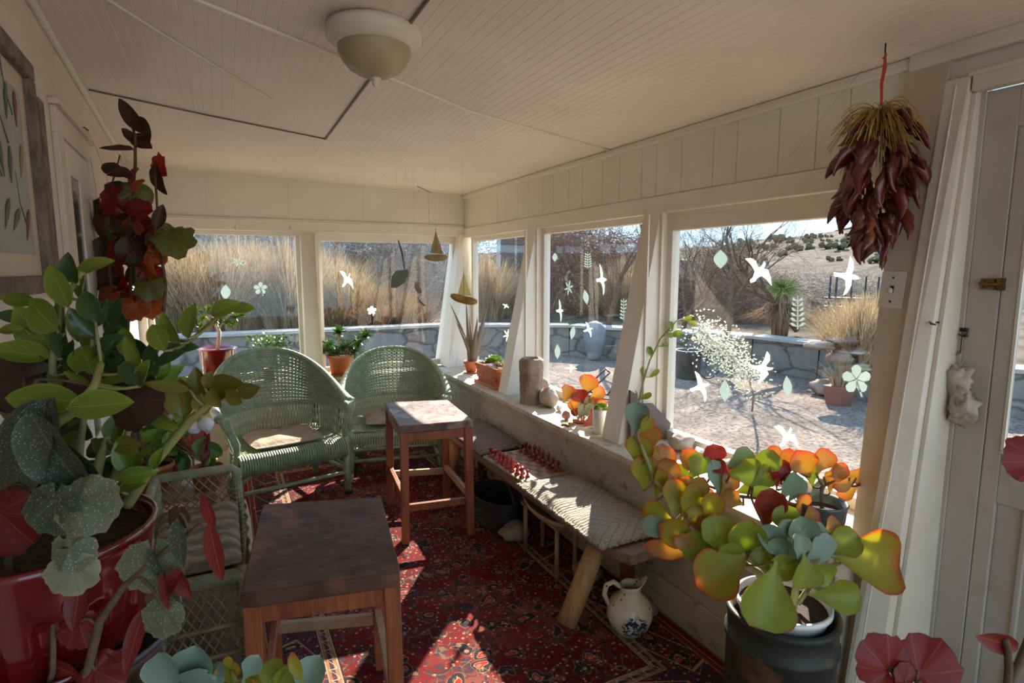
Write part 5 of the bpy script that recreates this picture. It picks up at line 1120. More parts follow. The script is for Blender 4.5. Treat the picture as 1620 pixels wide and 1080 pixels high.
for k in range(9):
    y = y0+.035+.041*k
    for s_ in (-1, 1): b.leaf((x0+.004, y+s_*.004, ZS+.045), V((-.09, s_*.30, 1)), (-1, 0, 0), .075, .022, 'ovate', thick=.008, nu=6, nv=3)
for k in range(3): b.leaf((x0+.035+.04*k, y0+.004, ZS+.045), V((0, -.09, 1)), (0, -1, 0), .075, .026, 'ovate', thick=.008, nu=6, nv=3)
b.build('relief', 'terra', tr)
b = MB(); b.b2((x0+.008, y0+.008, zt-.03), (x1-.008, y1-.008, zt-.018)); b.build('soil', 'soil', tr, smooth=False)
def rosette(b, c, r, n, w, tilt0=.25, shape='spoon', thick=.006, seed=0):
    rr = random.Random(seed); c = V(c)
    for i in range(n):
        a = i*2.39996; q = i/n; el = tilt0+(1-q)*1.15; L = r*(.45+.55*q); d = V((math.cos(a)*math.cos(el), math.sin(a)*math.cos(el), math.sin(el)))
        b.leaf(c+d*.1*r, d, V((0, 0, 1)), L, w*(.6+.4*q), shape, droop=-.15, cup=.2, thick=thick, nu=7, nv=4)
b = MB(); rosette(b, (1.90, 4.20, zt-.01), .085, 26, .014, .35, 'lance'); b.build('dark_rosette', pm('dark_haworthia', (.13, .07, .06), (.08, .06, .04), 20, .5), tr)
b = MB(); rosette(b, (1.905, 4.09, zt+.015), .085, 40, .045, .15); rosette(b, (1.93, 4.14, zt+.035), .06, 28, .034, .2, seed=2); b.build('bright_rosette', 'succ', tr)
b = MB(); rosette(b, (1.90, 3.99, zt-.005), .075, 26, .02, .3, 'lance'); rosette(b, (1.93, 3.94, zt-.005), .085, 24, .016, .5, 'lance', seed=4); b.build('pale_rosettes', pm('pale_succulent', (.40, .33, .22), (.28, .24, .15), 20, .5), tr)
# stone vase: porous hollow cylinder
c = SP(841, 638)+V((.01, .02, 0)); b = MB(); rd = 18.5/901*(c-EYE).dot(FW)
prof = [(rd*1.02, 0)]+[(rd*(1.0-.03*math.sin(k/4)), .015+.0145*k) for k in range(20)]+[(rd*.98, .305), (rd*.80, .318), (rd*.58, .315), (rd*.50, .29), (rd*.45, .2), (.001, .19)]
b.lathe(prof, c, 64, mod=lambda a, z: 1+.13*noise.noise(V((math.cos(a)*2, math.sin(a)*2, z*10)))+.07*noise.noise(V((math.cos(a)*7, math.sin(a)*7, z*60))))
tag(b.build('stone_vase', 'stone'), 'tall porous brown stone vase beside the post on the side sill', 'vase')
def stone(px, py, r_, lab, mat='palestone', seed=0, z=ZS, amp=.18, cat='stone', lift=1.0, nm='stone'):
    p = SP(px, py, z); b = MB(); r_ = V(r_); b.blob(p+V((0, 0, r_.z*lift)), r_, seed, amp, 5, 1.5); return tag(b.build(nm, mat), lab, cat)
stone(868, 643, (.060, .085, .066), 'round tan rock in front of the porous stone vase', 'palestone', 1, amp=.10)
stone(851, 634, (.06, .05, .10), 'jagged grey stone at the foot of the vase', 'stone', 2, amp=.5)
stone(896, 664, (.022, .035, .030), 'pinkish shell-like stone standing before the colourful succulent', pm('pink_stone', (.46, .25, .20), (.34, .18, .15), 10, .6), 3, amp=.25)
stone(885, 650, (.02, .02, .02), 'tiny white pebble between rock and pink stone', 'whitepot', 4)
stone(898, 672, (.035, .03, .006), 'scatter of dry leaf crumbs on the sill under the pink stone', 'amber', 6, amp=.5, cat='debris', nm='leaf_crumbs')
# leaf-table plants
def leafplant(b, rows, dep, stems=None, jit=.03, thick=.006, seed=0, tilt=.35, kind='paddle', petb=None, shape=None):
    rr = random.Random(seed)
    for r_ in rows:
        cx, cy, ln, wd, ang = r_[:5]; dd = dep+(r_[5] if len(r_) > 5 else 0)+rr.uniform(-jit, jit); c = PD(cx, cy, dd); a = R(ang); s_ = dd/901
        d = (RT*math.cos(a)+UP*math.sin(a)+FW*rr.uniform(-.35, .25)).normalized(); nrm = (-FW+RT*rr.uniform(-tilt, tilt)+UP*rr.uniform(-tilt*.3, tilt)).normalized(); L = ln*s_*(1.16 if kind == 'paddle' else 1.08); base = c-d*L*.5
        if kind == 'fan': b.fan(base+d*L*.25, d, nrm, L*.75, droop=.25, jag=.16, seed=rr.randint(0, 999), fold=rr.uniform(.1, .45), n=24, asym=rr.uniform(-.3, .3))
        elif kind == 'fan2': b.fan(base+d*L*.2, d, nrm, L*.62, droop=.3, jag=.11, seed=rr.randint(0, 999), fold=rr.uniform(.3, .9), n=24, asym=rr.uniform(-.3, .3))
        else: b.leaf(base, d, nrm, L, wd*s_*(1.22 if kind == 'paddle' else 1.1), shape or kind, droop=rr.uniform(-.1, .25), cup=rr.uniform(.1, .35), thick=thick, nu=12, nv=6, wav=.02)
        if petb is not None and stems:
            best = min((q for st in stems for q in st), key=lambda q: (q-base).length); petb.tube(bez(base, base.lerp(best, .5)-V((0, 0, .01)), best, 4), [.0022, .0028, .003, .003, .003] if kind != 'paddle' else .004, 5)
def stem_pts(rows, dep, n=10):
    out = []
    pts = [PD(x, y, dep+(e if e else 0)) for x, y, e in rows]
    for i in range(len(pts)-1):
        for k in range(n): out.append(pts[i].lerp(pts[i+1], k/n))
    out.append(pts[-1]); return out
def tablep(t, groups, dep, stem_rows, stem_r, stem_mat='stem', kind='paddle', thick=.006, seed=1, shape=None, jit=.03, tilt=.35, taper=.5):
    stems = [stem_pts(s_, dep) for s_ in stem_rows]; sb = MB()
    for s_, r_ in zip(stems, stem_r): sb.tube(s_, [r_*(1-taper*i/(len(s_)-1)) for i in range(len(s_))], 8)
    for i, (nm, mat, rows) in enumerate(groups):
        b = MB(); kd = kind if kind != 'fan' else ('ovate' if nm == 'dark_leaves' else 'fan2'); leafplant(b, rows, dep, stems, jit, thick, seed+i, tilt, kd, sb, shape); b.build(nm, mat+('F' if kd == 'fan2' else ''), t)
    sb.build('stems', stem_mat, t)
# colourful paddle succulent on the sill
c = SP(918, 668); dP = (c-EYE).dot(FW); pp = thing('paddle_succulent', 'low succulent with orange, pink and red paddle leaves on the side sill', 'potted plant', c)
tablep(pp, [('orange_leaves', 'kalor', [(930, 608, 30, 26, 70), (899, 622, 28, 22, 60), (944, 622, 26, 18, 40), (908, 640, 20, 14, 200), (950, 640, 20, 14, 30)]), ('red_leaves', 'kalred', [(917, 627, 26, 24, 110), (941, 641, 26, 20, 60), (940, 666, 34, 28, -80, -.06), (912, 652, 18, 12, 160)]), ('pale_leaves', 'pale', [(926, 642, 32, 20, 80), (921, 652, 24, 16, 60), (933, 650, 26, 14, 100)])], dP,
       [[(918, 668, 0), (922, 655, 0), (925, 640, 0)], [(918, 668, 0), (908, 650, 0), (902, 635, 0)], [(920, 665, 0), (938, 648, 0)]], [.006, .005, .005], 'stem', thick=.004, seed=3)
b = MB(); rd = .05; b.lathe([(.001, 0), (.045, 0), (.05, .022), (.042, .024), (.001, .02)], c, 24); b.build('dish', 'terra', pp)
c = SP(950, 684)+V((.0, .0, 0)); wp = thing('white_pot_succulent', 'straight white pot with fine pale green succulent beside the window post', 'potted plant', c); dW = (c-EYE).dot(FW); rw = 12.8/901*dW; hw = 38/901*dW
b = MB(); b.lathe([(.001, 0), (rw*.95, 0), (rw, .01), (rw, hw), (rw*.92, hw), (rw*.92, hw-.02), (.001, hw-.02)], c, 32); b.build('pot', 'whitepot', wp)
b = MB(); rr = random.Random(2)
for k in range(90): d = V((rr.gauss(0, .8), rr.gauss(0, .8), rr.uniform(.3, 1))).normalized(); b.leaf(c+V((0, 0, hw-.01))+d*rw*.5, d, d.orthogonal(), .028, .008, 'spoon', thick=.003, nu=4, nv=2)
b.build('leaves', 'brightgreen', wp)
# slate leaning at the second post, stones
b = MB(); pts = [P(x, y, 1, 2.355) for x, y in ((994, 616), (1003, 622), (1011, 638), (1030, 637), (1058, 668), (1052, 700), (994, 705))]; b.prism(pts, (0, -.018, 0)); tag(b.build('slate_slab', 'slate', smooth=False, bevel=.003), 'brown slate slab leaning against the middle window post', 'slab')
stone(1078, 712, (.075, .06, .045), 'smooth grey-tan stone on the sill below the large window', 'palestone', 7)
stone(1062, 690, (.02, .02, .03), 'small dark pointed stone between slate slab and grey-tan stone', 'slate', 8)
for i, (x, y, r_) in enumerate(((1105, 722, .035), (1120, 733, .025), (1098, 737, .022), (1135, 725, .028), (1150, 738, .03), (1128, 745, .018), (1165, 728, .022), (1085, 728, .018), (1143, 752, .02), (1180, 742, .03))):
    stone(x, y, (r_, r_*.8, r_*.6), 'small pale pebble in the row along the foot of the large window', 'palestone' if i % 3 else 'whitepot', 60+i, amp=.3, nm='pebble')['group'] = 'pebbles on the sill behind the succulents'
# slender leafy stem rising against the post
c = SP(1005, 700); dS = (c-EYE).dot(FW)-.02; ls = thing('slender_succulent_stem', 'slender arching stem with small oval leaves rising in front of the middle post', 'plant', c)
tablep(ls, [('leaves', 'kalgreen', [(1002, 630, 34, 12, 100), (1028, 556, 16, 9, 110), (1018, 588, 16, 9, 110), (1036, 590, 18, 8, 40), (1061, 515, 14, 9, 110), (1070, 528, 16, 10, 20), (1059, 530, 14, 8, -10), (1052, 545, 14, 7, 20), (1088, 504, 14, 8, 20), (1022, 626, 18, 9, 30), (1096, 511, 12, 8, -20)])], dS,
       [[(1005, 700, 0), (1008, 650, 0), (1016, 610, 0), (1028, 570, 0), (1045, 535, 0), (1070, 508, .02), (1095, 499, .03)]], [.006], 'stem', thick=.003, seed=6, shape='spoon', kind='spoon')
# ---- kalanchoes
kb = SP(1300, 832); dB = 1.96
kp = thing('grey_pot_succulent', 'dense orange-edged paddle succulent in a dark grey glazed pot on the sill', 'potted plant', kb)
cpt = PD(1298, 800, dB); cpt.z = ZS; M['greyglaze'] = pm('grey_glaze', (.09, .11, .11), (.05, .06, .06), 5, .2, coat=.4)
b = MB(); rr_ = 38/901*dB; zz = PD(1298, 792, dB).z-ZS; b.lathe([(.001, 0), (rr_*.75, 0), (rr_*.95, zz*.6), (rr_, zz-.006), (rr_*1.04, zz), (rr_*.98, zz+.004), (rr_*.88, zz-.004), (rr_*.86, zz-.03), (.001, zz-.032)], cpt, 36); b.build('pot', 'greyglaze', kp)
b = MB(); b.disc(cpt+V((0, 0, zz-.03)), rr_*.85); b.build('soil', 'soil', kp)
tablep(kp, [('orange_leaves', 'kalor', [(1093, 733, 45, 30, 120), (1093, 769, 46, 24, 170), (1151, 764, 50, 28, 60), (1247, 733, 44, 24, 80), (1271, 733, 46, 36, 120), (1302, 729, 38, 30, 60), (1313, 762, 30, 26, 80), (1338, 764, 38, 20, 200), (1342, 778, 36, 18, 220), (1356, 753, 42, 24, -15), (1267, 798, 34, 28, 100), (1160, 790, 40, 24, 150), (1225, 720, 30, 20, 110), (1322, 745, 34, 22, 30), (1118, 790, 44, 26, 150), (1330, 750, 30, 22, 160)]),
            ('red_leaves', 'kalred', [(1127, 722, 38, 32, 90), (1227, 751, 38, 22, 90), (1216, 802, 60, 40, 85, -.1), (1240, 745, 34, 18, 75), (1140, 740, 30, 20, 140)]),
            ('green_leaves', 'kalgreen', [(1102, 738, 42, 32, 60), (1178, 747, 54, 38, 10), (1207, 733, 48, 38, 60), (1207, 755, 44, 30, 30), (1280, 745, 42, 30, 100), (1190, 770, 50, 30, 20), (1080, 752, 40, 24, 150)]),
            ('grey_leaves', 'kalblue', [(1133, 756, 52, 26, 100), (1169, 729, 48, 30, 30), (1244, 769, 48, 30, 70), (1148, 778, 44, 22, 120), (1260, 775, 42, 22, 60), (1292, 775, 40, 14, 50)])], dB,
       [[(1290, 810, 0), (1230, 790, 0), (1170, 785, 0), (1110, 765, 0)], [(1300, 810, 0), (1300, 770, 0), (1320, 760, 0), (1345, 768, 0)], [(1240, 795, 0), (1240, 760, 0), (1262, 745, 0)]], [.009, .007, .007], 'bark', seed=11, thick=.007)
# milk can with the big one
cc = V((1.535, 1.125, 0)); can = thing('milk_can', 'dark weathered metal milk can used as a plant stand on the floor', 'milk can', cc)
dC = 1.79; zr = PD(1245, 962, dC).z; b = MB(); b.lathe([(.001, .0), (.163, .0), (.168, .01), (.163, .03), (.163, zr-.12), (.170, zr-.115), (.170, zr-.10), (.163, zr-.095), (.163, zr-.035), (.169, zr-.03), (.169, zr-.015), (.155, zr-.012), (.150, zr-.10), (.001, zr-.10)], cc, 48); b.build('body', 'milkcan', can)
kc = thing('large_paddle_succulent', 'big yellow-green paddle succulent in a white pot set inside the milk can', 'potted plant', cc+V((0, 0, zr-.095)))
b = MB(); b.lathe([(.001, -.095), (.11, -.095), (.136, 0), (.143, .004), (.143, .018), (.134, .020), (.130, .0), (.125, -.04), (.001, -.04)], cc+V((0, 0, zr-.002)), 40, mod=lambda a, z: 1); b.build('pot', 'whitepot', kc)
b = MB(); b.disc(cc+V((0, 0, zr-.006)), .130, 30); b.build('soil', 'soil', kc)
A_ = [('yellow_green_leaves', 'kal', [(1020, 673, 32, 18, 50, .16), (1008, 709, 44, 36, 85, .16), (1031, 722, 38, 20, 95, .18), (1016, 747, 50, 40, 95, .14), (1040, 764, 52, 22, 90, .15), (1067, 787, 52, 36, 80, .12), (1093, 796, 62, 38, 70, .1), (1040, 813, 46, 30, 160, .1), (1076, 844, 62, 38, 165, .06), (1111, 822, 52, 38, 100, .08), (1100, 775, 44, 28, 60, .12), (1056, 770, 44, 24, 110, .16), (1125, 800, 44, 30, 70, .08), (1142, 902, 84, 66, 205, -.04), (1364, 884, 118, 78, -12, -.02), (1120, 840, 50, 34, 120, .05)]),
      ('orange_leaves', 'kalor', [(1031, 691, 40, 28, 95, .18), (1049, 729, 48, 36, 80, .17), (1059, 751, 50, 32, 95, .15), (1067, 870, 84, 26, 178, .05), (1280, 822, 42, 26, 60, .0), (1316, 831, 36, 20, 40, .0), (1090, 862, 50, 22, 150, .05)]),
      ('green_leaves', 'kalgreen', [(1136, 849, 62, 54, 100), (1178, 858, 74, 48, 80), (1209, 940, 96, 82, 240, -.12), (1324, 942, 68, 44, 5, -.06), (1271, 904, 50, 46, 265, -.12), (1244, 893, 54, 34, 200, -.05), (1244, 824, 48, 36, 100), (1160, 880, 60, 44, 190), (1300, 905, 44, 32, -30, -.08), (1222, 884, 64, 30, 165, -.02), (1110, 868, 60, 40, 170, .02), (1330, 860, 60, 40, 30)]),
      ('grey_leaves', 'kalblue', [(1007, 662, 46, 32, 80, .15), (1044, 833, 54, 28, 172, .1), (1227, 862, 66, 34, 130, -.03), (1267, 842, 52, 40, 95, -.03), (1282, 852, 56, 32, 60, -.04), (1252, 850, 56, 30, 115, -.05), (1316, 867, 62, 28, 45, -.03), (1295, 868, 54, 28, 35, -.06), (1262, 866, 40, 30, 90, -.08), (1240, 872, 56, 30, 150, -.05)])]
tablep(kc, A_, dC, [[(1240, 960, 0), (1200, 905, 0), (1130, 865, .04), (1080, 810, .1), (1035, 760, .14), (1012, 700, .16)], [(1255, 960, 0), (1262, 905, 0), (1266, 870, -.01)], [(1262, 955, 0), (1300, 900, 0), (1330, 890, 0)], [(1240, 955, 0), (1190, 900, 0), (1160, 880, 0)]], [.014, .012, .009, .009], 'stem', seed=21, thick=.009)
# ---- back sill plants
def spikes(b, c, r_, n, L, w_, seed, up=.2):
    rr = random.Random(seed); c = V(c)
    for k in range(n):
        d = V((rr.gauss(0, 1), rr.gauss(0, 1), rr.gauss(up, .7))).normalized(); b.leaf(c+d*r_*.3, d, d.orthogonal(), L*rr.uniform(.75, 1.1), w_, 'lance', droop=-.15, cup=.3, thick=.003, nu=5, nv=2)
c = P(541, 588, 2, ZS); c = V((c.x, min(c.y, 5.20), ZS)); c = V((.885, 5.12, ZS)); sp_ = thing('spiky_succulent', 'branching spiky green succulent in a terracotta pot on the back sill', 'potted plant', c); dD = (c-EYE).dot(FW); k = dD/901
pot(sp_, c, 14*k, 19*k, 30*k, 'terra', 'terra')
b = MB(); sb = MB(); base = c+V((0, 0, 32*k))
for i, (x, y, L) in enumerate(((520, 545, .09), (535, 525, .085), (545, 550, .10), (568, 540, .09), (578, 530, .08), (515, 555, .08), (560, 555, .08), (530, 560, .09))):
    q = PD(x, y, dD+rv(-.06, .06)); spikes(b, q, .01, 60, L, .016, i); sb.tube(bez(base, base.lerp(q, .5)+V((0, 0, .01)), q, 5), .008, 6)
b.build('leaves', 'darkgreen', sp_); sb.build('stems', 'stem', sp_)
b = MB(); 
for i, (x, y, L) in enumerate(((535, 523, .055), (577, 529, .055), (545, 548, .05), (519, 543, .05))): spikes(b, PD(x, y, dD-.03), .01, 26, L, .012, i+50, .8)
b.build('new_growth', 'brightgreen', sp_)
c = V((.42, 5.13, ZS)); c = V((P(428, 560, 1, 5.13).x, 5.13, ZS)); sbp = thing('bushy_potted_plant', 'small dark bushy plant in a brown pot on the back sill behind the green armchair', 'potted plant', c); dD = (c-EYE).dot(FW)
pot(sbp, c, .05, .065, .10, pm('brown_pot', (.22, .11, .07), None, 8, .6)); b = MB(); rr = random.Random(8)
for k_ in range(260):
    q = PD(428+rr.gauss(0, 15), 543+rr.gauss(0, 7), dD+rr.gauss(0, .05)); d = V((rr.gauss(0, 1), rr.gauss(0, 1), rr.gauss(.3, .6))).normalized(); b.leaf(q, d, d.orthogonal(), .035, .018, 'ovate', nu=4, nv=2)
b.build('leaves', 'darkgreen', sbp)
c = V((P(345, 565, 1, 5.13).x, 5.13, ZS)); rt = thing('red_pot_tree', 'small tree-like jade plant with light green tufts in a glossy red pot, back sill', 'potted plant', c); dD = (c-EYE).dot(FW); k = dD/901
b = MB(); zt_ = PD(345, 549, dD).z-ZS; b.lathe([(.001, 0), (20*k, 0), (27*k, zt_-.012), (28.5*k, zt_-.008), (28.5*k, zt_), (26*k, zt_), (25*k, zt_-.02), (.001, zt_-.02)], c, 36); b.build('pot', 'redglaze', rt)
b = MB(); b.tube([c+V((0, 0, zt_-.02)), PD(347, 525, dD), PD(343, 515, dD), PD(335, 500, dD)], [.016, .014, .011, .007], 8); b.tube([PD(345, 520, dD), PD(358, 505, dD+.03), PD(368, 495, dD)], .006, 6); b.tube([PD(344, 518, dD), PD(325, 500, dD-.03)], .006, 6); b.build('trunk', 'palestone', rt)
b = MB(); rr = random.Random(18)
for (x, y) in ((310, 490), (322, 505), (335, 512), (345, 495), (360, 510), (372, 502), (330, 490), (355, 492), (318, 518), (368, 515), (342, 506), (382, 500)):
    spikes(b, PD(x, y, dD+rr.uniform(-.06, .06)), .01, 34, .055, .014, rr.randint(0, 99), .6)
b.build('leaves', 'brightgreen', rt)
c = V((P(310, 560, 1, 5.1).x, 5.1, ZS)); b = MB(); b.lathe([(.001, 0), (.03, 0), (.04, .05), (.02, .08), (.035, .10), (.028, .10), (.015, .08), (.001, .07)], c, 20); tag(b.build('white_ornament', 'whitepot'), 'small white ceramic ornament left of the red pot on the back sill', 'ornament')
# ================================================================ LEFT PLANTS
PT = PD(58, 838, .95); rp0 = .172; pz = PT.z
rz0 = PD(58, 1010, .95).z
tb = thing('plant_table', 'dark iron plant stand with a grey tray under the big red pot', 'plant stand', (PT.x, PT.y, 0))
b = MB(); b.lathe([(.001, rz0-.045), (.175, rz0-.045), (.188, rz0-.01), (.184, rz0-.01), (.172, rz0-.038), (.001, rz0-.038)], V((PT.x+.01, PT.y, 0)), 48); b.build('tray', 'steel', tb)
for a in (20, 110, 200, 290):
    b = MB(); q = V((PT.x+.15*math.cos(R(a)), PT.y+.15*math.sin(R(a)), 0)); b.tube([q+V((0, 0, rz0-.045)), q], .012, 6); b.build('leg', 'iron', tb)
b = MB(); b.tube([V((PT.x+.15*math.cos(R(a)), PT.y+.15*math.sin(R(a)), .35)) for a in range(0, 360, 20)], .008, 6, close=True); b.build('ring', 'iron', tb)
zp = thing('potted_zz_plant', 'large glossy-leaved green plant in a big shiny red fluted pot at left', 'potted plant', (PT.x, PT.y, rz0-.036))
b = MB(); h = pz-rz0+.02; z0 = rz0-.02
def flute(a, z):
    k = (z-z0)/h; return 1-(.06*max(0, math.cos(a*14))**.5 if .05 < k < .55 else 0)
b.lathe([(.001, z0), (rp0*.78, z0), (rp0*.82, z0+h*.06)]+[(rp0*(.80+.15*(i/12)), z0+h*(.08+.72*i/12)) for i in range(13)]+[(rp0*.98, z0+h*.9), (rp0*1.0, pz-.012), (rp0*1.0, pz), (rp0*.965, pz+.002), (rp0*.94, pz-.01), (rp0*.93, pz-.05), (.001, pz-.05)], V((PT.x, PT.y, 0)), 168, mod=flute); b.build('pot', 'redglaze', zp)
b = MB(); b.lathe([(.001, rz0-.036), (rp0*.86, rz0-.036), (rp0*.97, rz0-.002), (rp0*.94, rz0), (rp0*.84, rz0-.02), (.001, rz0-.02)], V((PT.x, PT.y, 0)), 60); b.build('saucer', 'redglaze', zp)
b = MB(); b.disc(V((PT.x, PT.y, pz-.03)), rp0*.935, 40); b.build('soil', 'soil', zp)
ZG = [('green_leaves', 'zz', [(95, 451, 66, 40, 100), (64, 497, 76, 46, 140), (58, 522, 88, 52, 130), (29, 474, 50, 22, 175), (14, 521, 42, 16, 180), (35, 560, 78, 36, 172), (148, 419, 58, 28, 25), (130, 450, 44, 30, 70), (136, 567, 64, 44, 120), (62, 631, 108, 46, 175, -.1), (163, 641, 92, 44, 3, -.1), (51, 660, 66, 22, 178, -.1), (101, 606, 62, 14, 155), (175, 602, 52, 12, 10), (178, 618, 64, 10, 5), (121, 598, 46, 12, 150), (163, 583, 38, 14, 50), (272, 517, 52, 30, 110), (299, 505, 56, 32, 88), (356, 486, 46, 26, 25), (384, 487, 36, 18, 0), (249, 532, 50, 28, 120), (212, 556, 56, 28, 120), (195, 723, 52, 26, 110), (218, 727, 46, 20, 70), (218, 750, 58, 24, 10), (210, 769, 52, 14, 15), (249, 725, 40, 16, 60), (257, 664, 66, 22, -22), (230, 590, 50, 24, 60), (245, 598, 54, 22, 30), (100, 500, 50, 34, 85)]),
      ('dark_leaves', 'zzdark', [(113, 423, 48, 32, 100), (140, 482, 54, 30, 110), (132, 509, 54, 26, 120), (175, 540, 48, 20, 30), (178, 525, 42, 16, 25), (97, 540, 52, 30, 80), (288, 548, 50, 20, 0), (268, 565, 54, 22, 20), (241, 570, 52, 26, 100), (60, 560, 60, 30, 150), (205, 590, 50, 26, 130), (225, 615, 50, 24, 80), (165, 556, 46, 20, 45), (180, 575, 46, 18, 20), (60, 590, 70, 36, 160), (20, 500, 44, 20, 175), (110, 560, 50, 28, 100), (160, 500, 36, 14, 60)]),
      ('olive_leaves', 'olive', [(286, 629, 62, 40, 98), (315, 610, 58, 34, 95), (320, 640, 34, 28, -80), (358, 614, 62, 40, 20), (395, 616, 36, 24, 15), (264, 612, 62, 18, 170), (202, 703, 50, 26, 0), (340, 630, 34, 24, -60), (372, 628, 36, 24, -30), (330, 600, 30, 18, 60), (160, 705, 44, 26, 160)])]
tablep(zp, ZG, 1.0, [[(95, 800, -.02), (84, 700, 0), (82, 580, 0), (98, 480, 0), (130, 430, 0)], [(75, 790, 0), (82, 672, -.08), (118, 650, -.08), (150, 610, -.06), (160, 575, -.03)], [(140, 800, 0), (160, 720, 0), (170, 690, 0)], [(200, 800, 0), (245, 730, 0), (300, 665, 0), (330, 640, 0), (370, 622, 0)], [(120, 790, 0), (128, 700, .03), (140, 600, .03), (150, 500, .03)], [(170, 790, 0), (215, 640, .05), (250, 580, .05), (300, 540, .05), (355, 492, .03)], [(150, 800, .02), (195, 760, .02), (205, 745, .02)], [(60, 790, 0), (40, 640, .03), (60, 530, .02)]], [.009, .011, .010, .010, .007, .006, .005, .006], 'stem', kind='ovate', thick=.0025, seed=31, jit=.04, tilt=.55)
b = MB(); rr = random.Random(77)
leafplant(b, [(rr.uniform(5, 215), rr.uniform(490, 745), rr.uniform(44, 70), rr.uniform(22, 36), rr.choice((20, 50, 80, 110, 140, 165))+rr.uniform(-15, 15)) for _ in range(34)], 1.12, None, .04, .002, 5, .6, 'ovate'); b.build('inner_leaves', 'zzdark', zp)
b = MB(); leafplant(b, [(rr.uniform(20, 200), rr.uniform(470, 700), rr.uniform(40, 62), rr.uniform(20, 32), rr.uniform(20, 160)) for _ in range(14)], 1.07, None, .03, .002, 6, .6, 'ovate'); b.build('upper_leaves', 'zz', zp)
# spotted begonia in front of the red pot
sb_ = PD(30, 1120, .80); sbg = thing('spotted_begonia', 'begonia with silver-spotted grey-green leaves hanging in front of the red pot', 'potted plant', V((sb_.x, sb_.y, .50)))
c0 = V((sb_.x+.02, sb_.y, .50)); pot(sbg, c0, .07, .09, .16, 'terra'); b = MB(); b.lathe([(.001, 0), (.10, 0), (.10, .49), (.11, .50), (.001, .5)], V((c0.x, c0.y, 0)), 24)
tag(b.build('pot_pedestal', 'iron'), 'dark cylindrical plant pedestal in the lower left corner', 'plant stand')
def fangroup(t, nm, mat, rows, dep, seed, petb=None, stems=None):
    b = MB(); rr = random.Random(seed)
    for (bx, by, ang, size, dd) in rows:
        p = PD(bx, by, dep+dd); a = R(ang); d = RT*math.cos(a)+UP*math.sin(a)+FW*rr.uniform(-.1, .3); nrm = -FW+UP*.3+RT*rr.uniform(-.3, .3); b.fan(p, d, nrm, size*(dep+dd)/901, droop=.12, jag=.07, seed=rr.randint(0, 99), fold=.12, n=40, asym=.25, rings=7)
        if petb is not None:
            best = min((q for s_ in stems for q in s_), key=lambda q: (q-p).length); petb.tube(bez(p, p.lerp(best, .5)+V((0, 0, .02)), best, 5), .0025, 5)
    b.build(nm, mat+'F', t)
dSB = .86; st_ = [stem_pts([(40, 1150, 0), (20, 980, 0), (5, 800, .03), (30, 660, .04), (60, 600, .04)], dSB), stem_pts([(60, 1150, 0), (84, 1060, 0), (85, 950, 0), (88, 890, 0)], dSB), stem_pts([(110, 1150, 0), (134, 1080, 0), (158, 982, 0), (197, 925, 0), (232, 894, 0), (317, 830, 0)], dSB)]
pb = MB()
for s_, r_ in zip(st_, (.007, .005, .0075)): pb.tube(s_, [r_*(1-.5*i/len(s_)) for i in range(len(s_))], 7)
fangroup(sbg, 'spotted_leaves', 'spot', [(88, 790, -85, 58, -.03), (52, 780, -150, 46, .02)], dSB, 3, pb, st_)
b = MB(); leafplant(b, [(36, 720, 190, 96, -118, .02), (88, 735, 180, 84, -72, -.01), (62, 700, 130, 60, -95, -.02), (120, 745, 120, 60, -50, .01)], dSB, None, .01, 0, 3, .15, 'ovate'); b.build('long_spotted_leaves', 'spot', sbg)
fangroup(sbg, 'pale_spotted_leaves', 'spotpale', [(125, 788, -20, 62, -.02), (110, 868, -20, 40, -.03), (262, 965, -88, 44, 0), (245, 880, -85, 62, 0)], dSB, 5, pb, st_)
fangroup(sbg, 'pale_leaves', 'pale', [(115, 895, -75, 50, -.03), (108, 860, -55, 42, -.02)], dSB, 6, pb, st_)
fangroup(sbg, 'dark_leaves', 'begdark', [(40, 600, 200, 70, .12), (200, 632, 10, 60, .12), (60, 820, 200, 45, .03), (283, 812, -80, 26, 0), (0, 740, -90, 80, .08), (110, 620, 0, 50, .12)], dSB, 7, pb, st_)
b = MB()
leafplant(b, [(282, 862, 80, 28, -88), (246, 900, 70, 22, -80), (262, 1000, 66, 16, -95)], dSB, None, .01, 0, 3, .3, 'ovate'); b.build('folded_spotted_leaves', 'spot', sbg)
b = MB()
leafplant(b, [(331, 806, 62, 20, 95), (340, 876, 100, 26, -84), (270, 925, 50, 24, -120), (290, 925, 50, 26, -60), (211, 1015, 95, 26, -100), (120, 960, 70, 30, -90), (175, 1060, 60, 26, -60), (95, 1060, 60, 30, 160), (260, 935, 60, 16, -85)], dSB, None, .01, 0, 4, .3, 'ovate'); b.build('folded_red_leaves', 'begred', sbg)
fangroup(sbg, 'red_leaves', 'begred', [(0, 810, -40, 70, .0), (125, 985, -60, 40, 0), (150, 1060, -20, 50, 0)], dSB, 9, pb, st_)
pb.build('stems', 'bark', sbg)
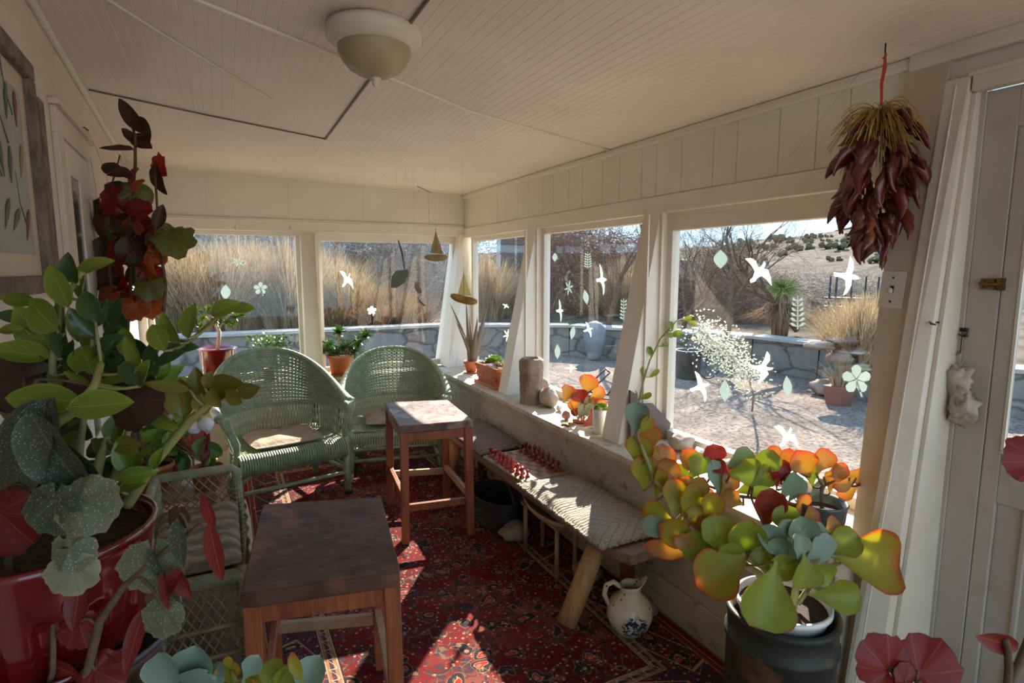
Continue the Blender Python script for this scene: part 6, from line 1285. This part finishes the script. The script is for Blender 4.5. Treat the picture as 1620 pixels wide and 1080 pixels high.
# tall red begonia, further back on a low plant table
lt = thing('low_plant_table', 'low wooden table crowded with pots behind the wicker chair', 'table', (-.30, 3.52, 0)); b = MB(); b.b2((-.52, 3.22, .42), (-.09, 3.83, .45)); b.build('table_top', 'stretch', lt, smooth=False, bevel=.004)
for sx, sy in ((-.49, 3.25), (-.12, 3.25), (-.49, 3.80), (-.12, 3.80)): b = MB(); b.b2((sx-.02, sy-.02, 0), (sx+.02, sy+.02, .42)); b.build('leg', 'stretch', lt, smooth=False)
dT = 2.60; bc = V((-.38, 3.38, .45)); tb_ = thing('tall_red_begonia', 'tall begonia with dark, red and orange leaves climbing to the ceiling at left', 'potted plant', bc); pot(tb_, bc, .07, .095, .15, 'terra')
TG = [('dark_leaves', 'begdark', [(206, 182, 62, 22, 125), (224, 197, 38, 18, -40), (203, 213, 34, 16, 150), (226, 227, 38, 22, -30), (234, 217, 28, 16, 60), (185, 238, 58, 20, 178), (250, 284, 48, 28, -80), (176, 268, 38, 22, 150), (189, 277, 34, 24, 180), (185, 301, 44, 28, 160), (252, 343, 40, 18, 80), (192, 368, 48, 22, 170), (160, 345, 60, 34, -95), (168, 360, 56, 34, -80), (217, 396, 54, 46, -70), (171, 442, 50, 40, 200), (178, 459, 50, 40, -110), (235, 375, 44, 30, 80), (186, 330, 40, 30, 60), (165, 400, 50, 34, -90), (215, 440, 40, 30, -60)]),
      ('red_leaves', 'begred', [(247, 256, 38, 18, 90), (210, 277, 38, 30, 90), (168, 315, 50, 40, 150), (208, 347, 64, 42, 120), (189, 403, 46, 34, -120), (192, 428, 44, 34, -100), (206, 466, 54, 40, -80), (224, 477, 44, 34, -60), (225, 330, 40, 28, 40), (240, 440, 40, 26, -90), (200, 385, 44, 32, 100), (183, 475, 44, 32, -110)]),
      ('orange_leaves', 'begor', [(220, 291, 28, 22, 60), (226, 361, 62, 50, 70), (245, 403, 48, 40, -50), (234, 428, 44, 32, -70), (168, 477, 44, 30, -120), (203, 487, 54, 36, -90), (238, 487, 46, 44, -80), (218, 492, 40, 30, -80), (188, 490, 40, 26, -100)]),
      ('green_leaves', 'beggreen', [(212, 315, 48, 40, -90), (275, 386, 62, 32, -62), (171, 387, 54, 22, 178), (220, 417, 50, 26, 60), (241, 459, 44, 28, -60), (262, 372, 50, 18, 80)])]
tablep(tb_, TG, dT, [[(190, 640, .1), (200, 540, 0), (208, 430, 0), (205, 330, 0), (214, 260, 0), (214, 215, 0), (206, 190, 0)], [(215, 660, .1), (256, 530, 0), (262, 450, 0), (255, 400, 0), (250, 350, 0), (245, 270, 0)], [(190, 640, .1), (180, 520, 0), (172, 400, 0), (172, 310, 0), (190, 245, 0)]], [.010, .009, .007], 'bark', kind='fan', thick=0, seed=41, jit=.06, tilt=1.1)
b = MB(); q0 = bc+V((0, 0, .13))
for x_, y_, r_ in ((190, 640, .010), (215, 660, .009), (187, 640, .007)): b.tube(bez(q0, q0.lerp(PD(x_, y_, dT+.1), .5)+V((-.03, 0, .02)), PD(x_, y_, dT+.1), 8), r_, 7)
b.build('lower_stems', 'bark', tb_)
b = MB(); hk = V((xl(3.3)+.01, 3.3, 2.24)); b.tube([hk-V((.02, 0, 0)), hk, hk+V((.012, 0, -.012))], .003, 5)
tag(b.build('wall_hook', 'iron'), 'small hook high on the left wall holding plant strings', 'hook')
b = MB(); b.tube(bez(hk, PD(165, 250, dT), PD(180, 330, dT), 12), .0013, 4); b.tube([hk, PD(152, 300, dT+.05), PD(154, 385, dT)], .0012, 4); b.tube([PD(172, 290, dT), PD(215, 345, dT), PD(252, 400, dT)], .0012, 4)
tag(b.build('plant_string', 'linen'), 'thin strings tying the tall red begonia to the wall hook', 'string')
# other pots crowded there
c = V((-.16, 3.62, .45)); c = PD(259, 655, 3.15); c = V((c.x, c.y, .45)); rg = thing('red_glazed_pot', 'glossy red pot with leafy green plant behind the large plant leaves', 'potted plant', c); b = MB(); zt_ = max(.12, PD(259, 618, 3.15).z-.45); b.lathe([(.001, 0), (.06, 0), (.07, zt_*.6), (.075, zt_), (.065, zt_), (.001, zt_-.02)], c, 30); b.build('pot', 'redglaze', rg)
b = MB(); leafplant(b, [(250, 600, 40, 22, 130), (275, 590, 40, 20, 60), (262, 580, 40, 20, 90), (285, 605, 34, 18, 20), (240, 615, 34, 18, 160)], 3.15, None, .06, 0, 3, .5, 'ovate'); b.build('leaves', 'brightgreen', rg)
c = V((-.13, 3.30, .45)); gp_ = thing('leafy_potted_plant', 'bright green small-leaved plant in a pot on the low plant table', 'potted plant', c); pot(gp_, c, .06, .08, .12, 'terra'); dG = (c-EYE).dot(FW)
b = MB(); rr = random.Random(4)
leafplant(b, [(262+rr.gauss(0, 26), 690+rr.gauss(0, 20), rr.uniform(22, 36), rr.uniform(14, 22), rr.uniform(20, 160)) for _ in range(46)], dG, None, .09, 0, 5, .6, 'ovate'); b.build('leaves', 'brightgreen', gp_)
b = MB(); leafplant(b, [(265+rr.gauss(0, 28), 705+rr.gauss(0, 16), rr.uniform(26, 40), rr.uniform(16, 24), rr.uniform(0, 180)) for _ in range(26)], dG+.1, None, .09, 0, 5, .6, 'ovate'); b.build('dark_leaves', 'darkgreen', gp_)
b = MB(); q0 = c+V((0, 0, .12))
for k in range(14): b.tube(bez(q0, q0+V((rr.gauss(0, .03), rr.gauss(0, .03), .07)), PD(250+rr.gauss(0, 26), 690+rr.gauss(0, 12), dG), 5), .003, 4)
b.build('stems', 'stem', gp_)
# felt heart ornament with white pompoms
hc = PD(305, 700, 3.0); ho = thing('felt_heart', 'pink felt heart decoration with white pompoms beside the left armchair', 'ornament', hc)
b = MB(); H_ = [V((0, 0, 0))]; S_ = 26/901*3.0; vs = []; n = 28
for s_ in (-1, 1):
    for r_ in (0, .5, .85, 1):
        for i in range(n):
            t_ = 2*PI*i/n; x = 16*math.sin(t_)**3/17; y = (13*math.cos(t_)-5*math.cos(2*t_)-2*math.cos(3*t_)-math.cos(4*t_))/17; th = .022*(1-r_**2.5)*s_; vs.append(hc+RT*(x*r_*S_)+UP*(y*r_*S_*1.15)-FW*th)
fs = []
for s_ in (0, 1):
    for l in range(3):
        for i in range(n): o_ = s_*4*n; q = (o_+l*n+i, o_+l*n+(i+1) % n, o_+(l+1)*n+(i+1) % n, o_+(l+1)*n+i); fs.append(q if s_ else q[::-1])
b.add(vs, fs); b.build('heart', 'pink', ho)
for i, (x, y, r_) in enumerate(((307, 676, .034), (326, 671, .036))):
    b = MB(); b.blob(PD(x, y, 2.97), r_, i+3, .12, 5, 5); b.build('pompom', 'fluff', ho)
b = MB(); b.leaf(PD(322, 735, 2.95), UP*1+RT*.1, -FW, .17, .05, 'ovate', thick=.01); b.leaf(PD(330, 725, 2.98), UP*1-RT*.25, -FW, .15, .045, 'ovate', thick=.01); b.build('side_leaves', 'redglaze', ho)
b = MB(); b.tube([PD(305, 722, 3.0), V((PD(305, 722, 3.0).x, PD(305, 722, 3.0).y, .46))], .006, 6); b.build('stick', 'stretch', ho)
# blue-green succulents at the bottom edge, on a tall stand
c = PD(368, 1135, .90); c.z -= .11; es = thing('grey_green_succulent', 'pale blue-green rosette succulent at the bottom edge left of the near stool', 'potted plant', c); pot(es, c, .06, .085, .11, 'terra'); te = c+V((0, 0, .11))
tablep(es, [('blue_leaves', 'rosette', [(268, 1064, 66, 54, 112), (301, 1058, 66, 56, 78), (290, 1080, 64, 28, 20), (325, 1080, 44, 22, 30), (397, 1055, 40, 26, 60), (488, 1072, 60, 42, 70), (345, 1070, 40, 26, 120)]), ('green_leaves', 'kal', [(362, 1066, 40, 34, 100), (362, 1048, 24, 12, 100), (392, 1078, 38, 18, 10), (470, 1060, 52, 16, 110)]), ('olive_leaves', 'kalgreen', [(432, 1070, 50, 34, 100), (452, 1074, 46, 34, 70), (410, 1078, 40, 20, 140)])], .90, [[(368, 1120, 0), (300, 1100, 0), (285, 1085, 0)], [(368, 1120, 0), (380, 1095, 0)], [(370, 1120, 0), (450, 1100, 0), (470, 1085, 0)]], [.008]*3, 'stem', seed=51, thick=.006)
b = MB(); b.tube([(c.x, c.y, 0), (c.x, c.y, c.z-.012)], .018, 10); b.lathe([(.001, c.z-.012), (.10, c.z-.012), (.10, c.z), (.001, c.z)], (c.x, c.y, 0), 28); b.lathe([(.001, 0), (.13, 0), (.12, .02), (.001, .025)], (c.x, c.y, 0), 28); tag(b.build('pedestal_stand', 'iron'), 'thin iron pedestal under the pale rosette succulent', 'plant stand')
# red begonia in the lower right corner
c = PD(1500, 1260, .95); c.z -= .1; rb = thing('red_leaf_begonia', 'begonia with veined crimson leaves in the lower right corner by the door', 'potted plant', c); pot(rb, c, .06, .085, .12, 'terra'); pb = MB(); q0 = c+V((0, 0, .11))
st_ = [bez(q0, PD(1450, 1150, .95), PD(1415, 1065, .95), 10), bez(q0, PD(1500, 1150, .95), PD(1450, 1075, .95), 10), bez(q0, PD(1620, 1120, .95), PD(1590, 1010, .95), 10), bez(q0, PD(1700, 950, .98), PD(1660, 730, .98), 10)]
for s_ in st_: pb.tube(s_, .006, 6)
fangroup(rb, 'leaves', 'begred', [(1405, 1062, 140, 58, 0), (1452, 1066, 60, 64, 0), (1432, 1078, 100, 28, -.01), (1640, 730, 190, 50, .03)], .95, 4, pb, st_)
b = MB(); leafplant(b, [(1572, 1012, 112, 30, 158)], .95, None, .0, 0, 4, .2, 'ovate'); b.build('long_leaf', 'begred', rb); pb.build('stems', 'bark', rb)
b = MB(); b.tube([(c.x, c.y, 0), (c.x, c.y, c.z-.012)], .018, 10); b.lathe([(.001, c.z-.012), (.10, c.z-.012), (.10, c.z), (.001, c.z)], (c.x, c.y, 0), 28); b.lathe([(.001, 0), (.13, 0), (.12, .02), (.001, .025)], (c.x, c.y, 0), 28); tag(b.build('pedestal_stand', 'iron'), 'iron pedestal under the crimson begonia by the door', 'plant stand')
# ================================================================ RISTRA
hk = P(1400, 85, 2, 2.28); rs_ = thing('chili_ristra', 'hanging bunch of dark red dried chilies with straw top and red ribbon', 'ristra', hk)
b = MB(); b.tube([V((hk.x, hk.y, zc(hk.x, hk.y)+.002)), hk+V((0, 0, .006)), hk+V((.008, 0, -.004)), hk+V((0, .006, -.012))], .0025, 6); b.build('hook', 'iron', rs_)
b = MB(); b.ribbon([hk, hk+V((.004, 0, -.04)), hk+V((-.003, .002, -.09)), hk+V((.002, 0, -.16))], [.005, .011, .009, .006], RT); b.v = b.v+[p+V((0, -.002, 0)) for p in b.v]; k = len(b.v)//2; b.uv = b.uv*2; b.f = b.f+[[i+k for i in f][::-1] for f in b.f]; b.mi = b.mi*2; b.build('ribbon', 'ribbon', rs_)
zt_ = hk.z-.15; core = V((hk.x, hk.y, 0)); rr = random.Random(12)
b = MB()
for k in range(420):
    a = rr.uniform(0, 2*PI); el = rr.uniform(-.9, .6); d = V((math.cos(a)*math.cos(el), math.sin(a)*math.cos(el), math.sin(el))); p0 = core+V((0, 0, zt_-.02-rr.random()*.03)); L = rr.uniform(.07, .15); p2 = p0+d*L+V((0, 0, -.03-.35*L)); b.tube(bez(p0, p0+d*L*.6+V((0, 0, .015)), p2, 4), .0013, 3, cap=False)
for k in range(26):
    a = rr.uniform(0, 2*PI); p0 = core+V((0, 0, zt_-.03)); b.tube(bez(p0, p0+V((.08*math.cos(a), .08*math.sin(a), -.01)), p0+V((.085*math.cos(a+.3), .085*math.sin(a+.3), -rr.uniform(.08, .17))), 6), .0014, 3, cap=False)
b.build('straw_top', 'raffia', rs_, smooth=False)
protos = []
for s_ in range(5):
    cb = MB(); rc = random.Random(s_*5+1); L = rc.uniform(.12, .15); cv = rc.uniform(.01, .03); n = 12; w0 = rc.uniform(.016, .021); vs = []
    for i in range(n+1):
        t_ = i/n; r_ = w0*(.35+.65*min(1, t_/.12))*(1-.88*max(0, (t_-.35)/.65)**1.7)
        for j in range(10):
            a = 2*PI*j/10; q = r_*(1+.20*math.sin(j*3+t_*14+s_)+.12*noise.noise(V((t_*9, j, s_)))); vs.append(V((cv*math.sin(PI*t_*.9)*(1 if s_ % 2 else -1)+q*math.cos(a)*1.15, q*math.sin(a)*.62+.012*math.sin(t_*4+s_), -L*t_)))
    cb.add(vs, [(i*10+j, i*10+(j+1) % 10, (i+1)*10+(j+1) % 10, (i+1)*10+j) for i in range(n) for j in range(10)]+[tuple(n*10+j for j in range(10))]); cb.tube([(0, 0, -.004), (0, 0, .008), (.002, 0, .02)], [.006, .004, .0025], 6)
    protos.append(cb)
cm = {}
for lvl in range(9):
    z = zt_-.045-.043*lvl; nn = (6, 7, 8, 8, 8, 8, 7, 6, 5)[lvl]; rad = (.03, .05, .065, .07, .07, .062, .052, .04, .02)[lvl]
    for k in range(nn):
        s_ = rr.randint(0, 4); a = 2*PI*(k+rr.uniform(-.25, .25))/nn+lvl*.6
        if s_ not in cm: o = protos[s_].build('chili', 'chili', rs_, world=False); cm[s_] = o
        else: o = cm[s_].copy(); COL.objects.link(o)
        tilt = max(.08, (.85, .72, .60, .50, .42, .34, .24, .16, .08)[lvl]+rr.uniform(-.2, .2))
        o.location = V((rad*math.cos(a), rad*math.sin(a), z-hk.z)); Mx = Matrix.Rotation(a, 3, 'Z') @ Matrix.Rotation(-tilt, 3, 'Y') @ Matrix.Rotation(rr.uniform(-1.3, 1.3), 3, 'Z'); o.rotation_euler = Mx.to_euler(); o.scale = (1, 1, rr.uniform(.85, 1.1)); o.location.x = min(o.location.x, .075)
# ================================================================ MOBILES
def hang(t, p, z1): b = MB(); b.tube([p, V((p.x, p.y, z1))], .0004, 4); b.build('thread', 'linen', t)
def boat(px, py, dep, wpx, mast_px, lab, hullmat, sailmat, tilt=0):
    k = dep/901; c = PD(px, py, dep); t = thing('hanging_boat', lab, 'ornament', c); b = MB(); pts = []; rsx = []
    for i in range(11):
        u = -1+2*i/10; pts.append(c+RT*(u*wpx/2*k)+V((0, 0, (u*u*.10-tilt*u)*wpx*k*.5))); rsx.append(wpx*k*.15*(1-u**4*.6))
    b.tube(pts, rsx, 8); b.build('hull', hullmat, t)
    b = MB(); m1 = c+V((0, 0, mast_px*k)); b.tube([c, m1+V((0, 0, .02))], .002, 5); b.build('mast', 'stretch', t)
    b = MB(); w_ = mast_px*.30*k; b.prism([c+V((0, 0, 8*k))-RT*w_*.75, c+V((0, 0, 6*k))+RT*w_*.9, m1], FW*.003); b.build('sail', sailmat, t, smooth=False); hang(t, m1, zc(c.x, c.y)); return t
boat(734, 474, 3.9, 42, 44, 'little hanging boat with curved brown hull and pale yellow sail by the corner', 'amber', 'sail', .25)
boat(690, 408, 4.1, 36, 42, 'little hanging boat with a tan sail and flat pale hull above the aloe', 'tan', 'tan')
def shard(name, lab, pts, dep, mat, z1=True):
    b = MB(); q = [PD(x, y, dep) for x, y in pts]; c = sum(q, V())/len(q); t = thing(name, lab, 'ornament', c); b.prism(q, FW*.003); b.build('body', mat, t, smooth=False); top = max(q, key=lambda p: p.z); hang(t, top, zc(top.x, top.y)); return t
M['glassgreen'] = pm('green_sheet', (.30, .36, .28), (.22, .28, .22), 6, .3, trans=.5)
shard('hanging_leaf', 'translucent grey-green leaf shape hanging in front of the right back window', [(618, 455), (620, 436), (627, 428), (645, 426), (646, 434), (640, 447), (628, 455)], 4.2, 'glassgreen')
b = MB(); b.tube([PD(630, 380, 4.2), PD(636, 400, 4.2), PD(640, 426, 4.2)], [.004, .007, .003], 6); tg = thing('hanging_twig', 'thin dark twig hanging above the grey-green leaf shape', 'ornament', PD(636, 400, 4.2)); b.build('twig', 'bark', tg); hang(tg, PD(630, 380, 4.2), 2.33)
shard('hanging_pod', 'small brown seed pod hanging left of the aloe', [(656, 447), (660, 447), (667, 458), (667, 464), (661, 464), (656, 456)], 4.2, 'stone')
shard('hanging_pod', 'lower grey feather-like piece hanging left of the aloe', [(659, 467), (663, 473), (672, 482), (676, 483), (670, 484), (663, 478)], 4.2, 'glassgreen')
b = MB(); q = [P(1180, 370, 0, 2.0), V((1.97, 1.6, zc(1.97, 1.6)))]; b.tube([P(1045, 345, 0, 2.05), P(1180, 330, 0, 2.0), V((2.02, 1.30, 2.29))], .0004, 4); tag(b.build('thin_thread', 'linen'), 'nearly invisible thread from the middle post to the ceiling above the chilies', 'thread')
# ================================================================ WINDOW DECALS
BIRD = [(0, .5), (.10, .36), (.13, .2), (.10, .06), (.26, .02), (.32, -.04), (.12, -.08), (.13, -.22), (.05, -.42), (-.04, -.5), (0, -.3), (-.04, -.12), (-.16, -.06), (-.34, -.06), (-.36, .04), (-.18, .04), (-.05, .07), (-.02, .22)]
BIRD2 = [(-.5, .44), (-.3, .46), (-.1, .36), (.0, .12), (.10, .16), (.22, .34), (.28, .26), (.20, .08), (.36, .06), (.46, -.2), (.5, -.5), (.3, -.28), (.12, -.16), (-.05, -.24), (-.14, -.36), (-.3, -.40), (-.32, -.30), (-.2, -.2), (-.14, .0), (-.26, .2)]
LEAF = [(0, .5), (.5, .15), (.42, -.2), (0, -.5), (-.42, -.2), (-.5, .15)]
def poly2(shape):
    out = []
    if shape == 'bird': return [BIRD]
    if shape == 'bird2': return [BIRD2]
    if shape == 'leaf': return [[(.5*math.sin(PI*t)*(1 if s_ > 0 else -1), -.5+t) for s_, ts in ((1, [i/8 for i in range(9)]), (-1, [1-i/8 for i in range(1, 8)])) for t in ts]]
    if shape == 'flower':
        for k in range(5):
            a = R(90+72*k); out.append([(math.cos(a)*q*.5-math.sin(a)*w_*.5, math.sin(a)*q*.5+math.cos(a)*w_*.5) for q, w_ in ((.06, 0), (.45, .30), (.8, .34), (1, .10), (1, -.10), (.8, -.34), (.45, -.30))])
        out.append([(-.03, 0), (.03, 0), (.22, -.6), (.16, -.6)]); return out
    if shape == 'fern':
        out.append([(-.03, -.5), (.03, -.5), (.02, .5), (-.02, .5)])
        for k in range(6):
            y = -.42+.15*k
            for s_ in (-1, 1): out.append([(s_*.02, y), (s_*.3, y+.12), (s_*(.5-.04*k), y+.10), (s_*.3, y+.02)])
        return out
    if shape == 'star':
        for k in range(6):
            a = R(60*k+15); out.append([(math.cos(a)*q*.5-math.sin(a)*w_*.5, math.sin(a)*q*.5+math.cos(a)*w_*.5) for q, w_ in ((0, 0), (.5, .14), (1, .04), (1, -.04), (.5, -.14))])
        return out
def decal(shape, px, py, w_, h, rot, ax, lab, mat='decal', val=None, grp=None):
    val = val if val is not None else ((XG-.006) if ax == 0 else (YG-.006)); b = MB(); a = R(rot)
    off = V((-.0012, 0, 0)) if ax == 0 else V((0, -.0012, 0))
    for pl_ in poly2(shape):
        q = []
        for x, y in pl_:
            X, Y = x*w_, y*h; xx = X*math.cos(a)-Y*math.sin(a); yy = X*math.sin(a)+Y*math.cos(a); q.append(P(px+xx, py-yy, ax, val))
        b.prism(q, off)
    o = b.build({'bird': 'bird_decal', 'bird2': 'bird_decal', 'leaf': 'leaf_decal', 'flower': 'flower_decal', 'fern': 'fern_decal', 'star': 'snowflake_decal'}[shape], mat, smooth=False); return tag(o, lab, 'window decal', grp)
decal('bird2', 1200, 429, 42, 46, 0, 0, 'large white bird decal diving, left of the yucca in the large window')
decal('bird', 1341, 436, 62, 64, -8, 0, 'white bird decal with wings up and down, just below the hanging chilies')
decal('bird2', 1207, 581, 38, 42, -60, 0, 'white bird decal with lowered wings, centre of the large window')
decal('bird', 1108, 611, 48, 52, 20, 0, 'white bird decal at the lower left of the large window')
decal('bird2', 1244, 690, 36, 40, 5, 0, 'white bird decal lowest on the large window above the succulents')
decal('leaf', 1147, 618, 16, 36, 0, 0, 'frosted serrated leaf decal right of the lower-left bird', 'decalgrey')
decal('leaf', 1246, 612, 14, 36, 5, 0, 'frosted oval leaf decal right of the central bird', 'decalgrey')
decal('flower', 1355, 600, 46, 46, 0, 0, 'pale five-petal flower decal near the beige post', 'decalgrey')
decal('fern', 1262, 494, 26, 54, 0, 0, 'frosted fern decal right of the yucca', 'decalgrey')
decal('leaf', 1140, 410, 22, 30, 0, 0, 'faint diamond-shaped decal at the upper left of the large window', 'decalgrey')
decal('bird', 952, 442, 24, 50, 8, 0, 'slim white bird decal high in the middle side window')
decal('bird', 886, 491, 16, 36, 5, 0, 'small white bird decal at the left edge of the middle side window')
decal('bird', 931, 521, 22, 26, 20, 0, 'white bird decal over the pale blue reflection form')
decal('leaf', 906, 526, 8, 22, -10, 0, 'narrow leaf decal left of the pale blue reflection form', 'decalgrey')
decal('leaf', 882, 556, 9, 24, 0, 0, 'narrow leaf decal low at the left of the middle side window', 'decalgrey')
decal('bird', 903, 583, 18, 20, 90, 0, 'tiny white bird decal just above the orange succulent')
decal('fern', 987, 490, 14, 36, 0, 0, 'frosted fern decal beside the middle post', 'decalgrey')
decal('leaf', 878, 407, 8, 14, 0, 0, 'tiny leaf decal at the upper left of the middle side window', 'decalgrey')
decal('leaf', 927, 470, 9, 24, 10, 0, 'pinkish-white leaf decal in the middle of the middle side window', 'decalgrey')
decal('star', 900, 455, 14, 24, 0, 0, 'faint star decal at the left of the middle side window', 'decalgrey')
decal('fern', 930, 412, 14, 26, 0, 0, 'faint fern decal high in the middle side window', 'decalgrey')
decal('bird', 800, 484, 12, 12, 60, 0, 'tiny white bird decal in the narrow side window')
decal('star', 803, 530, 14, 20, 0, 0, 'small star decal low in the narrow side window')
decal('bird2', 548, 442, 22, 30, 0, 1, 'white bird decal in the right back window', 'decal')
decal('flower', 588, 491, 15, 14, 0, 1, 'small white flower decal in the right back window over brown grass')
decal('leaf', 357, 462, 16, 24, 0, 1, 'bluish leaf decal in the middle of the left back window', 'decalgrey')
decal('star', 377, 414, 24, 16, 0, 1, 'grey snowflake decal high in the left back window', 'decalgrey')
decal('flower', 412, 456, 22, 20, 0, 1, 'frosted flower decal right of the bluish leaf decal', 'decalgrey')
decal('star', 542, 520, 10, 12, 0, 1, 'tiny faint star decal above the spiky succulent', 'decalgrey')
# a few hooks in the back window head
for i, x in enumerate((372, 459)):
    p = P(x, 360, 1, 5.18); b = MB(); b.tube([p+V((0, .02, .01)), p, p+V((0, -.004, -.012)), p+V((0, .004, -.016))], .002, 5); tag(b.build('cup_hook', 'brass'), ('small brass cup hook over the middle of left back window', 'small brass cup hook over the right end of left back window')[i], 'hook')
